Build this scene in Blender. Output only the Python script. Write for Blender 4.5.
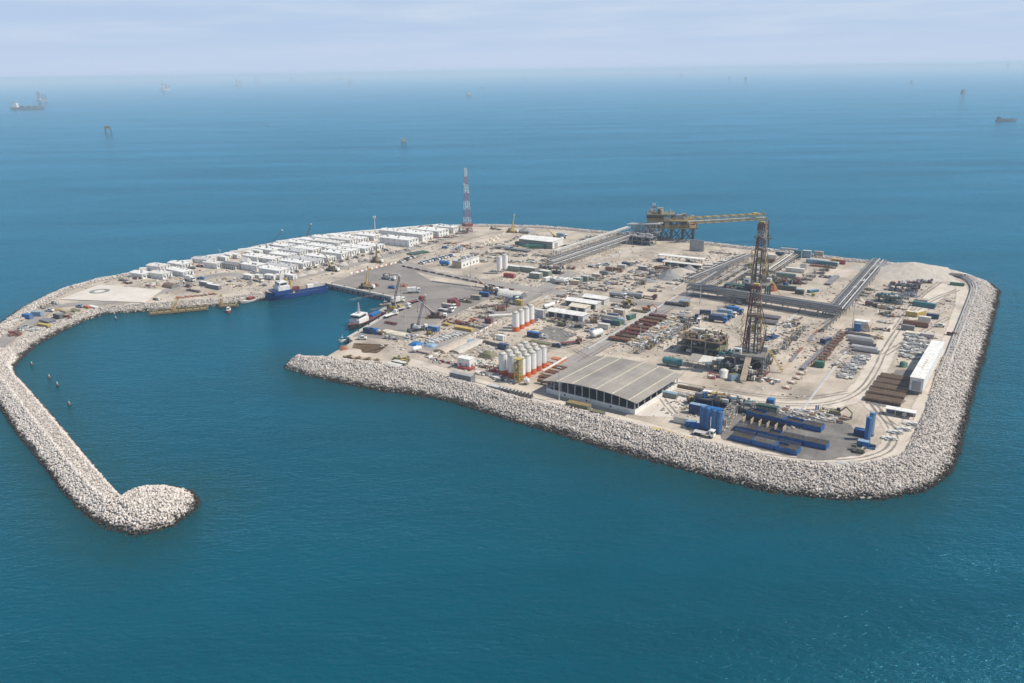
import bpy, bmesh, math, random
import numpy as np
from mathutils import Matrix, Vector

for o in list(bpy.data.objects):
    bpy.data.objects.remove(o)
scene = bpy.context.scene
COL = scene.collection
R = math.radians
random.seed(7)
rng = np.random.default_rng(11)

# ------------------------------------------------------------------ camera
CAM_H, FPX, HORIZ, ROLL = 135.0, 850.0, 70.0, R(0.9)
PITCH = math.atan2(341.5 - HORIZ, FPX)
cp, sp = math.cos(PITCH), math.sin(PITCH)
cr, sr = math.cos(ROLL), math.sin(ROLL)
Rv, Fv, Uv = Vector((1, 0, 0)), Vector((0, cp, -sp)), Vector((0, sp, cp))
cam_d = bpy.data.cameras.new('camera')
cam = bpy.data.objects.new('camera', cam_d)
COL.objects.link(cam)
rr, ur = cr * Rv - sr * Uv, sr * Rv + cr * Uv
m3 = Matrix((rr, ur, -Fv)).transposed()
cam.matrix_world = Matrix.Translation((0, 0, CAM_H)) @ m3.to_4x4()
cam_d.sensor_width = 36.0
cam_d.lens = FPX / 1024 * 36.0
cam_d.clip_start = 1.0
cam_d.clip_end = 200000.0
scene.camera = cam

# ------------------------------------------------------------------ sky and sun
SUN_AZ, SUN_EL = R(-10), R(50)          # azimuth from +X towards +Y
sun_dir = Vector((math.cos(SUN_EL) * math.cos(SUN_AZ), math.cos(SUN_EL) * math.sin(SUN_AZ), math.sin(SUN_EL)))
world = bpy.data.worlds.new('World')
scene.world = world
world.use_nodes = True
wn, wl = world.node_tree.nodes, world.node_tree.links
wn.clear()
w_out = wn.new('ShaderNodeOutputWorld')
w_bg = wn.new('ShaderNodeBackground')
sky = wn.new('ShaderNodeTexSky')
sky.sky_type = 'NISHITA'
sky.sun_disc = False
sky.sun_elevation = SUN_EL
sky.sun_rotation = R(90) - SUN_AZ       # the sky's rotation runs clockwise from +Y
sky.altitude = 0
sky.air_density = 1.0
sky.dust_density = 0.0
sky.ozone_density = 5.0
w_bg.inputs['Strength'].default_value = 0.085
# thin high cloud, streaked along the horizon
tc = wn.new('ShaderNodeTexCoord')
mp = wn.new('ShaderNodeMapping')
mp.inputs['Scale'].default_value = (3.0, 3.0, 34.0)
n1 = wn.new('ShaderNodeTexNoise')
n1.inputs['Scale'].default_value = 1.6
n1.inputs['Detail'].default_value = 6.0
n1.inputs['Roughness'].default_value = 0.55
rp = wn.new('ShaderNodeValToRGB')
rp.color_ramp.elements[0].position = 0.40
rp.color_ramp.elements[0].color = (0, 0, 0, 1)
rp.color_ramp.elements[1].position = 0.72
rp.color_ramp.elements[1].color = (0.62, 0.62, 0.62, 1)
mx = wn.new('ShaderNodeMix')
mx.data_type = 'RGBA'
mx.inputs[7].default_value = (7.8, 8.8, 10.2, 1)
wl.new(tc.outputs['Generated'], mp.inputs['Vector'])
wl.new(mp.outputs['Vector'], n1.inputs['Vector'])
wl.new(n1.outputs['Fac'], rp.inputs['Fac'])
# pale marine haze that thickens towards the horizon, all the way round
sxw = wn.new('ShaderNodeSeparateXYZ')
wl.new(tc.outputs['Generated'], sxw.inputs[0])
absz = wn.new('ShaderNodeMath')
absz.operation = 'ABSOLUTE'
wl.new(sxw.outputs['Z'], absz.inputs[0])
hzr = wn.new('ShaderNodeMapRange')
hzr.interpolation_type = 'SMOOTHSTEP'
hzr.inputs['From Min'].default_value = 0.0
hzr.inputs['From Max'].default_value = 0.5
hzr.inputs['To Min'].default_value = 0.97
hzr.inputs['To Max'].default_value = 0.05
wl.new(absz.outputs[0], hzr.inputs['Value'])
hmix = wn.new('ShaderNodeMix')
hmix.data_type = 'RGBA'
hmix.inputs[7].default_value = (5.6, 7.2, 9.8, 1)
wl.new(hzr.outputs[0], hmix.inputs[0])
wl.new(sky.outputs['Color'], hmix.inputs[6])
wl.new(rp.outputs['Color'], mx.inputs[0])
wl.new(hmix.outputs[2], mx.inputs[6])
lowr = wn.new('ShaderNodeMapRange')
lowr.interpolation_type = 'SMOOTHSTEP'
lowr.inputs['From Max'].default_value = 0.06
lowr.inputs['To Min'].default_value = 0.85
lowr.inputs['To Max'].default_value = 0.0
wl.new(absz.outputs[0], lowr.inputs['Value'])
lmix = wn.new('ShaderNodeMix')
lmix.data_type = 'RGBA'
lmix.inputs[7].default_value = (6.4, 7.6, 9.8, 1)
wl.new(lowr.outputs[0], lmix.inputs[0])
wl.new(mx.outputs[2], lmix.inputs[6])
wl.new(lmix.outputs[2], w_bg.inputs['Color'])
wl.new(w_bg.outputs['Background'], w_out.inputs['Surface'])

sun_l = bpy.data.lights.new('sun', 'SUN')
sun_l.energy = 5.0
sun_l.angle = R(0.6)
sun_l.color = (1.0, 0.92, 0.80)
sun_o = bpy.data.objects.new('sun', sun_l)
sun_o.rotation_euler = sun_dir.to_track_quat('Z', 'Y').to_euler()
sun_o.location = (300, 300, 400)
COL.objects.link(sun_o)

vs = scene.view_settings
vs.view_transform = 'Standard'
vs.look = 'None'
vs.exposure = 0.0
vs.gamma = 1.0
vs.use_curve_mapping = False
cy = scene.cycles
cy.max_bounces = 5
cy.diffuse_bounces = 2
cy.glossy_bounces = 2
cy.transmission_bounces = 2
cy.volume_bounces = 1
cy.use_denoising = True
try:
    cy.denoiser = 'OPENIMAGEDENOISE'
    cy.denoising_input_passes = 'RGB_ALBEDO_NORMAL'
except Exception:
    pass
cy.caustics_reflective = False
cy.caustics_refractive = False

# ------------------------------------------------------------------ where things stand
GZ = 3.2          # level of the made ground above the sea
TH = R(57.5)      # the site grid: U runs away to the right, V towards the camera and right
UA, VA = TH, TH - math.pi / 2


def at(px, py, z=GZ):
    """point of the level z seen at a picture position"""
    u0, v0 = px - 512.0, py - 341.5
    u, v = u0 * cr - v0 * sr, u0 * sr + v0 * cr
    t = (CAM_H - z) / (FPX * sp + v * cp)
    return Vector((u * t, (FPX * cp - v * sp) * t, z))


def span(a, b, z=GZ):
    A, B = at(*a, z), at(*b, z)
    d = B - A
    return (A + B) / 2, d.length, math.atan2(d.y, d.x)


# ------------------------------------------------------------------ materials
M = {}


def nt(mat):
    mat.use_nodes = True
    t = mat.node_tree
    return t, t.nodes, t.links, t.nodes['Principled BSDF']


def paint(name, col, rough=0.6, var=0.18, scale=0.35, metal=0.0, dirt=0.5):
    """painted or bare material with grime in blotches and streaks"""
    m = bpy.data.materials.new(name)
    t, n, l, b = nt(m)
    tc = n.new('ShaderNodeTexCoord')
    oi = n.new('ShaderNodeObjectInfo')
    add = n.new('ShaderNodeVectorMath')
    add.operation = 'ADD'
    l.new(tc.outputs['Object'], add.inputs[0])
    sc_ = n.new('ShaderNodeVectorMath')
    sc_.operation = 'SCALE'
    sc_.inputs['Scale'].default_value = 37.0
    l.new(oi.outputs['Location'], sc_.inputs[0])
    l.new(sc_.outputs[0], add.inputs[1])
    ns = n.new('ShaderNodeTexNoise')
    ns.inputs['Scale'].default_value = scale
    ns.inputs['Detail'].default_value = 5.0
    ns.inputs['Roughness'].default_value = 0.65
    l.new(add.outputs[0], ns.inputs['Vector'])
    r = n.new('ShaderNodeValToRGB')
    c = col
    r.color_ramp.elements[0].position = 0.32
    r.color_ramp.elements[0].color = tuple(x * (1 - var) for x in c) + (1,)
    r.color_ramp.elements[1].position = 0.68
    r.color_ramp.elements[1].color = tuple(min(0.85, x * (1 + var * .6)) for x in c) + (1,)
    l.new(ns.outputs['Fac'], r.inputs['Fac'])
    n2 = n.new('ShaderNodeTexNoise')
    n2.inputs['Scale'].default_value = scale * 3.1
    n2.inputs['Detail'].default_value = 4.0
    l.new(add.outputs[0], n2.inputs['Vector'])
    r2 = n.new('ShaderNodeValToRGB')
    r2.color_ramp.elements[0].position = 0.52
    r2.color_ramp.elements[0].color = (0, 0, 0, 1)
    r2.color_ramp.elements[1].position = 0.75
    r2.color_ramp.elements[1].color = (dirt, dirt, dirt, 1)
    l.new(n2.outputs['Fac'], r2.inputs['Fac'])
    mix = n.new('ShaderNodeMix')
    mix.data_type = 'RGBA'
    mix.inputs[7].default_value = (0.27, 0.23, 0.18, 1)
    l.new(r2.outputs['Color'], mix.inputs[0])
    l.new(r.outputs['Color'], mix.inputs[6])
    l.new(mix.outputs[2], b.inputs['Base Color'])
    b.inputs['Roughness'].default_value = rough
    b.inputs['Metallic'].default_value = metal
    M[name] = m
    return m


for nm, c in dict(
        white=(.78, .77, .74), offwhite=(.66, .64, .59), cream=(.68, .62, .48), grey=(.34, .34, .34), dark=(.075, .075, .08),
        midgrey=(.2, .2, .21), lightgrey=(.5, .5, .5), blue=(.008, .145, .40), navy=(.012, .045, .14), lightblue=(.23, .35, .47),
        red=(.36, .05, .045), maroon=(.17, .045, .05), orange=(.50, .17, .065), yellow=(.52, .38, .09), ochre=(.25, .18, .08),
        green=(.04, .15, .105), darkgreen=(.03, .09, .07), teal=(.04, .17, .2), olive=(.17, .16, .09), brown=(.17, .11, .07),
        tan=(.46, .37, .27), rust=(.23, .1, .06), black=(.018, .018, .02), steel=(.34, .35, .36), concrete=(.50, .47, .42),
        pink=(.42, .35, .31), sand=(.5, .43, .34), greygreen=(.2, .23, .2), purple=(.19, .185, .215)).items():
    paint(nm, c)
paint('roofgrey', (.28, .257, .235), .6, .22, .09, 0, .3)
paint('roofpale', (.34, .312, .28), .6, .2, .09, 0, .3)
paint('silowhite', (.80, .79, .76), .5, .06, .3, 0, .08)
paint('tankblue', (.005, .105, .34), .5, .25, .5, 0, .38)
paint('skirtorange', (.62, .13, .03), .6, .15, .4, 0, .2)
paint('glass', (.03, .04, .05), .12, .1, .3, 0, .05)
paint('rubber', (.02, .02, .02), .8, .2, .5, 0, .3)
paint('timber', (.33, .22, .12), .8, .3, .8, 0, .3)
paint('shipblue', (.004, .04, .18), .4, .15, .2, 0, .12)
paint('oildark', (.045, .035, .028), .35, .35, .5, 0, .35)


def ground_mat(name, c0, c1, scale, dark=.0, rough=.9, streak=None, stain=(.24, .21, .18), fade=False):
    m = bpy.data.materials.new(name)
    t, n, l, b = nt(m)
    g = n.new('ShaderNodeNewGeometry')
    rot = n.new('ShaderNodeMapping')
    rot.vector_type = 'POINT'
    rot.inputs['Rotation'].default_value = (0, 0, -TH)
    l.new(g.outputs['Position'], rot.inputs['Vector'])

    def noise(s, det, ro, sc=(1, 1, 1)):
        mp_ = n.new('ShaderNodeMapping')
        mp_.inputs['Scale'].default_value = sc
        l.new(rot.outputs[0], mp_.inputs['Vector'])
        x = n.new('ShaderNodeTexNoise')
        x.inputs['Scale'].default_value = s
        x.inputs['Detail'].default_value = det
        x.inputs['Roughness'].default_value = ro
        l.new(mp_.outputs[0], x.inputs['Vector'])
        return x.outputs['Fac']

    def ramp(f, p0, p1, a=(0, 0, 0, 1), z=(1, 1, 1, 1)):
        r = n.new('ShaderNodeValToRGB')
        r.color_ramp.elements[0].position = p0
        r.color_ramp.elements[0].color = a
        r.color_ramp.elements[1].position = p1
        r.color_ramp.elements[1].color = z
        l.new(f, r.inputs['Fac'])
        return r.outputs['Color']

    def mix(f, a, c):
        x = n.new('ShaderNodeMix')
        x.data_type = 'RGBA'
        l.new(f, x.inputs[0])
        if isinstance(a, tuple):
            x.inputs[6].default_value = a
        else:
            l.new(a, x.inputs[6])
        x.inputs[7].default_value = c
        return x.outputs[2]
    base = ramp(noise(scale, 8, .62), .33, .67, c0 + (1,), c1 + (1,))
    st = ramp(noise(.045, 6, .6), .56, .72, (0, 0, 0, 1), (.75, .75, .75, 1))
    base = mix(st, base, stain + (1,))
    tr = ramp(noise(.9, 3, .5, streak or (.05, 1, 1)), .56, .74, (0, 0, 0, 1), (.4, .4, .4, 1))
    base = mix(tr, base, tuple(x * .62 for x in c0) + (1,))
    tr2 = ramp(noise(.7, 3, .5, (1, .05, 1)), .6, .76, (0, 0, 0, 1), (.32, .32, .32, 1))
    base = mix(tr2, base, tuple(x * 1.22 for x in c1) + (1,))
    l.new(base, b.inputs['Base Color'])
    b.inputs['Roughness'].default_value = rough
    bm_ = n.new('ShaderNodeBump')
    bm_.inputs['Strength'].default_value = .35
    bm_.inputs['Distance'].default_value = .4
    l.new(noise(.5, 6, .65), bm_.inputs['Height'])
    l.new(bm_.outputs[0], b.inputs['Normal'])
    if fade:      # worn, uneven verge: the surface thins out into the ground beside it
        fa = n.new('ShaderNodeAttribute')
        fa.attribute_name = 'fade'
        ad_ = n.new('ShaderNodeMath')
        ad_.operation = 'ADD'
        l.new(fa.outputs['Fac'], ad_.inputs[0])
        l.new(noise(.22, 5, .65), ad_.inputs[1])
        fr = n.new('ShaderNodeMapRange')
        fr.inputs['From Min'].default_value = .62
        fr.inputs['From Max'].default_value = 1.15
        l.new(ad_.outputs[0], fr.inputs['Value'])
        tr_ = n.new('ShaderNodeBsdfTransparent')
        ms2 = n.new('ShaderNodeMixShader')
        l.new(fr.outputs[0], ms2.inputs[0])
        l.new(tr_.outputs[0], ms2.inputs[1])
        l.new(b.outputs[0], ms2.inputs[2])
        l.new(ms2.outputs[0], n['Material Output'].inputs['Surface'])
    M[name] = m
    return m


ground_mat('ground', (.29, .245, .195), (.58, .505, .415), .05)
ground_mat('packed', (.50, .44, .37), (.63, .565, .48), .12, fade=True)
ground_mat('asphalt', (.25, .23, .215), (.35, .325, .30), .05, stain=(.17, .16, .155), fade=True)
ground_mat('apron', (.195, .175, .160), (.275, .248, .228), .06, stain=(.2, .19, .185))
ground_mat('padconcrete', (.56, .51, .45), (.66, .61, .55), .1, stain=(.5, .46, .41))
ground_mat('track', (.21, .19, .165), (.30, .27, .235), .2, fade=True)
ground_mat('blackyard', (.13, .122, .115), (.24, .223, .205), .12, stain=(.08, .075, .07))
ground_mat('gravelgrey', (.2, .2, .2), (.3, .3, .3), .5)
ground_mat('sandpile', (.40, .36, .31), (.52, .47, .41), .3)

paint('pitearth', (.12, .075, .042), .95, .4, .5, 0, .15)
# rocks: a shade of its own for each rock, dark and weedy where the tide wets them
mr = bpy.data.materials.new('armour_rock')
t, n, l, b = nt(mr)
att = n.new('ShaderNodeAttribute')
att.attribute_name = 'shade'
rr_ = n.new('ShaderNodeValToRGB')
cre = rr_.color_ramp.elements
cre[0].position = 0.0
cre[0].color = (.19, .155, .13, 1)
cre[1].position = 1.0
cre[1].color = (.72, .665, .62, 1)
e_ = cre.new(.35)
e_.color = (.45, .405, .37, 1)
e_ = cre.new(.75)
e_.color = (.58, .53, .475, 1)
l.new(att.outputs['Fac'], rr_.inputs['Fac'])
gg = n.new('ShaderNodeNewGeometry')
sx = n.new('ShaderNodeSeparateXYZ')
l.new(gg.outputs['Position'], sx.inputs[0])
nz = n.new('ShaderNodeTexNoise')
nz.inputs['Scale'].default_value = .35
nz.inputs['Detail'].default_value = 4
l.new(gg.outputs['Position'], nz.inputs['Vector'])
ma = n.new('ShaderNodeMath')
ma.operation = 'MULTIPLY_ADD'
ma.inputs[1].default_value = -2.4
l.new(nz.outputs['Fac'], ma.inputs[0])
l.new(sx.outputs['Z'], ma.inputs[2])
mr2 = n.new('ShaderNodeMapRange')
mr2.inputs['From Min'].default_value = -.4
mr2.inputs['From Max'].default_value = .4
l.new(ma.outputs[0], mr2.inputs['Value'])
mxr = n.new('ShaderNodeMix')
mxr.data_type = 'RGBA'
mxr.inputs[6].default_value = (.032, .026, .02, 1)
l.new(mr2.outputs[0], mxr.inputs[0])
l.new(rr_.outputs['Color'], mxr.inputs[7])
nz2 = n.new('ShaderNodeTexNoise')
nz2.inputs['Scale'].default_value = 1.6
nz2.inputs['Detail'].default_value = 5
l.new(gg.outputs['Position'], nz2.inputs['Vector'])
bp = n.new('ShaderNodeBump')
bp.inputs['Strength'].default_value = .6
bp.inputs['Distance'].default_value = .3
l.new(nz2.outputs['Fac'], bp.inputs['Height'])
l.new(bp.outputs[0], b.inputs['Normal'])
l.new(mxr.outputs[2], b.inputs['Base Color'])
b.inputs['Roughness'].default_value = .9
M['rock'] = mr
paint('rockbed', (.38, .345, .315), .95, .4, .4, 0, .2)

# sea: teal depth, paler shoals by the rubble, wind ripples
ms = bpy.data.materials.new('sea_water')
t, n, l, b = nt(ms)
gg = n.new('ShaderNodeNewGeometry')


def sn(s, det, ro, scl, rotz=.35):
    mp_ = n.new('ShaderNodeMapping')
    mp_.inputs['Scale'].default_value = scl
    mp_.inputs['Rotation'].default_value = (0, 0, rotz)
    l.new(gg.outputs['Position'], mp_.inputs['Vector'])
    x = n.new('ShaderNodeTexNoise')
    x.inputs['Scale'].default_value = s
    x.inputs['Detail'].default_value = det
    x.inputs['Roughness'].default_value = ro
    l.new(mp_.outputs[0], x.inputs['Vector'])
    return x.outputs['Fac']


rs = n.new('ShaderNodeValToRGB')
rs.color_ramp.elements[0].position = .32
rs.color_ramp.elements[0].color = (.0, .047, .072, 1)
rs.color_ramp.elements[1].position = .7
rs.color_ramp.elements[1].color = (.0, .086, .134, 1)
l.new(sn(.006, 8, .66, (.3, 1, 1)), rs.inputs['Fac'])
ats = n.new('ShaderNodeAttribute')
ats.attribute_name = 'shoal'
shn = n.new('ShaderNodeMath')
shn.operation = 'MULTIPLY'
l.new(ats.outputs['Fac'], shn.inputs[0])
shr = n.new('ShaderNodeMapRange')
shr.inputs['From Min'].default_value = .3
shr.inputs['From Max'].default_value = .65
shr.inputs['To Min'].default_value = .5
shr.inputs['To Max'].default_value = 1.0
l.new(sn(.13, 6, .7, (1, 1, 1)), shr.inputs['Value'])
l.new(shr.outputs[0], shn.inputs[1])
mxs = n.new('ShaderNodeMix')
mxs.data_type = 'RGBA'
mxs.inputs[7].default_value = (.010, .050, .048, 1)
l.new(shn.outputs[0], mxs.inputs[0])
l.new(rs.outputs['Color'], mxs.inputs[6])
ad = n.new('ShaderNodeMath')
ad.operation = 'ADD'
ad2 = n.new('ShaderNodeMath')
ad2.operation = 'MULTIPLY_ADD'
ad2.inputs[1].default_value = .75
l.new(sn(.16, 4, .62, (.5, 1, 1)), ad.inputs[0])
l.new(sn(.7, 4, .6, (.5, 1, 1), .1), ad2.inputs[0])
l.new(ad.outputs[0], ad2.inputs[2])
l.new(sn(.03, 3, .5, (.6, 1, 1), .6), ad.inputs[1])
bps = n.new('ShaderNodeBump')
wnd = n.new('ShaderNodeMapRange')      # gusts: rougher and smoother patches
wnd.inputs['From Min'].default_value = .35
wnd.inputs['From Max'].default_value = .68
wnd.inputs['To Min'].default_value = .45
wnd.inputs['To Max'].default_value = 1.0
l.new(sn(.011, 7, .62, (.22, 1, 1), .2), wnd.inputs['Value'])
l.new(wnd.outputs[0], bps.inputs['Strength'])
bps.inputs['Distance'].default_value = 1.4
l.new(ad2.outputs[0], bps.inputs['Height'])
# body colour plus a blue-tinted sky reflection by Fresnel
dif = n.new('ShaderNodeBsdfDiffuse')
glo = n.new('ShaderNodeBsdfGlossy')
glo.inputs['Roughness'].default_value = .17
glo.inputs['Color'].default_value = (.27, .77, 1.0, 1)
fre = n.new('ShaderNodeFresnel')
fre.inputs['IOR'].default_value = 1.33
msh = n.new('ShaderNodeMixShader')
l.new(mxs.outputs[2], dif.inputs['Color'])
for nd in (dif, glo, fre):
    l.new(bps.outputs[0], nd.inputs['Normal'])
l.new(fre.outputs[0], msh.inputs[0])
l.new(dif.outputs[0], msh.inputs[1])
l.new(glo.outputs[0], msh.inputs[2])
l.new(msh.outputs[0], n['Material Output'].inputs['Surface'])
n.remove(b)
M['sea'] = ms


# ------------------------------------------------------------------ mesh builder
class MB:
    def __init__(s):
        s.v, s.f, s.m, s.mats = [], [], [], []

    def mi(s, m):
        if m not in s.mats:
            s.mats.append(m)
        return s.mats.index(m)

    def add(s, vs_, fs_, m):
        k, i = s.mi(m), len(s.v)
        s.v += [tuple(p) for p in vs_]
        s.f += [tuple(a + i for a in f) for f in fs_]
        s.m += [k] * len(fs_)
        return s

    def box(s, x, y, z0, sx, sy, sz, m, rz=0.0, top=(1, 1)):
        c, q = math.cos(rz), math.sin(rz)
        vs_ = []
        for z, kx, ky in ((z0, 1, 1), (z0 + sz, top[0], top[1])):
            for a, b_ in ((-1, -1), (1, -1), (1, 1), (-1, 1)):
                dx, dy = a * sx / 2 * kx, b_ * sy / 2 * ky
                vs_.append((x + dx * c - dy * q, y + dx * q + dy * c, z))
        return s.add(vs_, [(3, 2, 1, 0), (4, 5, 6, 7), (0, 1, 5, 4), (1, 2, 6, 5), (2, 3, 7, 6), (3, 0, 4, 7)], m)

    def cyl(s, p0, p1, r0, r1=None, n_=10, m='white', cap=True):
        r1 = r0 if r1 is None else r1
        p0, p1 = Vector(p0), Vector(p1)
        d = (p1 - p0).normalized()
        a = d.orthogonal().normalized()
        if n_ == 4:
            a = Vector((d.y, -d.x, 0)).normalized() if abs(d.z) < .99 else Vector((1, 0, 0))
            a = (a + d.cross(a)).normalized()
        b_ = d.cross(a)
        vs_ = []
        for p, r in ((p0, r0), (p1, r1)):
            for i in range(n_):
                t_ = 2 * math.pi * i / n_
                vs_.append(p + (a * math.cos(t_) + b_ * math.sin(t_)) * r)
        fs_ = [(i, (i + 1) % n_, n_ + (i + 1) % n_, n_ + i) for i in range(n_)]
        if cap:
            fs_ += [tuple(range(n_ - 1, -1, -1)), tuple(range(n_, 2 * n_))]
        return s.add(vs_, fs_, m)

    def bar(s, p0, p1, w, m):
        return s.cyl(p0, p1, w * .707, None, 4, m)

    def lathe(s, prof, n_=14, m='white', x=0, y=0, cap=True):
        vs_ = []
        for r, z in prof:
            for i in range(n_):
                t_ = 2 * math.pi * i / n_
                vs_.append((x + r * math.cos(t_), y + r * math.sin(t_), z))
        fs_ = []
        for k in range(len(prof) - 1):
            for i in range(n_):
                j = (i + 1) % n_
                fs_.append((k * n_ + i, k * n_ + j, (k + 1) * n_ + j, (k + 1) * n_ + i))
        if cap:
            fs_ += [tuple(range(n_ - 1, -1, -1)), tuple(range((len(prof) - 1) * n_, len(prof) * n_))]
        return s.add(vs_, fs_, m)

    def prism(s, poly, z0, z1, m):
        n_ = len(poly)
        vs_ = [(p[0], p[1], z0) for p in poly] + [(p[0], p[1], z1) for p in poly]
        fs_ = [tuple(range(n_ - 1, -1, -1)), tuple(range(n_, 2 * n_))] + [(i, (i + 1) % n_, n_ + (i + 1) % n_, n_ + i) for i in range(n_)]
        return s.add(vs_, fs_, m)

    def lattice(s, p0, p1, w0, w1, n_, m, bw=.3, m2=None):
        """four-chord braced truss from p0 to p1; m2 alternates per bay"""
        p0, p1 = Vector(p0), Vector(p1)
        d = (p1 - p0).normalized()
        a = Vector((0, 0, 1)).cross(d)
        a = a.normalized() if a.length > .05 else Vector((1, 0, 0))
        b_ = d.cross(a).normalized()
        ring = []
        for i in range(n_ + 1):
            k = i / n_
            w = (w0 + (w1 - w0) * k) / 2
            c = p0.lerp(p1, k)
            ring.append([c + a * w * e + b_ * w * f for e, f in ((-1, -1), (1, -1), (1, 1), (-1, 1))])
        for i in range(n_):
            mm = m if not m2 or i % 2 == 0 else m2
            for j in range(4):
                s.bar(ring[i][j], ring[i + 1][j], bw, mm)
                q = (j + 1) % 4
                if i % 2:
                    s.bar(ring[i][j], ring[i + 1][q], bw * .6, mm)
                else:
                    s.bar(ring[i][q], ring[i + 1][j], bw * .6, mm)
                s.bar(ring[i + 1][j], ring[i + 1][q], bw * .6, mm)
        return s

    def mesh(s, name, smooth=False):
        me = bpy.data.meshes.new(name)
        me.from_pydata(s.v, [], s.f)
        for k in s.mats:
            me.materials.append(M[k])
        me.polygons.foreach_set('material_index', s.m)
        if smooth:
            me.polygons.foreach_set('use_smooth', [len(f) == 4 for f in s.f])
        me.update()
        return me

    def build(s, name, parent=None, loc=(0, 0, 0), rz=0.0, smooth=False):
        return mobj(name, s.mesh(name, smooth), parent, loc, rz)


def mobj(name, me, parent=None, loc=(0, 0, 0), rz=0.0):
    o = bpy.data.objects.new(name, me)
    COL.objects.link(o)
    o.location = loc
    o.rotation_euler = (0, 0, rz)
    if parent:
        o.parent = parent
    return o


def tag(o, label=None, cat=None, group=None, kind=None):
    if label:
        o['label'] = label
    if cat:
        o['category'] = cat
    if group:
        o['group'] = group
    if kind:
        o['kind'] = kind
    return o


def thing(name, loc, rz, label, cat, group=None):
    o = bpy.data.objects.new(name, None)
    o.empty_display_size = 1
    COL.objects.link(o)
    o.location = loc
    o.rotation_euler = (0, 0, rz)
    return tag(o, label, cat, group)


def copy_tree(o, parent=None):
    c = o.copy()
    COL.objects.link(c)
    c.parent = parent
    for ch in list(o.children):
        copy_tree(ch, c)
    return c


def structure(o, label=None):
    return tag(o, label, kind='structure')


# ------------------------------------------------------------------ shorelines (crest, waterline)
SE = [((301, 357), (290, 360)), ((302, 358.5), (283, 368)), ((322, 359.4), (310, 377)), ((350, 363), (338, 383)), ((389, 365.6), (377, 391)),
      ((420, 371), (410, 395)), ((455, 381), (447, 401)), ((490, 392), (482, 412)), ((525, 402.5), (517, 423)), ((564.6, 409), (560, 435)),
      ((607, 420.6), (605, 449)), ((652, 432), (650, 461)), ((716, 448), (716, 480)), ((757, 458), (757, 490)), ((785, 464), (785, 495)),
      ((834, 470), (835, 500)), ((870, 467), (882, 500.4)), ((902, 460), (925, 492)), ((912, 454), (945, 480)), ((919.5, 439.5), (957, 462)),
      ((932, 409.7), (965, 430)), ((942, 372), (975, 388)), ((959, 337), (985, 355)), ((973.6, 296), (998, 303)), ((977, 286), (1000, 291))]
NORTH = [(972, 279.5), (955, 274), (925, 268.5), (893, 265), (840, 260), (768, 250.5), (740, 248), (701, 243.5), (668, 240), (615, 234), (580, 231),
         (543, 227.5), (480, 226), (440, 227), (420, 228.5), (365, 232.5), (330, 236), (295, 240.5), (260, 247.5), (208, 259.5), (164, 268),
         (120, 277), (102, 280), (70, 289), (46, 301), (25, 316), (3, 331), (-10, 343)]
WEST = [((-6, 358), (13, 371)), ((0, 353), (16, 364)), ((25, 336), (37, 345)), ((51, 323), (61, 332.5)), ((71, 317), (82, 322)), ((99, 308), (103, 314.6)),
        ((130, 304.5), (128, 312.6)), ((175, 301), (175, 310)), ((220, 298), (220, 306)), ((243, 295), (245, 302.5)), ((262, 292), (266, 300))]
QUAY = [(266, 291), (300, 287), (326, 283), (394, 297), (393, 311), (348.6, 337.5), (353, 341), (326, 357)]


def poly2(pts):
    return [at(x, y) for x, y in pts]


crest = [at(*c) for c, w in SE] + poly2(NORTH)
water = [at(*w, 0) for c, w in SE]
nc = poly2(NORTH)
for i, p in enumerate(nc):
    a_, b_ = nc[max(0, i - 1)], nc[min(len(nc) - 1, i + 1)]
    d = (b_ - a_).normalized()
    o_ = Vector((d.y, -d.x, 0))
    q = p + o_ * 14.0
    q.z = 0
    water.append(q)
land = crest + [at(*c) for c, w in WEST] + poly2(QUAY)
PIT = [(354, 343), (389, 344.5), (377, 353.5), (362, 352.5), (361, 349.5), (352, 348)]
pit = poly2(PIT)

bm = bmesh.new()
edges = []
for loop in (land, pit):
    vs_ = [bm.verts.new(p) for p in loop]
    edges += [bm.edges.new((vs_[i], vs_[(i + 1) % len(vs_)])) for i in range(len(vs_))]
bmesh.ops.triangle_fill(bm, use_beauty=True, use_dissolve=False, edges=edges)
for f in bm.faces:
    if f.normal.z < 0:
        f.normal_flip()
nl = len(land)
low = [bm.verts.new((p.x, p.y, -4.0)) for p in land]
bm.verts.ensure_lookup_table()
for i in range(nl):
    j = (i + 1) % nl
    bm.faces.new((bm.verts[i], bm.verts[j], low[j], low[i]))
me = bpy.data.meshes.new('ground')
bm.to_mesh(me)
bm.free()
me.materials.append(M['ground'])
structure(mobj('ground', me), 'flat sandy made ground of the island')

# pit cut into the ground, with stepped earth sides
pb = MB()
cpt = sum(pit, Vector()) / len(pit)
ins = [cpt + (p - cpt) * .8 for p in pit]
deep = [cpt + (p - cpt) * .62 for p in pit]
npit = len(pit)
vv = [(p.x, p.y, GZ) for p in pit] + [(p.x, p.y, GZ - 1.5) for p in ins] + [(p.x, p.y, GZ - 1.6) for p in deep] + [(p.x, p.y, GZ - 2.9) for p in deep]
ff = []
for k in range(3):
    for i in range(npit):
        j = (i + 1) % npit
        ff.append((k * npit + i, k * npit + j, (k + 1) * npit + j, (k + 1) * npit + i))
ff.append(tuple(range(3 * npit, 4 * npit)))
pb.add(vv, ff, 'pitearth')
structure(pb.build('excavation_pit'), 'brown stepped pit dug in the quay corner')


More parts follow.
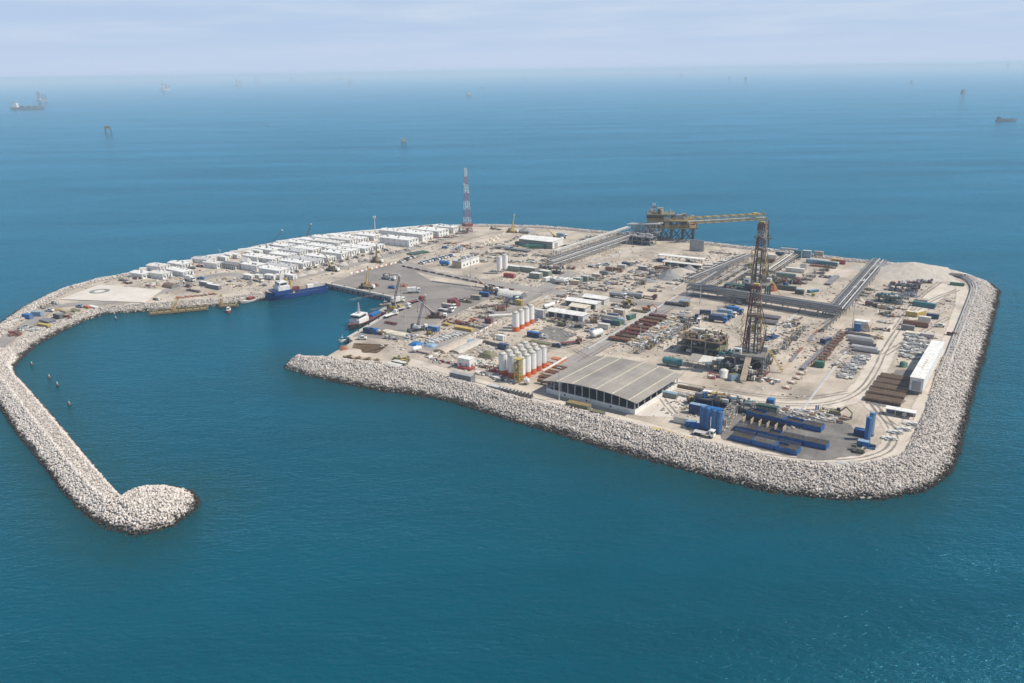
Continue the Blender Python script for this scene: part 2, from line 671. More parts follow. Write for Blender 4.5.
def resample(pairs, step):
    out = []
    for (a, b_), (c, d) in zip(pairs[:-1], pairs[1:]):
        n_ = max(1, int(max((c - a).length, (d - b_).length) / step))
        for i in range(n_):
            k = i / n_
            out.append((a.lerp(c, k), b_.lerp(d, k)))
    out.append(pairs[-1])
    return out


# rock templates
def ico():
    b2 = bmesh.new()
    bmesh.ops.create_icosphere(b2, subdivisions=1, radius=1)
    v = np.array([x.co[:] for x in b2.verts])
    f = np.array([[x.index for x in y.verts] for y in b2.faces])
    b2.free()
    return v, f


IV, IF = ico()
TEMPL = []
for k in range(8):
    vv = IV * (1 + rng.uniform(-.38, .32, (len(IV), 1)))
    vv = np.sign(vv) * np.abs(vv) ** .8
    TEMPL.append(vv)


def rocks(name, pts, sizes, label, shade=.6):
    n_ = len(pts)
    nv, nf = len(IV), len(IF)
    V = np.zeros((n_, nv, 3), np.float32)
    q = rng.normal(size=(n_, 4))
    q /= np.linalg.norm(q, axis=1)[:, None]
    w, x, y, z = q.T
    Rm = np.stack([1 - 2 * (y * y + z * z), 2 * (x * y - z * w), 2 * (x * z + y * w), 2 * (x * y + z * w), 1 - 2 * (x * x + z * z), 2 * (y * z - x * w),
                   2 * (x * z - y * w), 2 * (y * z + x * w), 1 - 2 * (x * x + y * y)], 1).reshape(n_, 3, 3)
    ti = rng.integers(0, len(TEMPL), n_)
    base = np.array(TEMPL)[ti] * (rng.uniform(.62, 1.25, (n_, 1, 3))) * np.asarray(sizes)[:, None, None]
    V = np.einsum('nij,nvj->nvi', Rm, base) + np.asarray(pts)[:, None, :]
    F = (IF[None] + (np.arange(n_) * nv)[:, None, None]).reshape(-1, 3)
    me = bpy.data.meshes.new(name)
    me.vertices.add(n_ * nv)
    me.vertices.foreach_set('co', V.astype(np.float32).ravel())
    me.loops.add(len(F) * 3)
    me.loops.foreach_set('vertex_index', F.astype(np.int32).ravel())
    me.polygons.add(len(F))
    me.polygons.foreach_set('loop_start', np.arange(0, len(F) * 3, 3, dtype=np.int32))
    me.polygons.foreach_set('loop_total', np.full(len(F), 3, np.int32))
    a = me.attributes.new('shade', 'FLOAT', 'POINT')
    a.data.foreach_set('value', np.repeat(np.clip(rng.normal(shade, .22, n_), 0, 1), nv).astype(np.float32))
    me.materials.append(M['rock'])
    me.update()
    me.validate()
    return tag(mobj(name, me), label, 'rocks', kind='stuff')


def bed(name, rows, label):
    """sheet under the rocks from rows of points"""
    b2 = MB()
    nr = len(rows[0])
    vv = [tuple(p) for r in rows for p in r]
    ff = []
    for i in range(len(rows) - 1):
        for j in range(nr - 1):
            ff.append((i * nr + j, i * nr + j + 1, (i + 1) * nr + j + 1, (i + 1) * nr + j))
    b2.add(vv, ff, 'rockbed')
    return structure(b2.build(name), label)


def ribbon_rocks(name, pairs, dens, smin, smax, label, top=4.5, inner=2.5, bermw=.18):
    rows = resample(pairs, 4.0)
    bedrows, pts, sz = [], [], []

    def prof(c, w, t_):
        """t from <0 (landward of the crest) to 1 at the waterline, beyond under water"""
        p = c.lerp(w, t_)
        if t_ < bermw:
            z = top
        else:
            z = top * (1 - (t_ - bermw) / (1 - bermw))
        if t_ < 0:
            z = max(GZ - .3, top + t_ * 3.5)
        return Vector((p.x, p.y, z))
    for (c, w) in rows:
        L = (Vector((w.x, w.y, 0)) - Vector((c.x, c.y, 0))).length
        bedrows.append([prof(c, w, k) + Vector((0, 0, -.42)) for k in (-inner / L, 0, bermw, 1, 1.35)])
    bed(name.replace('armour', 'bed'), bedrows, label + ' bedding')
    for (c, w), (c2, w2) in zip(rows[:-1], rows[1:]):
        L = (Vector((w.x, w.y, 0)) - Vector((c.x, c.y, 0))).length
        A = ((c2 - c).length + (w2 - w).length) / 2 * (L * 1.25 + inner)
        for _ in range(rng.poisson(A * dens)):
            k = rng.random()
            t_ = rng.uniform(-inner / L, 1.22)
            p = prof(c.lerp(c2, k), w.lerp(w2, k), t_)
            s_ = rng.uniform(smin, smax)
            pts.append((p.x, p.y, p.z - .2 * s_ + rng.uniform(-.12, .12) + .22 * math.sin(p.x * .9 + p.y * .4) * math.sin(p.y * .7)))
            sz.append(s_)
    return rocks(name, pts, sz, label)


cut = len(SE)
pairs_all = list(zip(crest, water))
ribbon_rocks('rock_armour', pairs_all[:cut + 1], 3.4, .2, .47, 'grey armour rock slope facing the open sea')
ribbon_rocks('rock_armour', pairs_all[cut:], 1.0, .32, .7, 'grey armour rock along the far shore', top=4.4)
ribbon_rocks('rock_armour', [(at(*c), at(*w, 0)) for c, w in WEST], 3.0, .2, .46, 'pale armour rock slope inside the harbour', top=3.4, inner=1.0)

# breakwater arm and head
ARM = [((-8, 333), (-2, 379)), ((-20, 347), (20, 360)), ((-24, 362), (14, 368)), ((-18, 383), (16.5, 376)), ((-4, 402), (27, 387)), ((17, 435), (52, 415)), ((32, 452), (66, 432)),
       ((60, 489.5), (90, 461)), ((80, 511), (109, 483)), ((102, 525), (122, 498))]
arm = [(at(*a, 0), at(*c, 0)) for a, c in ARM][1:]
TP = [(-.16, -3.5), (0, 0), (.42, 4.3), (.5, 4.0), (.82, 3.0), (1.0, 0), (1.12, -3.5)]


def tp(t_):
    for (a, z0), (c, z1) in zip(TP[:-1], TP[1:]):
        if t_ <= c:
            return z0 + (z1 - z0) * (t_ - a) / (c - a)
    return -3.5


rows = resample(arm, 3.0)
brs, pts, sz = [], [], []
for o_, i_ in rows:
    brs.append([Vector(((o_ + (i_ - o_) * k).x, (o_ + (i_ - o_) * k).y, z - .4)) for k, z in TP])
bed('breakwater', brs, 'curved rubble breakwater closing the harbour')
for (a, c), (a2, c2) in zip(rows[:-1], rows[1:]):
    A = ((a2 - a).length + (c2 - c).length) / 2 * (c - a).length * 1.28
    for _ in range(rng.poisson(A * 3.2)):
        k, t_ = rng.random(), rng.uniform(-.1, 1.08)
        o_, i_ = a.lerp(a2, k), c.lerp(c2, k)
        p = o_ + (i_ - o_) * t_
        flat = .48 < t_ < .84
        if flat and rng.random() < .45:
            continue
        s_ = rng.uniform(.18, .34) if flat else rng.uniform(.22, .5)
        pts.append((p.x, p.y, tp(t_) - .35 * s_ + rng.uniform(-.1, .25)))
        sz.append(s_)
HEAD = [(84, 514), (107, 529), (137, 536), (172, 527), (197, 509), (199.5, 500), (192, 491), (169, 486.5), (149, 486.5), (131, 490), (118, 498)]
head = [at(x, y, 0) for x, y in HEAD]
hc = at(150, 507, 0)
hb = MB()
nh = len(head)
vv = [(hc.x, hc.y, 4.2)]
for k, z in ((.45, 4.0), (1.0, -.6), (1.2, -3.5)):
    vv += [((hc + (p - hc) * k).x, (hc + (p - hc) * k).y, z) for p in head]
ff = [(0, 1 + i, 1 + (i + 1) % nh) for i in range(nh)]
for q in range(2):
    ff += [(1 + q * nh + i, 1 + (q + 1) * nh + i, 1 + (q + 1) * nh + (i + 1) % nh, 1 + q * nh + (i + 1) % nh) for i in range(nh)]
hb.add(vv, ff, 'rockbed')
structure(hb.build('breakwater_head'), 'rounded end of the rubble breakwater')
for i in range(nh):
    a, c = head[i], head[(i + 1) % nh]
    A = ((a - hc).cross(c - hc)).length / 2 * 1.3
    for _ in range(rng.poisson(A * 3.4)):
        k, t_ = rng.random(), math.sqrt(rng.random()) * 1.14
        p = hc + (a.lerp(c, k) - hc) * t_
        z = 4.2 if t_ < .45 else 4.2 * (1 - (t_ - .45) / .55)
        s_ = rng.uniform(.22, .5)
        pts.append((p.x, p.y, z - .3 * s_ + rng.uniform(-.1, .35)))
        sz.append(s_)
rocks('rock_armour', pts, sz, 'pale armour rock covering the curved breakwater', .84)

# ------------------------------------------------------------------ sea
shore = [w for c, w in resample(pairs_all, 6.0)] + [w for c, w in resample([(at(*c), at(*w, 0)) for c, w in WEST], 6.0)]
shore += [o_ for o_, i_ in resample(arm, 6.0)] + [i_ for o_, i_ in resample(arm, 6.0)] + head
S = np.array([(p.x, p.y) for p in shore])
gx = np.concatenate([[-70000, -25000, -9000, -3500, -1500, -900, -600], np.arange(-440, 441, 7.0), [600, 900, 1500, 3500, 9000, 25000, 70000]])
gy = np.concatenate([[-70000, -5000, -500, 0, 100], np.arange(170, 1000, 7.0), [1100, 1300, 1700, 2500, 4000, 8000, 20000, 70000]])
X, Y = np.meshgrid(gx, gy)
P = np.stack([X.ravel(), Y.ravel()], 1)
dist = np.full(len(P), 1e9)
for k in range(0, len(S), 64):
    dd = np.hypot(P[:, None, 0] - S[None, k:k + 64, 0], P[:, None, 1] - S[None, k:k + 64, 1]).min(1)
    dist = np.minimum(dist, dd)
shoal = np.clip(1 - dist / 34.0, 0, 1) ** 1.3
me = bpy.data.meshes.new('sea')
nx, ny = len(gx), len(gy)
idx = np.arange(nx * ny).reshape(ny, nx)
F = np.stack([idx[:-1, :-1], idx[:-1, 1:], idx[1:, 1:], idx[1:, :-1]], -1).reshape(-1, 4)
me.from_pydata([(float(a), float(c), 0.0) for a, c in P], [], F.tolist())
a = me.attributes.new('shoal', 'FLOAT', 'POINT')
a.data.foreach_set('value', shoal.astype(np.float32))
me.materials.append(M['sea'])
structure(mobj('sea', me), 'blue green rippled sea around the island')

# haze
hz = MB().box(0, 0, -7, 143000, 143000, 150, 'white')
hm = bpy.data.materials.new('haze_air')
hm.use_nodes = True
ht = hm.node_tree
ht.nodes.clear()
ho = ht.nodes.new('ShaderNodeOutputMaterial')
hv = ht.nodes.new('ShaderNodeVolumePrincipled')
hv.inputs['Color'].default_value = (.76, .88, 1.0, 1)
hv.inputs['Density'].default_value = 1.25e-4
hv.inputs['Anisotropy'].default_value = 0.0
ht.links.new(hv.outputs[0], ho.inputs['Volume'])
M['haze'] = hm
hz.mats = ['haze']
tag(hz.build('haze'), 'pale blue sea haze in the air', 'haze', kind='stuff')

# ------------------------------------------------------------------ roads, yards and paving
def sheet(name, pts, m, z, label, thick=0.0):
    P_ = [at(x, y) for x, y in pts]
    if m in ('blackyard',):
        Q = []
        for a, c in zip(P_, P_[1:] + P_[:1]):
            n_ = max(1, int((c - a).length / 1.6))
            Q += [a.lerp(c, i / n_) + Vector((random.uniform(-.7, .7), random.uniform(-.7, .7), 0)) for i in range(n_)]
        P_ = Q
    b2 = bmesh.new()
    vs_ = [b2.verts.new((p.x, p.y, GZ + z)) for p in P_]
    es = [b2.edges.new((vs_[i], vs_[(i + 1) % len(vs_)])) for i in range(len(vs_))]
    bmesh.ops.triangle_fill(b2, use_beauty=True, edges=es)
    for f in b2.faces:
        if f.normal.z < 0:
            f.normal_flip()
    if thick:
        lo = [b2.verts.new((p.x, p.y, GZ + z - thick)) for p in P_]
        for i in range(len(vs_)):
            j = (i + 1) % len(vs_)
            b2.faces.new((vs_[i], vs_[j], lo[j], lo[i]))
    me = bpy.data.meshes.new(name)
    b2.to_mesh(me)
    b2.free()
    me.materials.append(M[m])
    return structure(mobj(name, me), label)


def smooth_path(P_, k=3):
    for _ in range(k):
        Q = [P_[0]]
        for a, c in zip(P_[:-1], P_[1:]):
            Q += [a.lerp(c, .25), a.lerp(c, .75)]
        Q.append(P_[-1])
        P_ = Q
    return P_


def strip(P_, w, z, h=0.0, off=0.0):
    """vertices and faces of a ribbon along a path, raised by h with sides"""
    vs_, fs_ = [], []
    n_ = len(P_)
    for i, p in enumerate(P_):
        d = (P_[min(i + 1, n_ - 1)] - P_[max(i - 1, 0)]).normalized()
        s_ = Vector((-d.y, d.x, 0))
        for e in ((-.5, .5) if not h else (-.5, -.5, .5, .5)):
            vs_.append(p + s_ * (off + w * e))
        k = len(vs_)
        if h:
            for q, zz in zip(range(k - 4, k), (z, z + h, z + h, z)):
                vs_[q] = Vector((vs_[q].x, vs_[q].y, zz))
        else:
            for q in range(k - 2, k):
                vs_[q] = Vector((vs_[q].x, vs_[q].y, z))
    c = 4 if h else 2
    for i in range(n_ - 1):
        for q in range(c - 1):
            fs_.append((i * c + q, (i + 1) * c + q, (i + 1) * c + q + 1, i * c + q + 1))
    if h:
        fs_ += [(0, 1, 2, 3), tuple((n_ - 1) * 4 + q for q in (3, 2, 1, 0))]
    return vs_, fs_


ROADS = []


def road(name, pts, w, m, label, z=.03, h=0.0, sm=3):
    P_ = smooth_path([at(x, y) for x, y in pts], sm) if sm else [at(x, y) for x, y in pts]
    if w > 3:
        ROADS.append((P_, w))
    b2 = MB()
    if h:
        v_, f_ = strip(P_, w, GZ + z, h)
        b2.add(v_, f_, m)
        return structure(b2.build(name), label)
    v_, f_ = [], []
    nP = len(P_)
    fades = []
    for i, p in enumerate(P_):
        d = (P_[min(i + 1, nP - 1)] - P_[max(i - 1, 0)]).normalized()
        s_ = Vector((-d.y, d.x, 0))
        e0 = 0.0 if i in (0, nP - 1) else 1.0
        for e, fd in ((-.68, 0), (-.36, 1), (.36, 1), (.68, 0)):
            q = p + s_ * (w * e)
            v_.append((q.x, q.y, GZ + z))
            fades.append(fd * e0)
    for i in range(nP - 1):
        for q in range(3):
            f_.append((i * 4 + q + 1, (i + 1) * 4 + q + 1, (i + 1) * 4 + q, i * 4 + q))
    b2.add(v_, f_, m)
    o = b2.build(name)
    at_ = o.data.attributes.new('fade', 'FLOAT', 'POINT')
    at_.data.foreach_set('value', fades)
    return structure(o, label)


sheet('quay_apron', [(328, 283.5), (366, 270.5), (400, 262.5), (432, 281), (505, 292.5), (484, 301), (447, 318), (425, 330), (404, 341), (352, 336.5), (392, 312.5), (396, 297.5)],
      'apron', .02, 'grey asphalt apron behind the harbour quay')
sheet('helipad', [(59.5, 299.7), (100.5, 285), (162, 290.5), (143.5, 303)], 'padconcrete', .45, 'pale concrete helicopter pad by the breakwater', .6)
sheet('black_yard', [(720, 418), (735, 402), (795, 415), (850, 423), (866, 442), (862, 455), (815, 461), (770, 452), (722, 440)], 'blackyard', .075,
      'oil stained dark yard under the blue tanks')
sheet('paved_yard', [(556, 393), (598, 357), (668, 372), (694, 389), (672, 417), (640, 416)], 'padconcrete', .024, 'pale paved yard round the big shed')
sheet('gravel_yard', [(536, 334), (548, 325), (577, 334), (562, 343)], 'blackyard', .07, 'dark gravel patch behind the silo cluster')
sheet('gravel_yard', [(540, 319), (556, 313), (592, 321), (576, 331)], 'blackyard', .07, 'dark gravel patch beside the row of four silos')
sheet('gravel_yard', [(866, 403), (897, 369), (925, 372), (897, 411)], 'blackyard', .07, 'dark laydown patch beside the tall white container')
sheet('gravel_yard', [(839, 353), (850, 345), (876, 348), (868, 357)], 'blackyard', .07, 'dark patch by the rusty pipe supports')
road('perimeter_road', [(396, 359), (425, 366), (458, 377), (492, 388), (527, 398), (562, 405), (603, 416), (648, 428), (700, 441), (752, 452.5), (800, 461), (850, 464),
                        (884, 456), (899, 441), (897, 427), (880, 409), (866, 398)], 8.5, 'packed', 'pale perimeter road behind the rock slope')
road('site_road', [(566, 366), (600, 345.5), (650, 317), (692, 293), (740, 264)], 8.0, 'asphalt', 'grey road running from the big shed to the far shore')
road('site_road', [(414, 353), (446, 341), (480, 323), (515, 305), (545, 288), (572, 272)], 8.5, 'asphalt', 'grey road between the silos and the quay yards', .035)
road('site_road', [(400, 262), (430, 273), (470, 279.5), (510, 286), (560, 293), (620, 300), (692, 309)], 9.0, 'asphalt', 'grey road crossing the middle of the island', .04)
road('site_road', [(660, 386), (720, 396), (790, 408), (850, 401), (872, 380), (882, 352), (905, 318), (950, 284)], 10.0, 'packed', 'pale haul road past the drilling rigs', .045)
road('site_road', [(896, 440), (921, 412), (934, 375), (950, 340), (963, 300), (962, 284), (935, 274), (890, 270)], 6.0, 'packed', 'pale track inside the eastern rock slope', .05)
road('site_road', [(280, 281), (330, 270), (372, 260), (410, 249), (440, 240), (475, 231)], 8.0, 'asphalt', 'grey road in front of the white housing blocks', .035)
road('site_road', [(62, 305), (100, 304), (150, 296), (200, 280), (225, 272), (262, 280)], 7.0, 'asphalt', 'grey road from the pad to the white blocks', .035)
road('site_road', [(-8, 349), (20, 330), (45, 312), (62, 304)], 7.0, 'asphalt', 'narrow road along the breakwater root', .04)
for pts, w, h, lb in (([(588, 349), (677.5, 296)], .9, .45, 'white kerb along the road from the big shed'), ([(803, 409), (846, 352)], .9, .3, 'white kerb line beside the haul road'),
                      ([(640, 317), (650, 311.5)], .5, .3, None), ([(432, 281.5), (506, 291)], 1.4, .5, 'dark kerb dividing the apron from the crossing road'),
                      ([(462, 284), (505, 289.5)], 1.2, .5, None), ([(672, 290), (738, 252)], .8, .4, 'pale kerb leading to the far shore'),
                      ([(771, 333), (800, 311)], 1.0, .3, 'pale kerb behind the tall front rig'), ([(588, 263), (655, 244)], .8, .3, 'pale kerb beside the pipe bridge'),
                      ([(526, 313), (548, 296)], 1.2, .5, 'cream kerb leading up from the four silos')):
    if lb:
        road('kerb', pts, w, 'lightgrey' if 'dark' not in lb else 'midgrey', lb, .0, h, 0)
TRK = [[(420, 368), (470, 382), (540, 401), (620, 421), (700, 442), (770, 457), (840, 463), (884, 455), (896, 440), (890, 424), (872, 402)],
       [(664, 388), (720, 398), (780, 405), (830, 405), (862, 392), (878, 366), (884, 350), (906, 318)], [(676, 383), (730, 392), (800, 400), (850, 392)],
       [(884, 355), (900, 345), (925, 330), (948, 318)], [(870, 400), (885, 420), (902, 430), (915, 425)], [(700, 443), (690, 425), (672, 412), (660, 395)],
       [(580, 362), (640, 326), (690, 297)], [(600, 300), (660, 305), (700, 311)], [(430, 362), (450, 345), (500, 317), (545, 292)], [(575, 350), (600, 365), (640, 372)],
       [(610, 300), (640, 285), (690, 262)], [(540, 292), (580, 285), (640, 262)], [(905, 318), (930, 300), (958, 290)], [(895, 330), (915, 300), (940, 282)],
       [(400, 262), (440, 250), (480, 235), (520, 230)], [(515, 345), (560, 350), (590, 340)], [(350, 300), (400, 290), (450, 285), (490, 293)], [(370, 310), (420, 300), (470, 298)]]
for i, pts in enumerate(TRK):
    P_ = smooth_path([at(x, y) for x, y in pts], 3)
    for sd in (-1, 1):
        v_, f_, fades = [], [], []
        for j, p in enumerate(P_):
            d = (P_[min(j + 1, len(P_) - 1)] - P_[max(j - 1, 0)]).normalized()
            s_ = Vector((-d.y, d.x, 0))
            for e, fd in ((-.75, 0), (0, .55), (.75, 0)):
                q = p + s_ * (sd * 1.1 + e)
                v_.append((q.x, q.y, GZ + .085 + .002 * i))
                fades.append(fd)
        for j in range(len(P_) - 1):
            for q in (0, 1):
                f_.append((j * 3 + q + 1, (j + 1) * 3 + q + 1, (j + 1) * 3 + q, j * 3 + q))
        o = MB().add(v_, f_, 'track').build('tyre_track')
        o.data.attributes.new('fade', 'FLOAT', 'POINT').data.foreach_set('value', fades)
        structure(o, 'faint dark wheel track worn into the site ground')
# landing circle: ring and letter on the pad
c0 = at(99.5, 291.2, GZ + .45)
for r0, r1, mt, lb, zz in ((3.4, 6.2, 'greygreen', 'dark green ring painted on the helicopter pad', .46), (0, 3.4, 'padconcrete', 'pale disc inside the painted ring', .465)):
    b2 = MB()
    n_ = 40
    if r0:
        vs_ = [(r * math.cos(2 * math.pi * i / n_), r * math.sin(2 * math.pi * i / n_), 0) for r in (r0, r1) for i in range(n_)]
        fs_ = [(i, n_ + i, n_ + (i + 1) % n_, (i + 1) % n_) for i in range(n_)]
    else:
        vs_ = [(r1 * math.cos(2 * math.pi * i / n_), r1 * math.sin(2 * math.pi * i / n_), 0) for i in range(n_)]
        fs_ = [tuple(range(n_))]
    b2.add(vs_, fs_, mt)
    structure(b2.build('landing_circle', None, (c0.x, c0.y, GZ + zz)), lb)
b2 = MB()
for x, y, sx_, sy_ in ((-1.1, 0, .6, 3.8), (1.1, 0, .6, 3.8), (0, 0, 1.6, .6)):
    b2.add([(x - sx_ / 2, y - sy_ / 2, 0), (x + sx_ / 2, y - sy_ / 2, 0), (x + sx_ / 2, y + sy_ / 2, 0), (x - sx_ / 2, y + sy_ / 2, 0)], [(0, 1, 2, 3)], 'white')
structure(b2.build('landing_letter', None, (c0.x, c0.y, GZ + .472), R(-30)), 'white landing letter in the middle of the pad')

# quay walls: cope beam, fenders
for a, c, lb in (((266, 291), (326, 283), 'west'), ((326, 283), (394, 297), 'middle'), ((393, 311), (348.6, 337.5), 'east')):
    p, L, an = span(a, c)
    w = thing('quay_wall', (p.x, p.y, 0), an, {'west': 'concrete quay wall behind the blue ship', 'middle': 'concrete quay wall at the head of the harbour',
                                                   'east': 'concrete quay wall beside the moored workboat'}[lb], 'quay wall')
    sgn = -1 if lb == 'east' else -1
    mbq = MB().box(0, 0, GZ - .9, L, 2.2, 1.15, 'concrete')
    mbq.build('cope', w)
    MB().box(0, sgn * 1.0, -3, L - .4, .5, GZ + 2.1, 'midgrey').build('wall_face', w)
    for i in range(int(L / 5)):
        MB().cyl((-L / 2 + 2.5 + i * 5, sgn * 1.35, .5), (-L / 2 + 2.5 + i * 5, sgn * 1.35, 2.2), .45, None, 8, 'rubber').build('fender', w)
    for i in range(int(L / 12)):
        MB().cyl((-L / 2 + 6 + i * 12, 0, GZ + .25), (-L / 2 + 6 + i * 12, 0, GZ + .85), .3, .4, 8, 'dark').build('bollard', w)
p0, p1, p2, p3 = at(374, 313, .3), at(391, 303, 2.3), at(394, 310.5, 2.3), at(383, 318.5, .3)
b2 = MB()
b2.add([tuple(p0), tuple(p1), tuple(p2), tuple(p3)] + [(p.x, p.y, -3) for p in (p0, p1, p2, p3)],
       [(3, 2, 1, 0), (0, 1, 5, 4), (1, 2, 6, 5), (2, 3, 7, 6), (3, 0, 4, 7)], 'concrete')
structure(b2.build('boat_ramp'), 'sloping grey concrete boat ramp in the quay corner')

# ------------------------------------------------------------------ small things: shared meshes
CACHE = {}


def cached(f):
    def g(*a):
        k = (f.__name__,) + a
        if k not in CACHE:
            CACHE[k] = f(*a)
        return CACHE[k]
    return g


@cached
def container(L=6.06, col='grey', roof=None, H=2.6, W=2.44):
    b2 = MB()
    b2.box(0, 0, .12, L, W, H - .12, col)
    n_ = max(3, int(L / 1.2))
    for i in range(n_):
        x = -L / 2 + (i + .5) * L / n_
        for s_ in (-1, 1):
            b2.box(x, s_ * (W / 2 + .03), .3, L / n_ * .5, .06, H - .55, col)
    for sx_ in (-1, 1):
        for sy_ in (-1, 1):
            b2.box(sx_ * (L / 2 - .08), sy_ * (W / 2 - .02), 0, .2, .2, H + .03, col)
    for k in (-.55, -.2, .2, .55):
        b2.cyl((L / 2 + .05, k, .3), (L / 2 + .05, k, H - .2), .05, None, 4, 'lightgrey')
    b2.box(0, 0, H, L * .96, W * .94, .06, roof or col)
    return b2.mesh('container')


@cached
def cabin(L=6.0, W=3.0, H=2.9, col='white', roof='offwhite'):
    b2 = MB()
    b2.box(0, 0, .3, L, W, H - .3, col)
    b2.box(0, 0, H, L + .35, W + .35, .18, roof)
    for k in (-.42, .42):
        b2.box(L * k, 0, 0, .4, W * .9, .3, 'dark')
    n_ = max(2, int(L / 3))
    for i in range(n_):
        x = -L / 2 + (i + .5) * L / n_
        for s_ in (-1, 1):
            if i == n_ // 2:
                b2.box(x, s_ * (W / 2 + .03), .35, .9, .06, 2.0, 'grey')
            else:
                b2.box(x, s_ * (W / 2 + .03), 1.3, 1.1, .06, .8, 'glass')
    b2.box(L / 2 + .3, 0, 1.4, .6, .9, .7, 'lightgrey')
    return b2.mesh('cabin')


@cached
def pickup(col='white'):
    b2 = MB()
    b2.box(0, 0, .45, 5.1, 1.85, .55, col)
    b2.box(1.75, 0, 1.0, 1.5, 1.75, .25, col, 0, (.9, .95))
    b2.box(.35, 0, 1.0, 1.9, 1.75, .8, 'glass', 0, (.72, .85))
    b2.box(.35, 0, 1.78, 1.35, 1.45, .08, col)
    for s_ in (-1, 1):
        b2.box(-1.6, s_ * .86, 1.0, 1.8, .1, .35, col)
    b2.box(-2.5, 0, 1.0, .1, 1.75, .35, col)
    b2.box(-1.6, 0, .98, 1.7, 1.6, .06, 'dark')
    for x in (-1.6, 1.65):
        for s_ in (-1, 1):
            b2.cyl((x, s_ * .72, .4), (x, s_ * .98, .4), .4, None, 10, 'rubber')
    for s_ in (-.6, .6):
        b2.box(2.55, s_, .7, .06, .4, .2, 'lightgrey')
        b2.box(-2.56, s_ * 1.3, .8, .05, .2, .25, 'red')
    return b2.mesh('pickup')


@cached
def truck(col='white', load='flat', lcol='grey', L=10.0):
    b2 = MB()
    b2.box(0, 0, .75, L, .9, .35, 'dark')
    b2.box(L / 2 - .9, 0, .7, 1.9, 2.4, 2.3, col, 0, (.92, .95))
    b2.box(L / 2 + .02, 0, 1.85, .12, 2.1, .85, 'glass')
    for s_ in (-1, 1):
        b2.box(L / 2 - .7, s_ * 1.2, 1.8, .9, .06, .8, 'glass')
    bl = L - 2.4
    bx_ = -1.2
    if load == 'flat':
        b2.box(bx_, 0, 1.15, bl, 2.45, .2, lcol)
        b2.box(bx_ + bl / 2 - .1, 0, 1.3, .15, 2.4, 1.0, lcol)
    elif load == 'tank':
        b2.cyl((bx_ - bl / 2, 0, 2.2), (bx_ + bl / 2, 0, 2.2), 1.15, None, 14, lcol)
        b2.box(bx_, 0, 3.3, bl * .7, .6, .15, 'grey')
    elif load == 'tipper':
        b2.box(bx_, 0, 1.15, bl, 2.5, 1.5, lcol, 0, (1.06, 1.08))
        b2.box(bx_, 0, 2.66, bl * .9, 2.2, .1, 'sand')
    else:
        b2.box(bx_, 0, 1.2, bl, 2.5, 2.5, lcol)
    for x in (L / 2 - 1.5, -L / 2 + 1.0, -L / 2 + 2.3):
        for s_ in (-1, 1):
            b2.cyl((x, s_ * .9, .52), (x, s_ * 1.24, .52), .52, None, 10, 'rubber')
    return b2.mesh('truck')


@cached
def loader(col='yellow'):
    b2 = MB()
    b2.box(-1.4, 0, .9, 3.0, 1.9, 1.3, col)
    b2.box(.1, 0, 1.2, 1.4, 1.6, 2.0, 'glass', 0, (.85, .9))
    b2.box(.1, 0, 3.2, 1.5, 1.6, .15, col)
    for s_ in (-1, 1):
        b2.bar((.6, s_ * .7, 1.6), (3.4, s_ * .7, .8), .3, col)
    b2.add([(3.2, -1.4, .2), (4.4, -1.4, .1), (3.2, -1.4, 1.4), (3.2, 1.4, .2), (4.4, 1.4, .1), (3.2, 1.4, 1.4)], [(0, 1, 2), (3, 5, 4), (0, 3, 4, 1), (0, 2, 5, 3)], 'midgrey')
    for x in (-1.7, 1.6):
        for s_ in (-1, 1):
            b2.cyl((x, s_ * .9, .75), (x, s_ * 1.45, .75), .75, None, 12, 'rubber')
    return b2.mesh('loader')


@cached
def excavator(col='yellow'):
    b2 = MB()
    for s_ in (-1, 1):
        b2.box(0, s_ * 1.2, 0, 4.2, .6, .9, 'dark', 0, (.85, 1))
    b2.box(-.4, 0, 1.0, 3.6, 2.6, 1.3, col)
    b2.box(.9, .8, 1.3, 1.4, 1.1, 1.9, 'glass', 0, (.9, .95))
    b2.bar((1.2, -.2, 1.8), (3.8, -.2, 4.6), .5, col)
    b2.bar((3.8, -.2, 4.6), (6.2, -.2, 2.6), .4, col)
    b2.bar((6.2, -.2, 2.6), (6.2, -.2, .9), .32, col)
    b2.box(6.0, -.2, .3, 1.0, 1.2, .9, 'midgrey', 0, (.7, 1))
    return b2.mesh('excavator')


@cached
def forklift(col='yellow'):
    b2 = MB()
    b2.box(0, 0, .5, 3.0, 1.6, 1.1, col)
    for x in (-.7, .7):
        for s_ in (-.65, .65):
            b2.bar((x, s_, 1.6), (x, s_, 2.7), .1, 'dark')
    b2.box(0, 0, 2.7, 1.7, 1.5, .1, 'dark')
    for s_ in (-.4, .4):
        b2.bar((1.7, s_, .1), (1.7, s_, 3.6), .16, 'dark')
        b2.box(2.5, s_, .2, 1.5, .16, .1, 'dark')
    for x in (-1, 1):
        for s_ in (-1, 1):
            b2.cyl((x, s_ * .6, .45), (x, s_ * .9, .45), .45, None, 10, 'rubber')
    return b2.mesh('forklift')


@cached
def tank_h(L=7.0, r=1.3, col='white', cap=None):
    b2 = MB()
    z = r + .5
    b2.cyl((-L / 2, 0, z), (L / 2, 0, z), r, None, 16, col, False)
    for s_ in (-1, 1):
        b2.cyl((s_ * L / 2, 0, z), (s_ * (L / 2 + r * .35), 0, z), r * .97, r * .55, 16, cap or col)
        b2.box(s_ * L * .3, 0, 0, .4, r * 1.7, z - r * .55, 'grey')
    b2.cyl((0, 0, z + r - .1), (0, 0, z + r + .4), .35, None, 10, cap or col)
    return b2.mesh('tank', True)


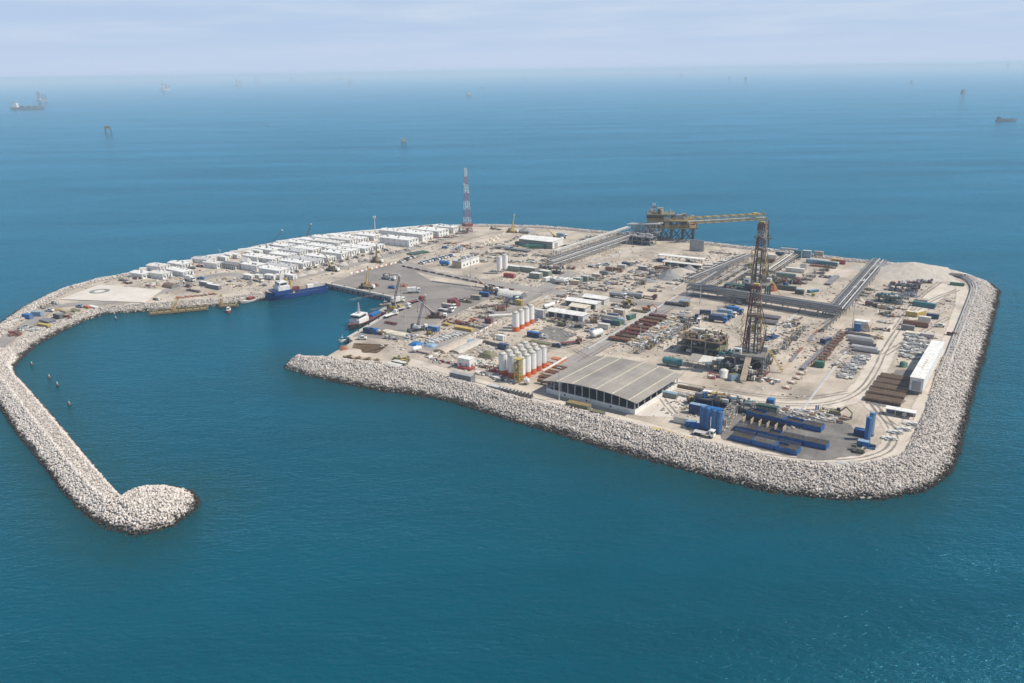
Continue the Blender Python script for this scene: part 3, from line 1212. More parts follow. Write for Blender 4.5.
@cached
def tank_v(r=2.0, h=6.0, col='white', top=None):
    b2 = MB()
    b2.lathe([(r * 1.05, 0), (r * 1.05, .2), (r, .22), (r, h), (r * .6, h + r * .25), (.15, h + r * .35)], 18, col)
    b2.bar((r + .15, 0, 0), (r + .15, 0, h + .6), .25, top or 'grey')
    return b2.mesh('tank', True)


@cached
def skid(L=6.0, W=2.6, H=2.4, c1='grey', c2='blue', seed=0):
    rd = random.Random(seed)
    b2 = MB()
    b2.box(0, 0, 0, L, W, .3, c1)
    for sx_ in (-1, 1):
        for sy_ in (-1, 1):
            b2.bar((sx_ * (L / 2 - .1), sy_ * (W / 2 - .1), .3), (sx_ * (L / 2 - .1), sy_ * (W / 2 - .1), H), .2, c1)
    for s_ in (-1, 1):
        b2.bar((-L / 2, s_ * (W / 2 - .1), H), (L / 2, s_ * (W / 2 - .1), H), .2, c1)
        b2.bar((s_ * (L / 2 - .1), -W / 2, H), (s_ * (L / 2 - .1), W / 2, H), .2, c1)
    x = -L / 2 + .5
    while x < L / 2 - .9:
        w = rd.uniform(.8, 1.8)
        hh = rd.uniform(.6, H - .7)
        if rd.random() < .5:
            b2.box(x + w / 2, rd.uniform(-.3, .3), .3, w, W * rd.uniform(.4, .75), hh, rd.choice((c1, c2, c2)))
        else:
            b2.cyl((x, 0, .3 + hh / 2), (x + w, 0, .3 + hh / 2), hh / 2, None, 10, rd.choice((c2, 'steel')))
        x += w + .3
    return b2.mesh('skid')


@cached
def pile(L=8.0, W=5.0, H=1.6, cols=('grey', 'tan'), seed=0, n_=16, elong=2.2):
    rd = random.Random(seed)
    b2 = MB()
    for i in range(n_):
        l = rd.uniform(.8, 1.6) * elong ** rd.random()
        w = rd.uniform(.5, 1.5)
        h = rd.uniform(.25, 1.0) * H * .6
        x, y = rd.uniform(-.5, .5) * (L - l * .6), rd.uniform(-.5, .5) * (W - w * .6)
        z = 0 if i < n_ * .6 else rd.uniform(.1, .5) * H
        b2.box(x, y, z, l, w, h, rd.choice(cols), rd.choice((0, math.pi / 2, rd.uniform(-.4, .4))))
    return b2.mesh('pile')


@cached
def pipestack(L=12.0, n_=8, rows=3, r=.16, col='brown', sl='timber'):
    b2 = MB()
    for k in (-.35, 0, .35):
        b2.box(L * k, 0, 0, .3, n_ * r * 2.1 + .4, .25, sl)
        for s_ in (-1, 1):
            b2.bar((L * k, s_ * (n_ * r * 1.05 + .2), 0), (L * k, s_ * (n_ * r * 1.05 + .2), .3 + rows * r * 2), .12, sl)
    for j in range(rows):
        for i in range(n_ - (j % 2)):
            y = (i - (n_ - 1 - (j % 2)) / 2) * r * 2.1
            b2.cyl((-L / 2, y, .25 + r + j * r * 1.8), (L / 2, y, .25 + r + j * r * 1.8), r, None, 6, col)
    return b2.mesh('pipe_stack')


@cached
def slabs(L=8.0, W=3.0, n_=3, h=.25, col='concrete', seed=0):
    rd = random.Random(seed)
    b2 = MB()
    z = 0
    for i in range(n_):
        for k in (-.3, .3):
            b2.box(L * k, 0, z, .25, W * .9, .12, 'timber')
        b2.box(rd.uniform(-.2, .2), rd.uniform(-.1, .1), z + .12, L * rd.uniform(.92, 1), W * rd.uniform(.94, 1), h, col)
        z += .12 + h
    return b2.mesh('slab_stack')


@cached
def tarp(L=6.0, W=4.0, H=2.0, col='blue', seed=0):
    rd = random.Random(seed)
    b2 = MB()
    nx_, ny_ = 8, 6
    vs_ = []
    for j in range(ny_ + 1):
        for i in range(nx_ + 1):
            u, v = i / nx_ * 2 - 1, j / ny_ * 2 - 1
            e = max(abs(u), abs(v))
            z = H * (1 - e ** 3) * rd.uniform(.75, 1.05) if e < 1 else 0
            vs_.append((u * L / 2 + rd.uniform(-.2, .2), v * W / 2 + rd.uniform(-.2, .2), z))
    fs_ = [(j * (nx_ + 1) + i, j * (nx_ + 1) + i + 1, (j + 1) * (nx_ + 1) + i + 1, (j + 1) * (nx_ + 1) + i) for j in range(ny_) for i in range(nx_)]
    b2.add(vs_, fs_, col)
    return b2.mesh('tarp_heap')


@cached
def heap(r=5.0, h=3.0, col='gravelgrey', seed=0, sx_=1.0):
    rd = random.Random(seed)
    b2 = MB()
    n_, kk = 24, 6
    vs_ = [(0, 0, h)]
    jit = [rd.uniform(.85, 1.15) for _ in range(n_)]
    for k in range(1, kk + 1):
        for i in range(n_):
            t_ = 2 * math.pi * i / n_
            q = k / kk
            rr2 = r * q * (1 + (jit[i] - 1) * q) * rd.uniform(.97, 1.03)
            vs_.append((rr2 * math.cos(t_) * sx_, rr2 * math.sin(t_), h * (1 - q) * rd.uniform(.93, 1.05) - (.1 if k == kk else 0)))
    fs_ = [(0, 1 + i, 1 + (i + 1) % n_) for i in range(n_)]
    for k in range(kk - 1):
        for i in range(n_):
            j = (i + 1) % n_
            fs_.append((1 + k * n_ + i, 1 + (k + 1) * n_ + i, 1 + (k + 1) * n_ + j, 1 + k * n_ + j))
    b2.add(vs_, fs_, col)
    return b2.mesh('heap', True)


@cached
def barrier(col='white'):
    b2 = MB()
    b2.box(0, 0, 0, 2.6, .75, .3, col)
    b2.box(0, 0, .3, 2.6, .6, .7, col, 0, (1, .5))
    return b2.mesh('road_barrier')


@cached
def mast_light(h=14.0):
    b2 = MB()
    b2.cyl((0, 0, 0), (0, 0, h), .22, .12, 8, 'lightgrey')
    b2.box(0, 0, h, 1.8, .5, .35, 'lightgrey')
    b2.box(0, 0, 0, .8, .8, .4, 'concrete')
    return b2.mesh('light_mast')


NAMES = dict(container='shipping_container', cabin='site_cabin', pickup='pickup_truck', truck='truck', loader='wheel_loader', excavator='excavator', forklift='forklift',
             tank_h='horizontal_tank', tank_v='vertical_tank', skid='equipment_skid', pile='material_pile', pipestack='pipe_stack', slabs='slab_stack', tarp='covered_heap',
             heap='stockpile', barrier='road_barrier', mast_light='light_mast')
CATS = dict(container='container', cabin='cabin', pickup='pickup', truck='truck', loader='loader', excavator='excavator', forklift='forklift', tank_h='tank', tank_v='tank',
            skid='equipment skid', pile='material pile', pipestack='pipe stack', slabs='slab stack', tarp='covered heap', heap='stockpile', barrier='barrier',
            mast_light='light mast')
FN = dict(container=container, cabin=cabin, pickup=pickup, truck=truck, loader=loader, excavator=excavator, forklift=forklift, tank_h=tank_h, tank_v=tank_v, skid=skid, pile=pile,
          pipestack=pipestack, slabs=slabs, tarp=tarp, heap=heap, barrier=barrier, mast_light=mast_light)


def put(kind, args, px, py, ang, label, group=None, name=None, cat=None, z=GZ):
    """ang in degrees from the V direction of the site grid (90 = U)"""
    p = at(px, py, z)
    p.z += .12
    o = mobj(name or NAMES[kind], FN[kind](*args), None, p, VA + R(ang))
    return tag(o, label, cat or CATS[kind], group)


ONES = 'first second third fourth fifth sixth seventh eighth ninth tenth eleventh twelfth thirteenth fourteenth fifteenth sixteenth seventeenth eighteenth nineteenth twentieth'.split()
ONES += ['twenty-' + x for x in ONES[:9]] + ['thirtieth'] + ['thirty-' + x for x in ONES[:9]] + ['fortieth']
CNAME = dict(offwhite='cream', maroon='dark red', lightblue='pale blue', lightgrey='pale grey', midgrey='grey')


def row(kind, argl, a, c, n_, ang, label, group, jit=.4, skip=(), name=None, cat=None, end=None):
    A, C = at(*a), at(*c)
    for i in range(n_):
        if i in skip:
            continue
        p = A.lerp(C, i / max(1, n_ - 1)) + Vector((random.uniform(-jit, jit), random.uniform(-jit, jit), .12))
        ar = argl[i % len(argl)] if isinstance(argl, list) else argl
        o = mobj(name or NAMES[kind], FN[kind](*ar), None, p, VA + R(ang + random.uniform(-3, 3)))
        lb = label.replace('{c}', CNAME.get(str(ar[0]), str(ar[0])))
        tag(o, lb + ', ' + ONES[i] + ' from ' + (end or 'the left'), cat or CATS[kind], group)


def proj(p):
    d = Vector(p) - Vector((0, 0, CAM_H))
    w = d.dot(Fv)
    return 512 + d.dot(rr) / w * FPX, 341.5 - d.dot(ur) / w * FPX


def height(px, py, pyt, z=GZ):
    """height of a thing standing at (px, py) whose top shows at row pyt"""
    b_ = at(px, py, z)
    lo, hi = 0.0, 120.0
    for _ in range(40):
        k = (lo + hi) / 2
        if proj((b_.x, b_.y, z + k))[1] > pyt:
            lo = k
        else:
            hi = k
    return lo


# ------------------------------------------------------------------ the big open shed
A, B = at(546.7, 392.5), at(635, 414.8)
dV = (B - A)
SL = dV.length
ax = dV.normalized()
ay = Vector((-ax.y, ax.x, 0))
e1, e2 = at(636.3, 401.8, GZ + 6), at(671.8, 374, GZ + 6)
SD = (e2 - e1).length
pc = A + ax * SL / 2 + ay * SD / 2
shed = thing('open_shed', pc, math.atan2(ax.y, ax.x), 'big grey roofed open shed with a white dwarf wall beside the rock slope', 'shed')
EV, RDG = 5.6, 7.6


def arc(x):
    return EV + (RDG - EV) * (1 - (2 * x / (SL + 3)) ** 2)


NS = 12
for k in range(NS):
    x0, x1 = -SL / 2 - 1.5 + k * (SL + 3) / NS, -SL / 2 - 1.5 + (k + 1) * (SL + 3) / NS - .12
    y0, y1 = -SD / 2 - 1.4, SD / 2 + 1.4
    b2 = MB()
    vs_ = [(x, y, arc(x) - (.18 if lo else 0)) for lo in (1, 0) for y in (y0, y1) for x in (x0, x1)]
    b2.add(vs_, [(0, 2, 3, 1), (4, 5, 7, 6), (0, 1, 5, 4), (3, 2, 6, 7), (1, 3, 7, 5), (2, 0, 4, 6)], 'roofgrey' if k in (1, 4, 5, 9, 10) else 'roofpale')
    for i in range(5):
        xx = x0 + (i + .5) * (x1 - x0) / 5
        b2.bar((xx, y0, arc(xx) + .03), (xx, y1, arc(xx) + .03), .08, 'roofpale')
    b2.build('roof_panel', shed)
    if k in (2, 4, 7, 9, 11):
        MB().box(x0 - .06, 0, arc(x0) - .05, .35, y1 - y0, .16, 'cream').build('roof_seam', shed)
for x in (-SL / 2 + .3, SL / 2 - .3):
    MB().box(x, 0, 0, .35, SD - .8, 1.9, 'white').build('dwarf_wall', shed)
fw = MB().box(0, -SD / 2, 0, SL, .35, 2.1, 'white').build('dwarf_wall', shed)
for q in (.22, .47, .74):
    MB().box(-SL / 2 + SL * q, -SD / 2 - .2, .7, .7, .1, .7, 'black').build('vent', fw)
MB().box(0, SD / 2, 0, SL, .35, 2.1, 'white').build('dwarf_wall', shed)
for i in range(13):
    x = -SL / 2 + .25 + i * (SL - .5) / 12
    MB().box(x, -SD / 2 + .05, 2.1, .35, .3, arc(x) - 2.4, 'lightgrey').build('column', shed)
    MB().box(x, SD / 2 - .05, 2.1, .35, .3, arc(x) - 2.4, 'lightgrey').build('column', shed)
for i in range(7):
    y = -SD / 2 + 3 + i * (SD - 6) / 6
    for s_ in (-1, 1):
        MB().box(s_ * (SL / 2 - .3), y, 1.9, .3, .35, arc(SL / 2) - 2.2, 'lightgrey').build('column', shed)
for i in range(6):
    y = -SD / 2 + 4 + i * (SD - 8) / 5
    MB().box(0, y, EV - .9, SL - 1, .25, .5, 'midgrey').build('roof_beam', shed)
MB().add([(-SL / 2 + .5, -SD / 2 + .4, .06), (SL / 2 - .5, -SD / 2 + .4, .06), (SL / 2 - .5, SD / 2 - .4, .06), (-SL / 2 + .5, SD / 2 - .4, .06)], [(0, 1, 2, 3)], 'midgrey').build('floor', shed)
for i, (x, y) in enumerate(((-12, -6), (-3, 4), (8, -4), (14, 8))):
    w = pc + ax * x + ay * y
    tag(mobj('equipment_skid', skid(6.0, 2.6, 2.4, 'olive', 'steel', 60 + i), None, (w.x, w.y, GZ + .08), VA), 'machine skid in the shade of the big open shed, ' + ('first', 'second', 'third', 'fourth')[i] + ' from the silos', 'equipment skid',
        'skids inside the open shed')


# ------------------------------------------------------------------ silos
def make_silo(name, r, h, body, skirt, rail, cone=False, label='', cat='silo', sk=2.6):
    t_ = thing(name, (0, 0, 0), 0, label, cat)
    z0 = sk if not cone else 3.4
    b2 = MB().lathe([(r, z0), (r, h)], 18, body, 0, 0, False)
    bd = b2.build('body', t_, smooth=True)
    rfo = MB().lathe([(r, h), (r * .75, h + r * .28), (r * .25, h + r * .4)], 18, 'offwhite' if body == 'silowhite' else body).build('roof', t_, smooth=True)
    if cone:
        MB().lathe([(.4, 1.3), (r, 3.4)], 18, body).build('cone', t_, smooth=True)
        for i in range(4):
            q = math.pi / 4 + i * math.pi / 2
            MB().bar((r * .95 * math.cos(q), r * .95 * math.sin(q), 0), (r * .95 * math.cos(q), r * .95 * math.sin(q), 4.2), .28, skirt).build('leg', t_)
    else:
        MB().lathe([(r * 1.03, 0), (r * 1.03, sk)], 18, skirt, 0, 0, False).build('skirt', t_, smooth=True)
    rl = MB()
    n_ = 10
    for i in range(n_):
        a0, a1 = 2 * math.pi * i / n_, 2 * math.pi * (i + 1) / n_
        for zz in (h + .55, h + 1.1):
            rl.bar((r * math.cos(a0), r * math.sin(a0), zz), (r * math.cos(a1), r * math.sin(a1), zz), .05, rail)
        rl.bar((r * math.cos(a0), r * math.sin(a0), h), (r * math.cos(a0), r * math.sin(a0), h + 1.1), .05, rail)
    rl.build('railing', rfo)
    ld = MB()
    for s_ in (-.3, .3):
        ld.bar((s_, -r - .2, .3), (s_, -r - .2, h + 1.1), .06, 'lightgrey')
    for i in range(int(h / .8)):
        ld.bar((-.3, -r - .2, .6 + i * .8), (.3, -r - .2, .6 + i * .8), .04, 'lightgrey')
    ld.build('ladder', bd)
    return t_


ORD = ['first', 'second', 'third', 'fourth', 'fifth', 'sixth', 'seventh', 'eighth', 'ninth', 'tenth', 'eleventh', 'twelfth', 'thirteenth', 'fourteenth', 'fifteenth']
s0 = make_silo('storage_silo', 1.85, 10.0, 'silowhite', 'skirtorange', 'ochre')
c00, c01, c10 = at(521.5, 379.5), at(543, 367.3), at(503.5, 374.8)
uu, vv2 = (c01 - c00) / 4, (c10 - c00) / 2
first = True
for j in range(3):
    for i in range(5):
        o = s0 if first else copy_tree(s0)
        first = False
        p = c00 + uu * i + vv2 * j
        o.location = p
        o.rotation_euler = (0, 0, VA + R(random.uniform(0, 360)))
        colname = ['column nearest the shed', 'middle column', 'column nearest the quay'][j]
        tag(o, 'white orange-footed silo in the big cluster, ' + colname + ', ' + ORD[i] + ' from the sea', 'silo', 'white silos of the big cluster')
a, c = at(516, 331), at(531, 323.2)
for i in range(4):
    o = copy_tree(s0)
    o.location = a.lerp(c, i / 3)
    o.rotation_euler = (0, 0, VA + 1.9)
    tag(o, 'white orange-footed silo, ' + ORD[i] + ' from the sea in the row of four', 'silo', 'row of four white silos')
s1 = make_silo('storage_silo', 1.9, 11.5, 'silowhite', 'lightgrey', 'lightgrey', True)
s1.location = at(499.5, 273.5)
tag(s1, 'tall white cone-bottomed silo behind the crossing road, the nearer of two', 'silo', 'pair of cone-bottomed silos')
o = copy_tree(s1)
o.location = at(505.2, 271.8)
tag(o, 'tall white cone-bottomed silo behind the crossing road, the farther of two', 'silo', 'pair of cone-bottomed silos')
s2 = make_silo('storage_silo', 1.12, 8.6, 'blue', 'navy', 'blue', sk=.8)
for i, (x, y) in enumerate(((702, 428.5), (707, 430), (713.5, 432), (718.8, 433.5))):
    o = s2 if i == 0 else copy_tree(s2)
    o.location = at(x, y)
    tag(o, 'slim bright blue upright silo, ' + ORD[i] + ' from the big shed in the row of four', 'silo', 'row of four slim blue silos')
for i, (x, y, lb) in enumerate(((867, 440, 'slim blue upright silo standing alone at the bend of the perimeter road'), (870.5, 435.5, 'slim pale blue upright silo behind the lone blue one at the road bend'))):
    o = copy_tree(s2)
    o.location = at(x, y)
    if i:
        for ch in o.children:
            if ch.name.startswith('body'):
                me = ch.data.copy()
                me.materials[0] = M['lightblue']
                ch.data = me
    tag(o, lb, 'silo')
# yellow stair tower in front of the cluster
st = thing('stair_tower', at(518.5, 382.2), VA, 'yellow steel stair tower in front of the big silo cluster', 'stair tower')
MB().lattice((0, 0, 0), (0, 0, 11), 2.6, 2.6, 6, 'yellow', .22).build('frame', st)
for i in range(6):
    s_ = 1 if i % 2 else -1
    MB().bar((-1.1 * s_, 0, .4 + i * 1.75), (1.1 * s_, 0, 2.1 + i * 1.75), .6, 'ochre').build('stair_flight', st)
MB().box(0, 0, 11, 3, 3, .15, 'yellow').build('platform', st)
bw = thing('bund_wall', at(550, 366), UA, 'white and orange low bund beside the big silo cluster', 'bund')
MB().box(0, -2.6, 0, 22, .5, 1.1, 'orange').build('lower_wall', bw)
MB().box(0, -2.6, 1.1, 22, .4, .8, 'white').build('upper_wall', bw)
MB().box(3, 1.0, 0, 14, 5.5, .5, 'tan').build('tray', bw)
for i in range(3):
    MB().box(-1 + i * 4.5, 1.2, .5, 3.2, 4.0, .9, ('orange', 'pink', 'orange')[i]).build('pallet_load', bw)
for i in range(6):
    put('pipestack', (8.0, 2, 1, .4, ('rust', 'pink', 'rust', 'tan', 'rust', 'pink')[i]), 547 + i * 2.8, 378.5 - i * 2.3, 0, 'rust red pipes on sleepers beside the big shed, ' + ONES[i] + ' from the sea', 'rust red pipes by the shed')
put('tank_h', (9.0, .9, 'rust'), 547, 385, 0, 'long rust brown tank lying at the corner of the big shed')
put('tank_h', (1.6, 1.3, 'white'), 526.5, 384.5, 0, 'short white tank lying at the foot of the stair tower')


# ------------------------------------------------------------------ blue open mud tanks
def mud_tank(L, cover, seed):
    rd = random.Random(seed)
    t_ = thing('mud_tank', (0, 0, 0), 0, '', 'tank')
    W_, H_ = 4.6, 2.0
    b2 = MB()
    for s_ in (-1, 1):
        b2.box(0, s_ * (W_ / 2 - .06), .25, L, .12, H_ - .25, 'tankblue')
        b2.box(s_ * (L / 2 - .06), 0, .25, .12, W_ - .25, H_ - .25, 'tankblue')
    b2.box(0, 0, .1, L, W_, .2, 'navy')
    for i in range(int(L / 1.5)):
        for s_ in (-1, 1):
            b2.box(-L / 2 + .75 + i * 1.5, s_ * (W_ / 2 + .05), .3, .14, .1, H_ - .4, 'tankblue')
    b2.build('body', t_)
    MB().add([(-L / 2 + .15, -W_ / 2 + .15, H_ - .8), (L / 2 - .15, -W_ / 2 + .15, H_ - .8), (L / 2 - .15, W_ / 2 - .15, H_ - .8), (-L / 2 + .15, W_ / 2 - .15, H_ - .8)],
             [(0, 1, 2, 3)], 'oildark').build('mud_surface', t_)
    n_ = max(2, int(L / 3))
    for i in range(n_):
        if rd.random() < cover:
            MB().box(-L / 2 + (i + .5) * L / n_, 0, H_ + .02, L / n_ - .2, W_ - .1, .12, rd.choice(('oildark', 'oildark', 'brown', 'dark', 'oildark'))).build('grating', t_)
    wk = MB()
    for s_ in (-1, 1):
        for zz in (.55, 1.1):
            wk.bar((-L / 2, s_ * W_ / 2, H_ + zz), (L / 2, s_ * W_ / 2, H_ + zz), .07, 'ochre' if s_ < 0 else 'grey')
    wk.build('handrail', t_)
    return t_


for rw, (a, c, n_, cov, ttl) in enumerate((((748, 413.8), (823, 431), 4, .7, 'row nearest the haul road'), ((736, 428.6), (828, 448.6), 4, .85, 'middle row'),
                                           ((732, 437.8), (799, 454), 3, .95, 'row nearest the rock slope'))):
    p, L, an = span(a, c)
    A, B = at(*a), at(*c)
    for i in range(n_):
        t_ = mud_tank(L / n_ - .35, cov, rw * 10 + i)
        t_.location = A.lerp(B, (i + .5) / n_)
        t_.rotation_euler = (0, 0, an)
        tag(t_, 'open blue mud tank, ' + ttl + ', ' + ORD[i] + ' from the blue silos', 'tank', 'blue mud tanks')
p, L, an = span((744, 422), (784, 431.5))
bay = thing('settling_bay', p, an, 'dark steel frame bays between the rows of blue mud tanks', 'settling bay')
MB().box(0, 0, .05, L, 3.2, .3, 'black').build('floor', bay)
for i in range(6):
    x = -L / 2 + i * L / 5
    MB().box(x, 0, .3, .2, 3.2, 2.0, 'tan').build('partition', bay)
MB().box(0, 1.6, .3, L, .15, 2.1, 'oildark').build('side_plate', bay)
put('container', (8.0, 'darkgreen'), 767, 411.5, 0, 'dark green container behind the blue mud tanks')
put('container', (3.0, 'blue'), 770.5, 405, 0, 'small bright blue container at the edge of the haul road')
put('tank_v', (.6, 1.8, 'lightblue'), 816.5, 410, 0, 'tiny pale blue drum tank at the foot of the white kerb')

# ------------------------------------------------------------------ tall white module by the eastern slope
A, B = at(915, 394.5), at(936, 356)
p, L, an = (A + B) / 2, (B - A).length, math.atan2((B - A).y, (B - A).x)
wm = thing('storage_module', p, an, 'tall white box module on grey supports beside the eastern rock slope', 'module')
b2 = MB().box(0, 0, 1.6, L, 5.2, 5.6, 'white')
b2.build('wall', wm)
MB().box(0, 0, 7.2, L + .5, 5.6, .25, 'white').build('roof', wm)
for i in range(6):
    MB().box(-L / 2 + 2 + i * (L - 4) / 5, 0, 0, .8, 4.6, 1.6, 'grey').build('support', wm)
for i in range(5):
    MB().box(-L / 4 + i * 3.0, 0, 7.45, 1.6, .8, .2, 'cream').build('roof_hatch', wm)
MB().box(-L / 2 - .05, 0, 1.9, .12, 3.4, 4.0, 'grey').build('door', wm)
for i, (x, y) in enumerate(((883, 401.5), (886.5, 395.5), (890, 390), (893.5, 385), (897, 380))):
    for j in range(1):
        put('pipestack', (14.0, 16, 4, .17, 'brown'), x, y, 0, 'long stack of dark brown drill pipe beside the tall white module, ' + ORD[i] + ' from the sea', 'drill pipe stacks')
c = thing('open_shelter', at(900, 416), VA, 'low open shelter with a white roof edge near the bend of the perimeter road', 'shelter')
MB().box(0, 0, 2.6, 11, 3.4, .25, 'white').build('roof', c)
for x in (-5, -1.7, 1.7, 5):
    MB().box(x, -1.5, 0, .25, .25, 2.6, 'lightgrey').build('post', c)
MB().box(0, 1.5, 0, 10.6, .2, 2.6, 'midgrey').build('back_wall', c)
MB().cyl((1.5, -.6, .9), (1.5, .9, .9), .9, None, 12, 'offwhite').build('drum', c)

# pipeline along the eastern crest
P_ = smooth_path([at(942, 378), at(950, 355), at(958, 334), at(966, 313), at(972, 297), at(974.5, 288.5), at(970, 281), at(957, 276)], 3)
pl = thing('pipeline', P_[0], 0, 'pale pipeline curving along the crest of the eastern rock slope', 'pipeline')
for off, r, m, zz in ((-1.4, .55, 'lightgrey', 1.0), (.2, .4, 'pink', .9), (1.5, .4, 'steel', .9)):
    b2 = MB()
    Q = []
    for i, p in enumerate(P_):
        d = (P_[min(i + 1, len(P_) - 1)] - P_[max(0, i - 1)]).normalized()
        Q.append(p + Vector((-d.y, d.x, 0)) * off + Vector((0, 0, zz)) - P_[0])
    for a, c in zip(Q[:-1], Q[1:]):
        b2.cyl(a, c, r, None, 8, m, False)
    b2.build('pipe', pl)
for i in range(2, len(P_) - 1, 4):
    q = P_[i] - P_[0]
    d = (P_[i + 1] - P_[i - 1])
    MB().box(q.x, q.y, 0, .5, 4.4, .6, 'concrete', math.atan2(d.y, d.x)).build('sleeper', pl)


# ------------------------------------------------------------------ drilling rigs
def rig(p, an, H, c_leg, c_leg2, c_sub, label, floor=9.0):
    t_ = thing('drilling_rig', p, an, label, 'drilling rig')
    sub = MB()
    for x in (-6, 6):
        for y in (-5, 0, 5):
            sub.bar((x, y, 0), (x, y, floor), .8, c_sub)
        sub.bar((x, -5, .8), (x, 5, floor - .6), .45, c_sub)
        sub.bar((x, 5, .8), (x, -5, floor - .6), .45, c_sub)
        sub.box(x, 0, 0, 1.4, 12, .9, c_sub)
    for y in (-5, 5):
        sub.bar((-6, y, .8), (6, y, floor - .6), .45, c_sub)
        sub.bar((-6, y, floor - .6), (6, y, floor - .6), .6, c_sub)
    sub.build('substructure', t_)
    fl = MB().box(0, 0, floor, 14, 12, .6, 'midgrey').build('drill_floor', t_)
    rl = MB()
    for s_ in (-1, 1):
        for zz in (.5, 1.1):
            rl.bar((-7, s_ * 6, floor + .6 + zz), (7, s_ * 6, floor + .6 + zz), .1, 'yellow')
            rl.bar((s_ * 7, -6, floor + .6 + zz), (s_ * 7, 6, floor + .6 + zz), .1, 'yellow')
    rl.build('railing', fl)
    f0 = floor + .6
    top = H - 2.5
    # two legs of an A-mast plus cross ties
    for s_, cc in ((-1, c_leg), (1, c_leg2)):
        lg = MB().lattice((s_ * 3.3, 0, f0), (s_ * 1.5, 0, top), 1.6, 1.2, 12, cc, .3, 'tan' if s_ > 0 else c_leg)
        lg.build('mast_leg', t_)
    tie = MB()
    for i in range(12):
        k = i / 11
        x = 3.3 + (1.5 - 3.3) * k
        z = f0 + 1 + (top - f0 - 1) * k
        tie.bar((-x, .7, z), (x, .7, z), .24, c_leg if i % 2 else 'rust')
        if i < 11:
            k2 = (i + 1) / 11
            x2 = 3.3 + (1.5 - 3.3) * k2
            z2 = f0 + 1 + (top - f0 - 1) * k2
            tie.bar((-x, .9, z), (x2, .9, z2), .2, c_leg)
    tie.build('cross_tie', t_)
    cb = MB().box(0, 0, top, 4.4, 2.6, 1.4, c_leg)
    cb.box(0, 0, top + 1.4, 2.6, 1.8, .9, 'yellow')
    cb.build('crown_block', t_)
    MB().box(0, -2.0, f0 + (top - f0) * .58, 4.4, 2.6, 1.3, 'brown').build('racking_board', t_)
    hs = MB()
    for q in range(3):
        pts_ = [Vector((3.6 + q * .5, -1.2, f0 + 1)), Vector((5.6 + q * .4, -1.6, f0 + 7 + 2 * q)), Vector((4.0, -1.0, f0 + 13 + 3 * q)), Vector((2.4, -.6, f0 + 17 + 3 * q))]
        for a_, b3 in zip(smooth_path(pts_, 2)[:-1], smooth_path(pts_, 2)[1:]):
            hs.bar(a_, b3, .28, ('yellow', 'ochre', 'dark')[q])
    hs.build('hose', t_)
    zig = MB()
    for q in range(8):
        z0_, z1_ = f0 + 1 + q * 2.2, f0 + 1 + (q + 1) * 2.2
        zig.bar((-4.4 if q % 2 else -5.6, .6, z0_), (-5.6 if q % 2 else -4.4, .6, z1_), .3, 'yellow')
    zig.build('mast_stair', t_)
    tb = MB().box(0, 0, f0 + (top - f0) * .32, 1.5, 1.3, 3.2, 'yellow')
    tb.build('travelling_block', t_)
    cab = MB()
    for x in (-.4, 0, .4):
        cab.bar((x, 0, f0 + (top - f0) * .32 + 3), (x, 0, top), .12, 'dark')
    for x in (-1.2, 1.2):
        cab.cyl((x, -1.4, f0), (x, -1.4, f0 + (top - f0) * .6), .45, None, 6, 'dark')
    cab.build('drill_pipe_rack', t_)
    for s_ in (-1, 1):
        MB().bar((s_ * 4.2, 5.4, f0), (s_ * 2.4, .6, f0 + (top - f0) * .4), .4, c_leg2).build('back_stay', t_)
    dh = MB().box(-5.2, -4.2, f0, 3.4, 3.2, 2.7, 'white')
    dh.build('doghouse', t_)
    MB().box(-5.2, -5.85, f0 + 1.2, 1.8, .1, .9, 'glass').build('window', t_)
    MB().box(4.8, 4, f0, 3.4, 3, 2.2, 'lightgrey').build('drawworks', t_)
    rm = MB()
    rm.add([(-1.3, -6, f0 - .3), (1.3, -6, f0 - .3), (1.3, -16, 1.4), (-1.3, -16, 1.4), (-1.3, -6, f0 - .8), (1.3, -6, f0 - .8), (1.3, -16, .9), (-1.3, -16, .9)],
           [(0, 3, 2, 1), (4, 5, 6, 7), (0, 1, 5, 4), (1, 2, 6, 5), (2, 3, 7, 6), (3, 0, 4, 7)], 'tan')
    rm.build('pipe_ramp', t_)
    sw = MB()
    for i in range(12):
        sw.box(7.8 + i * .5, 4.5, f0 - .4 - i * .75, .6, 1.4, .12, 'yellow')
    for zz in (.1, 1.1):
        sw.bar((7.4, 3.8, f0 + zz), (13.6, 3.8, f0 - 9.2 + zz), .14, 'yellow')
    sw.build('stairway', t_)
    return t_


h1 = height(750, 372, 283)
rig(at(750, 372), VA + R(6), h1, 'maroon', 'rust', 'midgrey', 'tall maroon and white drilling rig mast, the nearer of two, behind the pale haul road')
h2 = height(757, 298, 221)
rg = rig(at(757, 298), VA, h2, 'brown', 'ochre', 'darkgreen', 'farther drilling rig with a red topped mast behind the long pipe rack')
for i in range(3):
    MB().lattice((0, 0, h2 * (.70 + i * .09)), (0, 0, h2 * (.79 + i * .09)), 4.4, 4.2, 2, ('maroon', 'lightgrey', 'maroon')[i], .34).build('mast_band', rg)
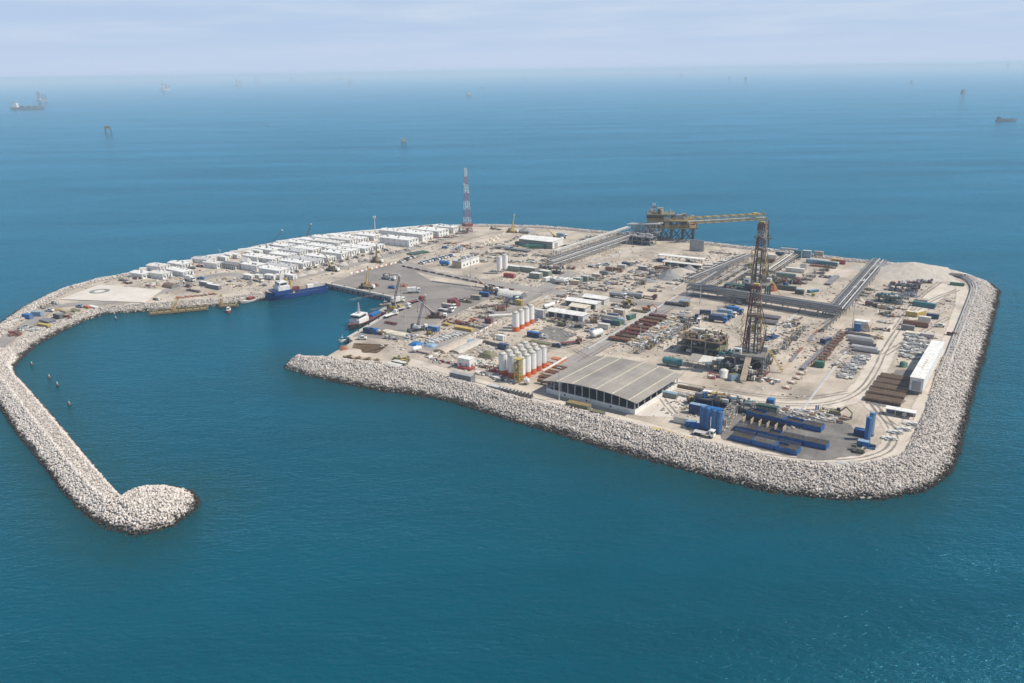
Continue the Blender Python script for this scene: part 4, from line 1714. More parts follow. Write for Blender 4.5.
# modules round the front rig
put('tank_h', (8.5, 1.7, 'teal'), 672.5, 366, 0, 'fat teal horizontal tank at the far corner of the big shed', name='horizontal_tank')
mod = thing('mud_module', at(702, 352), VA, 'olive and brown two level mud treatment module beside the nearer rig', 'mud module')
for z, m in ((0, 'midgrey'), (3.6, 'olive'), (7.0, 'brown')):
    MB().box(0, 0, z + .2, 22, 12, .35, m).build('deck', mod)
for x in (-10.5, -3.5, 3.5, 10.5):
    for y in (-5.5, 5.5):
        MB().box(x, y, 0, .45, .45, 7.3, 'grey').build('post', mod)
rd = random.Random(5)
for i in range(80):
    z = rd.choice((.55, 4.15, 7.55, 7.55))
    c_ = rd.choice(('olive', 'brown', 'ochre', 'greygreen', 'grey', 'tan', 'dark', 'olive', 'midgrey', 'offwhite'))
    x, y = rd.uniform(-9.5, 9.5), rd.uniform(-4.6, 4.6)
    if rd.random() < .5:
        MB().box(x, y, z, rd.uniform(1, 2.6), rd.uniform(1, 2.2), rd.uniform(.8, 2.0), c_).build('equipment_box', mod)
    else:
        MB().cyl((x, y, z), (x, y, z + rd.uniform(1, 2.2)), rd.uniform(.4, .9), None, 10, c_).build('vessel', mod)
sh = thing('pitched_shelter', at(706, 367), VA, 'grey lean-to shelter with pale roof sheets in front of the mud module', 'shelter')
for i in range(3):
    b2 = MB()
    x0, x1 = -8 + i * 5.2, -8 + i * 5.2 + 5.0
    b2.add([(x0, -3.5, 3.0), (x1, -3.5, 3.0), (x1, 3.5, 4.4), (x0, 3.5, 4.4), (x0, -3.5, 2.85), (x1, -3.5, 2.85), (x1, 3.5, 4.25), (x0, 3.5, 4.25)],
           [(0, 1, 2, 3), (7, 6, 5, 4), (0, 4, 5, 1), (1, 5, 6, 2), (2, 6, 7, 3), (3, 7, 4, 0)], ('roofpale', 'offwhite', 'offwhite')[i])
    b2.build('roof_sheet', sh)
for x in (-7.6, -2.6, 2.6, 7.2):
    for y in (-3.2, 3.2):
        MB().box(x, y, 0, .3, .3, 2.9 if y < 0 else 4.2, 'grey').build('post', sh)
put('container', (12.2, 'white'), 716, 364.5, 70, 'white container with a red streak lying beside the mud module')
put('container', (6.06, 'lightblue', 'olive'), 735, 379.5, 55, 'pale blue container turned askew in front of the nearer rig')
put('tank_v', (2.0, 3.0, 'offwhite'), 723.5, 377, 0, 'short cream round tank in front of the nearer rig')
put('skid', (3.5, 2.6, 2.2, 'red', 'white', 4), 712, 378, 0, 'small red and white skid beside the lean-to shelter')
put('skid', (7, 3, 2.6, 'rust', 'tan', 9), 757, 377, 0, 'rust and tan pump skid at the foot of the nearer rig')
put('skid', (7, 3, 2.6, 'maroon', 'grey', 12), 764, 374, 90, 'maroon pump skid beside the nearer rig')
put('pile', (9, 6, 1.8, ('grey', 'midgrey', 'white', 'rust'), 31, 26), 768, 381.5, 0, 'tangle of grey fittings in front of the nearer rig')
put('container', (6.06, 'offwhite'), 699, 333.5, 0, 'cream upright container on the orange frame behind the mud module')
put('skid', (7, 3.2, 3, 'orange', 'orange', 15), 694, 338, 20, 'orange frame under the cream container')
put('tank_h', (4, 1.2, 'lightgrey'), 690, 346, 40, 'pale tilted tank at the end of the mud module')


# ------------------------------------------------------------------ pipe racks
def pipe_rack(a, c, W_, H_, cols, label, levels=2, bent=8.0, z=GZ, post='midgrey', r=.33, bw=.34, deck=None):
    p, L, an = span(a, c, z)
    t_ = thing('pipe_rack', p, an, label, 'pipe rack')
    nb = max(2, int(L / bent))
    for i in range(nb + 1):
        x = -L / 2 + i * L / nb
        b2 = MB()
        for s_ in (-1, 1):
            b2.bar((x, s_ * W_ / 2, 0), (x, s_ * W_ / 2, H_), bw, post)
        for k in range(levels):
            b2.bar((x, -W_ / 2, H_ - k * 2.6), (x, W_ / 2, H_ - k * 2.6), bw, post)
        b2.build('bent', t_)
    for s_ in (-1, 1):
        MB().bar((-L / 2, s_ * W_ / 2, H_), (L / 2, s_ * W_ / 2, H_), bw, post).build('side_beam', t_)
    q = 0
    for k in range(levels):
        n_ = len(cols)
        for i, m in enumerate(cols):
            y = -W_ / 2 + (i + .7) * W_ / (n_ + .4)
            rr2 = r * (1, .7, 1.2, .6, .9)[(i + 2 * k) % 5]
            MB().cyl((-L / 2 - 1, y, H_ - k * 2.6 + rr2 + .25), (L / 2 + 1, y, H_ - k * 2.6 + rr2 + .25), rr2, None, 8, m).build('pipe', t_)
    if deck:
        MB().box(0, 0, .1, L, W_ * .9, .2, deck).build('base', t_)
    return t_


pipe_rack((690, 294), (838, 318), 8.5, 5.6, ('midgrey', 'dark', 'midgrey', 'dark', 'lightgrey', 'dark'), 'long dark pipe rack crossing behind the nearer rig', 2, 9, deck='dark')
pipe_rack((831, 315), (876, 263.5), 5.5, 3.0, ('lightgrey', 'midgrey', 'dark', 'grey'), 'low pipe rack running away from the long dark rack to the far shore', 1, 9, deck='midgrey')
pipe_rack((843, 314), (884, 264.5), 3.0, 2.4, ('midgrey', 'dark', 'lightgrey'), 'second low pipe rack beside the first, towards the eastern slope', 1, 9)
pipe_rack((548, 270), (634, 240.5), 9.0, 6.2, ('lightgrey', 'midgrey', 'dark', 'grey', 'dark'), 'grey pipe rack leading towards the offshore platform', 2, 10, post='grey')
pipe_rack((556, 258), (628, 233.5), 4.5, 5.0, ('lightgrey', 'steel', 'offwhite'), 'slimmer pipe rack beside the one leading to the offshore platform', 1, 10, post='grey')
pipe_rack((690, 283), (748, 259), 7.0, 3.0, ('midgrey', 'dark', 'grey', 'midgrey', 'dark'), 'low row of grey pipes running to the farther rig', 1, 8, deck='tan')
pipe_rack((770, 275), (796, 257), 6.0, 2.6, ('tan', 'steel', 'offwhite'), 'short low pipe rack beyond the farther rig', 1, 8)
pipe_rack((822, 332), (838, 318), 1.6, 1.4, ('dark', 'olive'), 'pair of thin pipes dropping from the rack crossing', 1, 6)

# ------------------------------------------------------------------ offshore platform and its bridge
pp = at(671, 243, 0)
pa = math.atan2(-.15, 1)
pt = thing('offshore_platform', pp, pa, 'ochre two deck offshore platform on dark legs beyond the far shore', 'platform')
for x in (-17, -8, 0, 9, 17):
    for y in (-7, 7):
        MB().cyl((x, y, -3), (x, y, 13), .8, None, 8, 'dark').build('leg', pt)
for x0, x1 in ((-17, -8), (-8, 0), (0, 9), (9, 17)):
    b2 = MB()
    for y in (-7, 7):
        b2.bar((x0, y, 1.5), (x1, y, 12), .6, 'dark')
        b2.bar((x1, y, 1.5), (x0, y, 12), .6, 'dark')
    b2.build('brace', pt)
MB().box(0, 0, 13, 40, 18, .9, 'ochre').build('deck', pt)
MB().box(-1, 0, 18.5, 38, 17, .8, 'ochre').build('deck', pt)
MB().box(-9, 0, 23.5, 22, 15, .7, 'olive').build('deck', pt)
for x in (-19, -12, -4, 4, 12, 19):
    for y in (-8, 8):
        MB().box(x, y, 13.9, .7, .7, 4.7, 'ochre').build('deck_post', pt)
rd = random.Random(8)
for i in range(46):
    z = rd.choice((13.9, 13.9, 19.3, 19.3, 24.2))
    x, y = rd.uniform(-18, 17), rd.uniform(-7, 7)
    if z > 24:
        x = rd.uniform(-19, 1)
    if rd.random() < .6:
        MB().box(x, y, z, rd.uniform(2, 5), rd.uniform(1.5, 4), rd.uniform(1.5, 3.8), rd.choice(('ochre', 'olive', 'brown', 'tan', 'grey', 'ochre', 'dark'))).build('equipment_box', pt)
    else:
        MB().cyl((x, y, z), (x, y, z + rd.uniform(2, 3.6)), rd.uniform(.7, 1.5), None, 10, rd.choice(('tan', 'ochre', 'steel'))).build('vessel', pt)
MB().lattice((-14.5, 0, 24.2), (-14.5, 0, 31.5), 2.6, 1.8, 4, 'red', .45, 'white').build('antenna_tower', pt)
rlm = MB()
for zz, hw, x0, x1 in ((14.9, 9, -20, 20), (20.3, 8.5, -20, 18)):
    for s_ in (-1, 1):
        for k in (0, .6):
            rlm.bar((x0, s_ * hw, zz + k), (x1, s_ * hw, zz + k), .18, 'yellow')
rlm.build('railing', pt)
# flare bridge
e0, e1 = at(693, 221.5, 20), at(765, 217.5, 20)
e1 = e0 + (e1 - e0)
d = e1 - e0
br = thing('flare_bridge', (e0.x, e0.y, 0), math.atan2(d.y, d.x), 'long yellow lattice bridge reaching from the offshore platform over the sea', 'bridge')
L = d.length
MB().lattice((-4, 0, 21), (L, 0, 21), 4.6, 4.6, 18, 'yellow', .42, 'ochre').build('truss', br)
for y in (-1, 0, 1):
    MB().cyl((-4, y, 20.2), (L, y, 20.2), .3, None, 8, 'offwhite').build('pipe', br)
MB().box(L * .86, 0, 22, 4.0, 3.2, 2.2, 'yellow').build('joint_box', br)
ft = thing('flare_support', (e1.x, e1.y, 0), math.atan2(d.y, d.x), 'dark small jacket with a deck under the end of the yellow bridge', 'jacket')
for x in (-3.2, 3.2):
    for y in (-3.2, 3.2):
        MB().cyl((x, y, -3), (x * .8, y * .8, 18.6), .55, None, 8, 'midgrey').build('leg', ft)
MB().box(0, 0, 3.4, 11, 10, .9, 'dark').build('deck', ft)
MB().box(2, 0, 4.3, 5, 5, 2.0, 'dark').build('equipment_box', ft)
MB().lattice((0, 0, 4.4), (0, 0, 18.6), 5.2, 4.4, 4, 'midgrey', .35).build('bracing', ft)
# trestle from the shore rack to the platform
g0, g1 = at(637, 239, GZ), pp + Vector((-12, -10, 0))
d = g1 - g0
tb = thing('pipe_bridge', (g0.x, g0.y, GZ), math.atan2(d.y, d.x), 'grey covered pipe bridge from the shore rack up to the offshore platform', 'bridge')
L = math.hypot(d.x, d.y)
MB().lattice((-6, 0, 8.0), (L, 0, 11.0), 6.5, 6.5, 9, 'grey', .6).build('truss', tb)
for y in (-2.4, -.8, .8, 2.4):
    MB().cyl((-8, y, 11.6), (L + 2, y, 14.8), .5, None, 8, 'white' if abs(y) > 1 else 'steel').build('pipe', tb)
b2 = MB()
b2.box(0, 0, 0, 1, 1, 1, 'lightgrey')
for x in (0, L * .3, L * .6):
    b3 = MB()
    for s_ in (-1, 1):
        b3.bar((x - 1.5, s_ * 4, -2), (x, s_ * 3, 8 + 3 * x / L), .9, 'lightgrey')
        b3.bar((x + 1.5, s_ * 4, -2), (x, s_ * 3, 8 + 3 * x / L), .9, 'lightgrey')
    b3.build('trestle', tb)
ms_ = thing('valve_station', at(640, 243.5), VA, 'dense grey valve station at the shore end of the pipe bridge', 'valve station')
rd = random.Random(3)
for k in range(3):
    MB().box(0, 0, 3 * k + .1, 24, 12, .3, 'midgrey').build('deck', ms_)
for x in (-11, -4, 4, 11):
    for y in (-5.5, 5.5):
        MB().box(x, y, 0, .5, .5, 8, 'grey').build('post', ms_)
for i in range(34):
    x, y, z = rd.uniform(-11, 11), rd.uniform(-5, 5), rd.choice((.4, 3.4, 6.4))
    if rd.random() < .5:
        MB().cyl((x, y, z + .8), (x + rd.uniform(2, 5), y, z + .8), rd.uniform(.3, .7), None, 8, rd.choice(('steel', 'dark', 'offwhite', 'grey'))).build('pipe', ms_)
    else:
        MB().box(x, y, z, rd.uniform(1, 2.5), rd.uniform(1, 2.5), rd.uniform(1, 2.4), rd.choice(('grey', 'dark', 'greygreen', 'brown', 'purple'))).build('equipment_box', ms_)

# ------------------------------------------------------------------ red and white telecom tower
ht_ = height(467.5, 231.5, 168)
tt = thing('telecom_tower', at(467.5, 231.5), R(30), 'tall red and white banded lattice telecom tower beside the white housing blocks', 'tower')
nb = 7
for i in range(nb):
    w0, w1 = 5.2 - i * 3.8 / nb, 5.2 - (i + 1) * 3.8 / nb
    z0, z1 = 5 + (ht_ - 5) * i / nb, 5 + (ht_ - 5) * (i + 1) / nb
    MB().lattice((0, 0, z0), (0, 0, z1), w0, w1, 3, ('offwhite', 'red')[i % 2], .18).build('tower_section', tt)
MB().lattice((0, 0, 0), (0, 0, 5), 6.4, 5.2, 2, 'red', .3).build('tower_base', tt)
MB().box(0, 0, 5, 7.4, 7.4, 2.2, 'maroon').build('equipment_deck', tt)
MB().box(1.5, -1, 0, 4, 4, 3, 'grey').build('equipment_room', tt)
for z, q in ((ht_ * .62, 0), (ht_ * .75, 2.2), (ht_ * .88, 4.0)):
    MB().cyl((1.6 * math.cos(q), 1.6 * math.sin(q), z), (2.2 * math.cos(q), 2.2 * math.sin(q), z), .8, None, 12, 'offwhite').build('dish', tt)


# ------------------------------------------------------------------ white housing blocks
BLK = {}


def block(L, W_, H_, rcol='white'):
    k = (L, W_, H_, rcol)
    if k in BLK:
        return copy_tree(BLK[k])
    t_ = thing('housing_block', (0, 0, 0), 0, '', 'housing block')
    wl_ = MB().box(0, 0, 0, L, W_, H_, 'white').build('wall', t_)
    rf = MB()
    rf.add([(-L / 2 - .3, -W_ / 2 - .3, H_), (L / 2 + .3, -W_ / 2 - .3, H_), (L / 2 + .3, W_ / 2 + .3, H_), (-L / 2 - .3, W_ / 2 + .3, H_),
            (-L / 2 - .3, 0, H_ + .7), (L / 2 + .3, 0, H_ + .7)], [(0, 1, 5, 4), (2, 3, 4, 5), (1, 2, 5), (3, 0, 4), (3, 2, 1, 0)], rcol)
    rfo_ = rf.build('roof', t_)
    ru = random.Random(int(L * 7 + H_ * 31))
    for i in range(int(L / 4)):
        MB().box(-L / 2 + 2 + i * 4 + ru.uniform(-1, 1), ru.uniform(-.3, .3) * W_, H_ + .3, ru.uniform(.8, 1.6), ru.uniform(.7, 1.4), .9, ru.choice(('grey', 'lightgrey', 'midgrey', 'offwhite'))).build('roof_unit', rfo_)
    st_ = int(H_ / 2.6)
    for f in range(max(1, st_)):
        for i in range(int(L / 6)):
            x = -L / 2 + 3 + i * 6
            MB().box(x, -W_ / 2 - .03, 1.2 + 2.7 * f, .9, .1, .8, 'grey').build('window', wl_)
        for y in (-W_ / 4, W_ / 4):
            MB().box(L / 2 + .03, y, 1.1 + 2.7 * f, .1, 1.0, .9, 'glass').build('window', wl_)
    MB().box(L / 2 + .04, 0, 0, .12, 1.2, 2.1, 'grey').build('door', wl_)
    for i in range(3):
        MB().box(L / 2 + .45, -W_ / 3 + i * W_ / 3, H_ - 1.2, .8, 1.0, .8, 'lightgrey').build('air_conditioner', wl_)
    MB().box(L / 2 + 1.0, W_ * .2, 0, 1.6, 1.4, 1.2, 'grey').build('step', t_)
    BLK[k] = t_
    return t_


HR = random.Random(21)


def housing(px, py, L, W_, H_, ang, label, group, rcol='white'):
    """px, py: foot of the end that faces the sun"""
    if group:
        L = L - HR.choice((0, 2, 4, 6))
        H_ = H_ + HR.choice((-.5, 0, .3))
        W_ = W_ - HR.choice((0, .8, 1.8))
        rcol = HR.choice(('white', 'white', 'offwhite', 'lightgrey'))
        px, py = px + HR.uniform(-1.5, 1.0), py + HR.uniform(-.3, .3)
    o = block(L, W_, H_, rcol)
    an = VA + R(ang)
    e = at(px, py)
    o.location = e - Vector((math.cos(an), math.sin(an), 0)) * (L / 2)
    o.rotation_euler = (0, 0, an)
    return tag(o, label, 'housing block', group)


FR = [(294, 271.5), (308, 268), (321, 264.5), (333, 261.3), (345, 258.2), (357, 255.2), (369.5, 252), (381, 249.2)]
for i, (x, y) in enumerate(FR):
    housing(x, y, 26, 10.2, 3.9, 0, 'long white housing block in the front row facing the quay, ' + ORD[i] + ' from the harbour', 'front row of housing blocks')
BK = [(279, 262.5), (292, 259), (305, 256), (317.5, 252.8), (329.5, 250), (342, 247.3), (354, 244.5), (366, 242), (378, 239.5)]
for i, (x, y) in enumerate(BK):
    housing(x, y, 26, 10.2, 3.9, 0, 'long white housing block in the middle row, ' + ORD[i] + ' from the harbour', 'middle row of housing blocks')
B3 = [(278, 254), (292, 250.5), (306, 247.5), (320, 244.8), (334, 242), (347, 239.3)]
for i, (x, y) in enumerate(B3):
    housing(x, y, 22, 10.2, 3.7, 0, 'white housing block in the back row, ' + ORD[i] + ' from the harbour', 'back row of housing blocks')
housing(414, 246, 30, 12, 5.6, 0, 'wide cream ended white hall at the end of the front row', None, 'white')
housing(428, 240, 26, 14, 5.6, 0, 'wide white hall behind the cream ended hall', None, 'white')
housing(444, 236.5, 24, 14, 5.4, 0, 'white hall between the wide halls and the telecom tower', None, 'white')
housing(457, 232.5, 18, 10, 5.0, 0, 'small white hall right beside the telecom tower', None, 'white')
housing(405, 237, 24, 10, 5.0, 0, 'white hall behind the wide cream ended hall', None, 'white')
housing(262, 270.5, 16, 9, 4.2, 0, 'white housing block standing left of the front row', None, 'white')
housing(262, 261.5, 15, 9, 4.2, 0, 'white housing block with an open corner behind the grey road', None, 'white')
housing(285, 276, 20, 10, 4.6, 0, 'white housing block nearest the blue ship', None, 'white')
row('container', (12.2, 'white'), (334, 236.5), (436, 227.5), 11, 60, 'white container in the line along the far shore behind the housing', 'white containers along the far shore', .2)
row('container', [(12.2, 'white'), (6.06, 'white'), (9.0, 'offwhite')], (150, 270.5), (276, 246.5), 13, 60, 'white box along the shore behind the pad side blocks', 'white boxes along the shore', 1.5)
row('cabin', [(9.0, 3.5, 3.0, 'white', 'white'), (6.0, 3.5, 3.0, 'offwhite', 'white')], (205, 263), (270, 252), 9, 0, 'white cabin behind the gatehouse', 'white cabins behind the gatehouse', 2.0)
row('cabin', [(9.0, 3.5, 3.0, 'white', 'white'), (6.0, 3.5, 3.0, 'offwhite', 'offwhite')], (250, 279), (290, 279), 5, 0, 'white cabin on the shore above the blue ship', 'white cabins above the ship', 1.0)
row('container', (12.2, 'white'), (284, 243.5), (322, 238), 4, 60, 'white container in the short line behind the back housing row', 'white containers behind the back row', .2)
put('container', (12.2, 'maroon'), 426, 228.8, 60, 'dark maroon container among the white ones along the far shore')
cg = thing('gatehouse', at(232, 268), VA, 'white building with a row of dark openings beside the white housing blocks', 'building')
MB().box(0, 0, 3.0, 17, 7, .6, 'purple').build('roof', cg)
MB().box(0, 1.5, 0, 16, 3.5, 3.0, 'white').build('wall', cg)
for i in range(8):
    MB().box(-7.6 + i * 2.17, -3, 0, .7, .5, 3.0, 'white').build('column', cg)
cb = thing('gable_house', at(246.5, 266), VA, 'small white gabled house beside the row of dark openings', 'house')
MB().box(0, 0, 0, 6, 5, 4.0, 'white').build('wall', cb)
MB().add([(-3.2, -2.7, 4), (3.2, -2.7, 4), (3.2, 2.7, 4), (-3.2, 2.7, 4), (-3.2, 0, 6.4), (3.2, 0, 6.4)], [(0, 1, 5, 4), (2, 3, 4, 5), (1, 2, 5), (3, 0, 4)], 'offwhite').build('roof', cb)
for i, (x, y, L, W_, lb) in enumerate(((148, 278, 14, 8, 'white block nearest the helicopter pad'), (168, 278.5, 14, 8, 'white block with dark doorways second from the pad'),
                                       (189, 276, 20, 8, 'long white block third from the pad'), (166, 271.3, 14, 9, 'white block behind the pad side row near the shore rocks'),
                                       (187, 268.5, 16, 8, 'white block behind the long third one'), (212, 263, 16, 8, 'white block by the shore rocks beside the gatehouse'),
                                       (221, 268, 14, 7, 'white block with green trim between the long block and the gatehouse'))):
    housing(x, y, L, W_, (3.4, 3.8, 3.4, 4.2, 3.6, 3.2, 3.9)[i], (0, 3, -4, 6, 0, 8, 4)[i], lb, None, ('white', 'offwhite', 'white', 'offwhite', 'white', 'lightgrey', 'offwhite')[i])

# ------------------------------------------------------------------ other buildings
tnt = thing('warehouse', at(541, 245.5), VA, 'white roofed warehouse with grey green walls near the far shore', 'warehouse')
MB().box(0, 0, 0, 30, 17, 5.6, 'greygreen').build('wall', tnt)
MB().box(15.1, 0, .3, .3, 16.6, 5.2, 'white').build('end_wall', tnt)
MB().add([(-15.6, -9, 5.6), (15.6, -9, 5.6), (15.6, 9, 5.6), (-15.6, 9, 5.6), (-15.6, 0, 6.8), (15.6, 0, 6.8)], [(0, 1, 5, 4), (2, 3, 4, 5), (1, 2, 5), (3, 0, 4)], 'white').build('roof', tnt)
MB().box(15.3, -3, .2, .2, 4.5, 4, 'grey').build('door', tnt)
put('container', (12.2, 'green', 'teal'), 537, 248.5, 30, 'green container in front of the white roofed warehouse', None)
put('container', (6.06, 'green'), 519, 245, 0, 'small green container left of the white roofed warehouse')
put('tarp', (9, 5, 2.6, 'green', 2), 528, 247, 10, 'green covered heap in front of the warehouse')
put('truck', ('lightblue', 'tank', 'offwhite', 14), 505, 249.5, 0, 'pale blue lorry with a white tank left of the warehouse')
put('slabs', (12, 3.5, 4, .3, 'midgrey', 2), 512, 250.5, 0, 'dark slab stack behind the pale blue lorry')
put('slabs', (10, 5, 3, .35, 'purple', 3), 524, 251.5, 0, 'purple grey slab stack in front of the warehouse')
for i, (x, y) in enumerate(((513, 270.5), (529, 272), (536, 278), (545, 275.5))):
    put('container', (12.2 if i < 2 else 8.0, 'greygreen', 'offwhite', 3.4, 4.5), x, y, 0, 'big grey green box unit with pale roof below the cone-bottomed silos, ' + ORD[i] + ' from the harbour',
        'grey green box units', 'plant_unit', 'plant unit')
for i, (x, y) in enumerate(((578, 283), (585.5, 281))):
    put('container', (5.0, 'greygreen', 'lightgrey', 3.5, 4.0), x, y, 0, 'grey square box unit right of the big grey green units, ' + ('nearer' if i == 0 else 'farther') + ' one', 'grey square units', 'plant_unit',
        'plant unit')
cbld = thing('control_building', at(466, 265), UA, 'white building with a cream end and roof plant behind the crossing road', 'building')
MB().box(0, 0, 0, 22, 8, 4.8, 'white').build('wall', cbld)
MB().box(-11.1, 0, .2, .3, 7.6, 4.4, 'tan').build('end_wall', cbld)
MB().box(0, 0, 4.8, 22.4, 8.4, .3, 'lightgrey').build('roof', cbld)
rd = random.Random(4)
for i in range(9):
    MB().box(-9 + i * 2.3, rd.uniform(-2, 2), 5.1, 1.5, 2.0, rd.uniform(.7, 1.6), rd.choice(('grey', 'maroon', 'lightgrey', 'brown'))).build('roof_unit', cbld)
for i in range(5):
    MB().box(-8 + i * 4, -4.05, 1.2, 1.3, .12, 1.2, 'glass').build('window', cbld)
put('tank_h', (7, 1.5, 'blue'), 444.5, 265.5, 0, 'bright blue horizontal tank at the end of the white building with roof plant')
put('slabs', (16, 8, 2, .3, 'darkgreen', 1), 418, 253.5, 75, 'dark green sheeted stack behind the apron')
scr = thing('screen_wall', at(696.5, 251), VA, 'grey rectangular screen panel standing near the far shore', 'screen')
MB().box(0, 0, 0, 11, .5, 8.5, 'grey').build('panel', scr)
for x in (-5, 0, 5):
    MB().bar((x, 3, 0), (x, .3, 7), .35, 'grey').build('brace', scr)
lw = thing('long_canopy', at(681, 262.5), VA, 'long white canopy roof on posts near the far shore', 'canopy')
MB().box(0, 0, 4, 34, 5, .4, 'white').build('roof', lw)
for i in range(7):
    MB().box(-16 + i * 5.3, -2, 0, .4, .4, 4, 'grey').build('post', lw)
lw2 = thing('long_canopy', at(682, 268), VA, 'shorter white canopy roof in front of the long canopy', 'canopy')
MB().box(0, 0, 3.4, 28, 5, .4, 'offwhite').build('roof', lw2)
for i in range(6):
    MB().box(-13 + i * 5.2, -2, 0, .4, .4, 3.4, 'grey').build('post', lw2)
MB().box(0, 1.5, 0, 26, .4, 3.4, 'dark').build('back_wall', lw2)
for i, (x, y, L, lb) in enumerate(((568, 317.5, 22, 'long white roofed workshop behind the dark gravel patch'), (583, 306, 20, 'white roofed shed behind the long workshop'),
                                   (596, 302, 14, 'small white roofed shed beside the crossing road'), (580, 311, 10, 'cream roofed hut between the workshop sheds'))):
    ws = thing('workshop', at(x, y), VA, lb, 'workshop')
    MB().box(0, 0, 0, L, 7, 3.2, 'lightgrey').build('wall', ws)
    MB().add([(-L / 2 - .5, -4, 3.2), (L / 2 + .5, -4, 3.2), (L / 2 + .5, 4, 3.2), (-L / 2 - .5, 4, 3.2), (-L / 2 - .5, 0, 4.3), (L / 2 + .5, 0, 4.3)],
             [(0, 1, 5, 4), (2, 3, 4, 5), (1, 2, 5), (3, 0, 4)], 'white' if i != 3 else 'cream').build('roof', ws)
    for k in range(int(L / 5)):
        MB().box(-L / 2 + 2.5 + k * 5, -3.55, 0, 3.2, .2, 2.7, 'glass').build('bay_door', ws)
# half-round tents
for i, (x, y, L, r, m, lb) in enumerate(((455, 345.5, 26, 3.0, 'sand', 'long beige half-round cover running up from the perimeter road'), (467, 347, 22, 2.6, 'concrete', 'grey half-round cover beside the beige one'),
                                         (397, 334, 17, 2.2, 'cream', 'cream half-round shelter at the quay corner'), (171, 287, 10, 2.6, 'brown', 'low brown dome shelter near the helicopter pad'),
                                         (512, 296.5, 16, 3.6, 'offwhite', 'white roofed tent beside the crossing road'), (395, 367, 9, 2.0, 'offwhite', 'white tank-like shelter by the rock slope near the pit'))):
    tn = thing('tunnel_tent', at(x, y), (UA if i < 2 else VA), lb, 'tent')
    b2 = MB()
    n_ = 10
    vs_ = [(sx_ * L / 2, r * 1.3 * math.cos(math.pi * k / n_), r * (.55 if i < 3 else 1) * math.sin(math.pi * k / n_)) for sx_ in (-1, 1) for k in range(n_ + 1)]
    fs_ = [(k, n_ + 1 + k, n_ + 2 + k, k + 1) for k in range(n_)]
    b2.add(vs_, fs_, m)
    b2.build('cover', tn)
    for s_ in (0, 1):
        MB().add(vs_[s_ * (n_ + 1):(s_ + 1) * (n_ + 1)], [tuple(range(n_ + 1))], 'midgrey' if s_ else 'tan').build('end_panel', tn)
put('tarp', (6.5, 6, 1.5, 'lightblue', 7), 471, 342.5, 0, 'blue tarpaulin heap at the head of the half-round covers')
put('tarp', (6, 5, 1.4, 'lightblue', 8), 431, 346, 0, 'pale blue tarpaulin heap beside the quay road')
put('tarp', (6, 6, 1.5, 'blue', 9), 416, 344.5, 0, 'blue tarpaulin heap near the quay corner')
put('tarp', (8, 7, 3, 'olive', 4), 488, 356.5, 0, 'dark olive covered heap left of the big silo cluster')
put('container', (11.5, 'midgrey', 'grey', 3.4, 3.4), 462.5, 381, 0, 'slate grey container at the top of the rock slope')
bs = thing('barrier_stack', at(515, 394), VA, 'dark ribbed steel frame lying at the top of the rock slope', 'steel frame')
for i in range(10):
    MB().box(-8 + i * 1.8, 0, 0, .5, 2.0, 1.6, 'dark').build('rib', bs)
for s_ in (-.9, .9):
    MB().box(0, s_, .2, 17.5, .2, .3, 'midgrey').build('rail', bs)
put('slabs', (12, 2.5, 3, .3, 'lightgrey', 6), 499, 389.5, 0, 'pale slab stack beside the ribbed steel frame')
put('container', (10, 'olive', 'ochre', 2.6, 3.4), 578.5, 409.3, 0, 'long olive skip with a straw coloured load below the big shed')
put('container', (5.5, 'dark', 'olive', 1.8, 2.6), 597.5, 415.6, 0, 'low dark skip next to the olive skip below the big shed')
for i in range(4):
    put('slabs', (6.0, 1.8, 3, .22, 'yellow', 40 + i), 657.5 + i * 8.5, 431.5 + i * 2.6, 0, 'yellow ladder-like frame at the edge of the rock slope, ' + ORD[i] + ' from the big shed', 'yellow frames by the slope',
        'steel_frame', 'steel frame')
for i in range(5):
    put('slabs', (7.0, .9, 1, .4, 'lightgrey', 70 + i), 619 + i * 7.5, 422.2 + i * 2.0, 0, 'grey pipe length along the road below the shed, ' + ONES[i] + ' from the skips', 'grey pipe lengths by the slope', 'pipe_length', 'pipe')


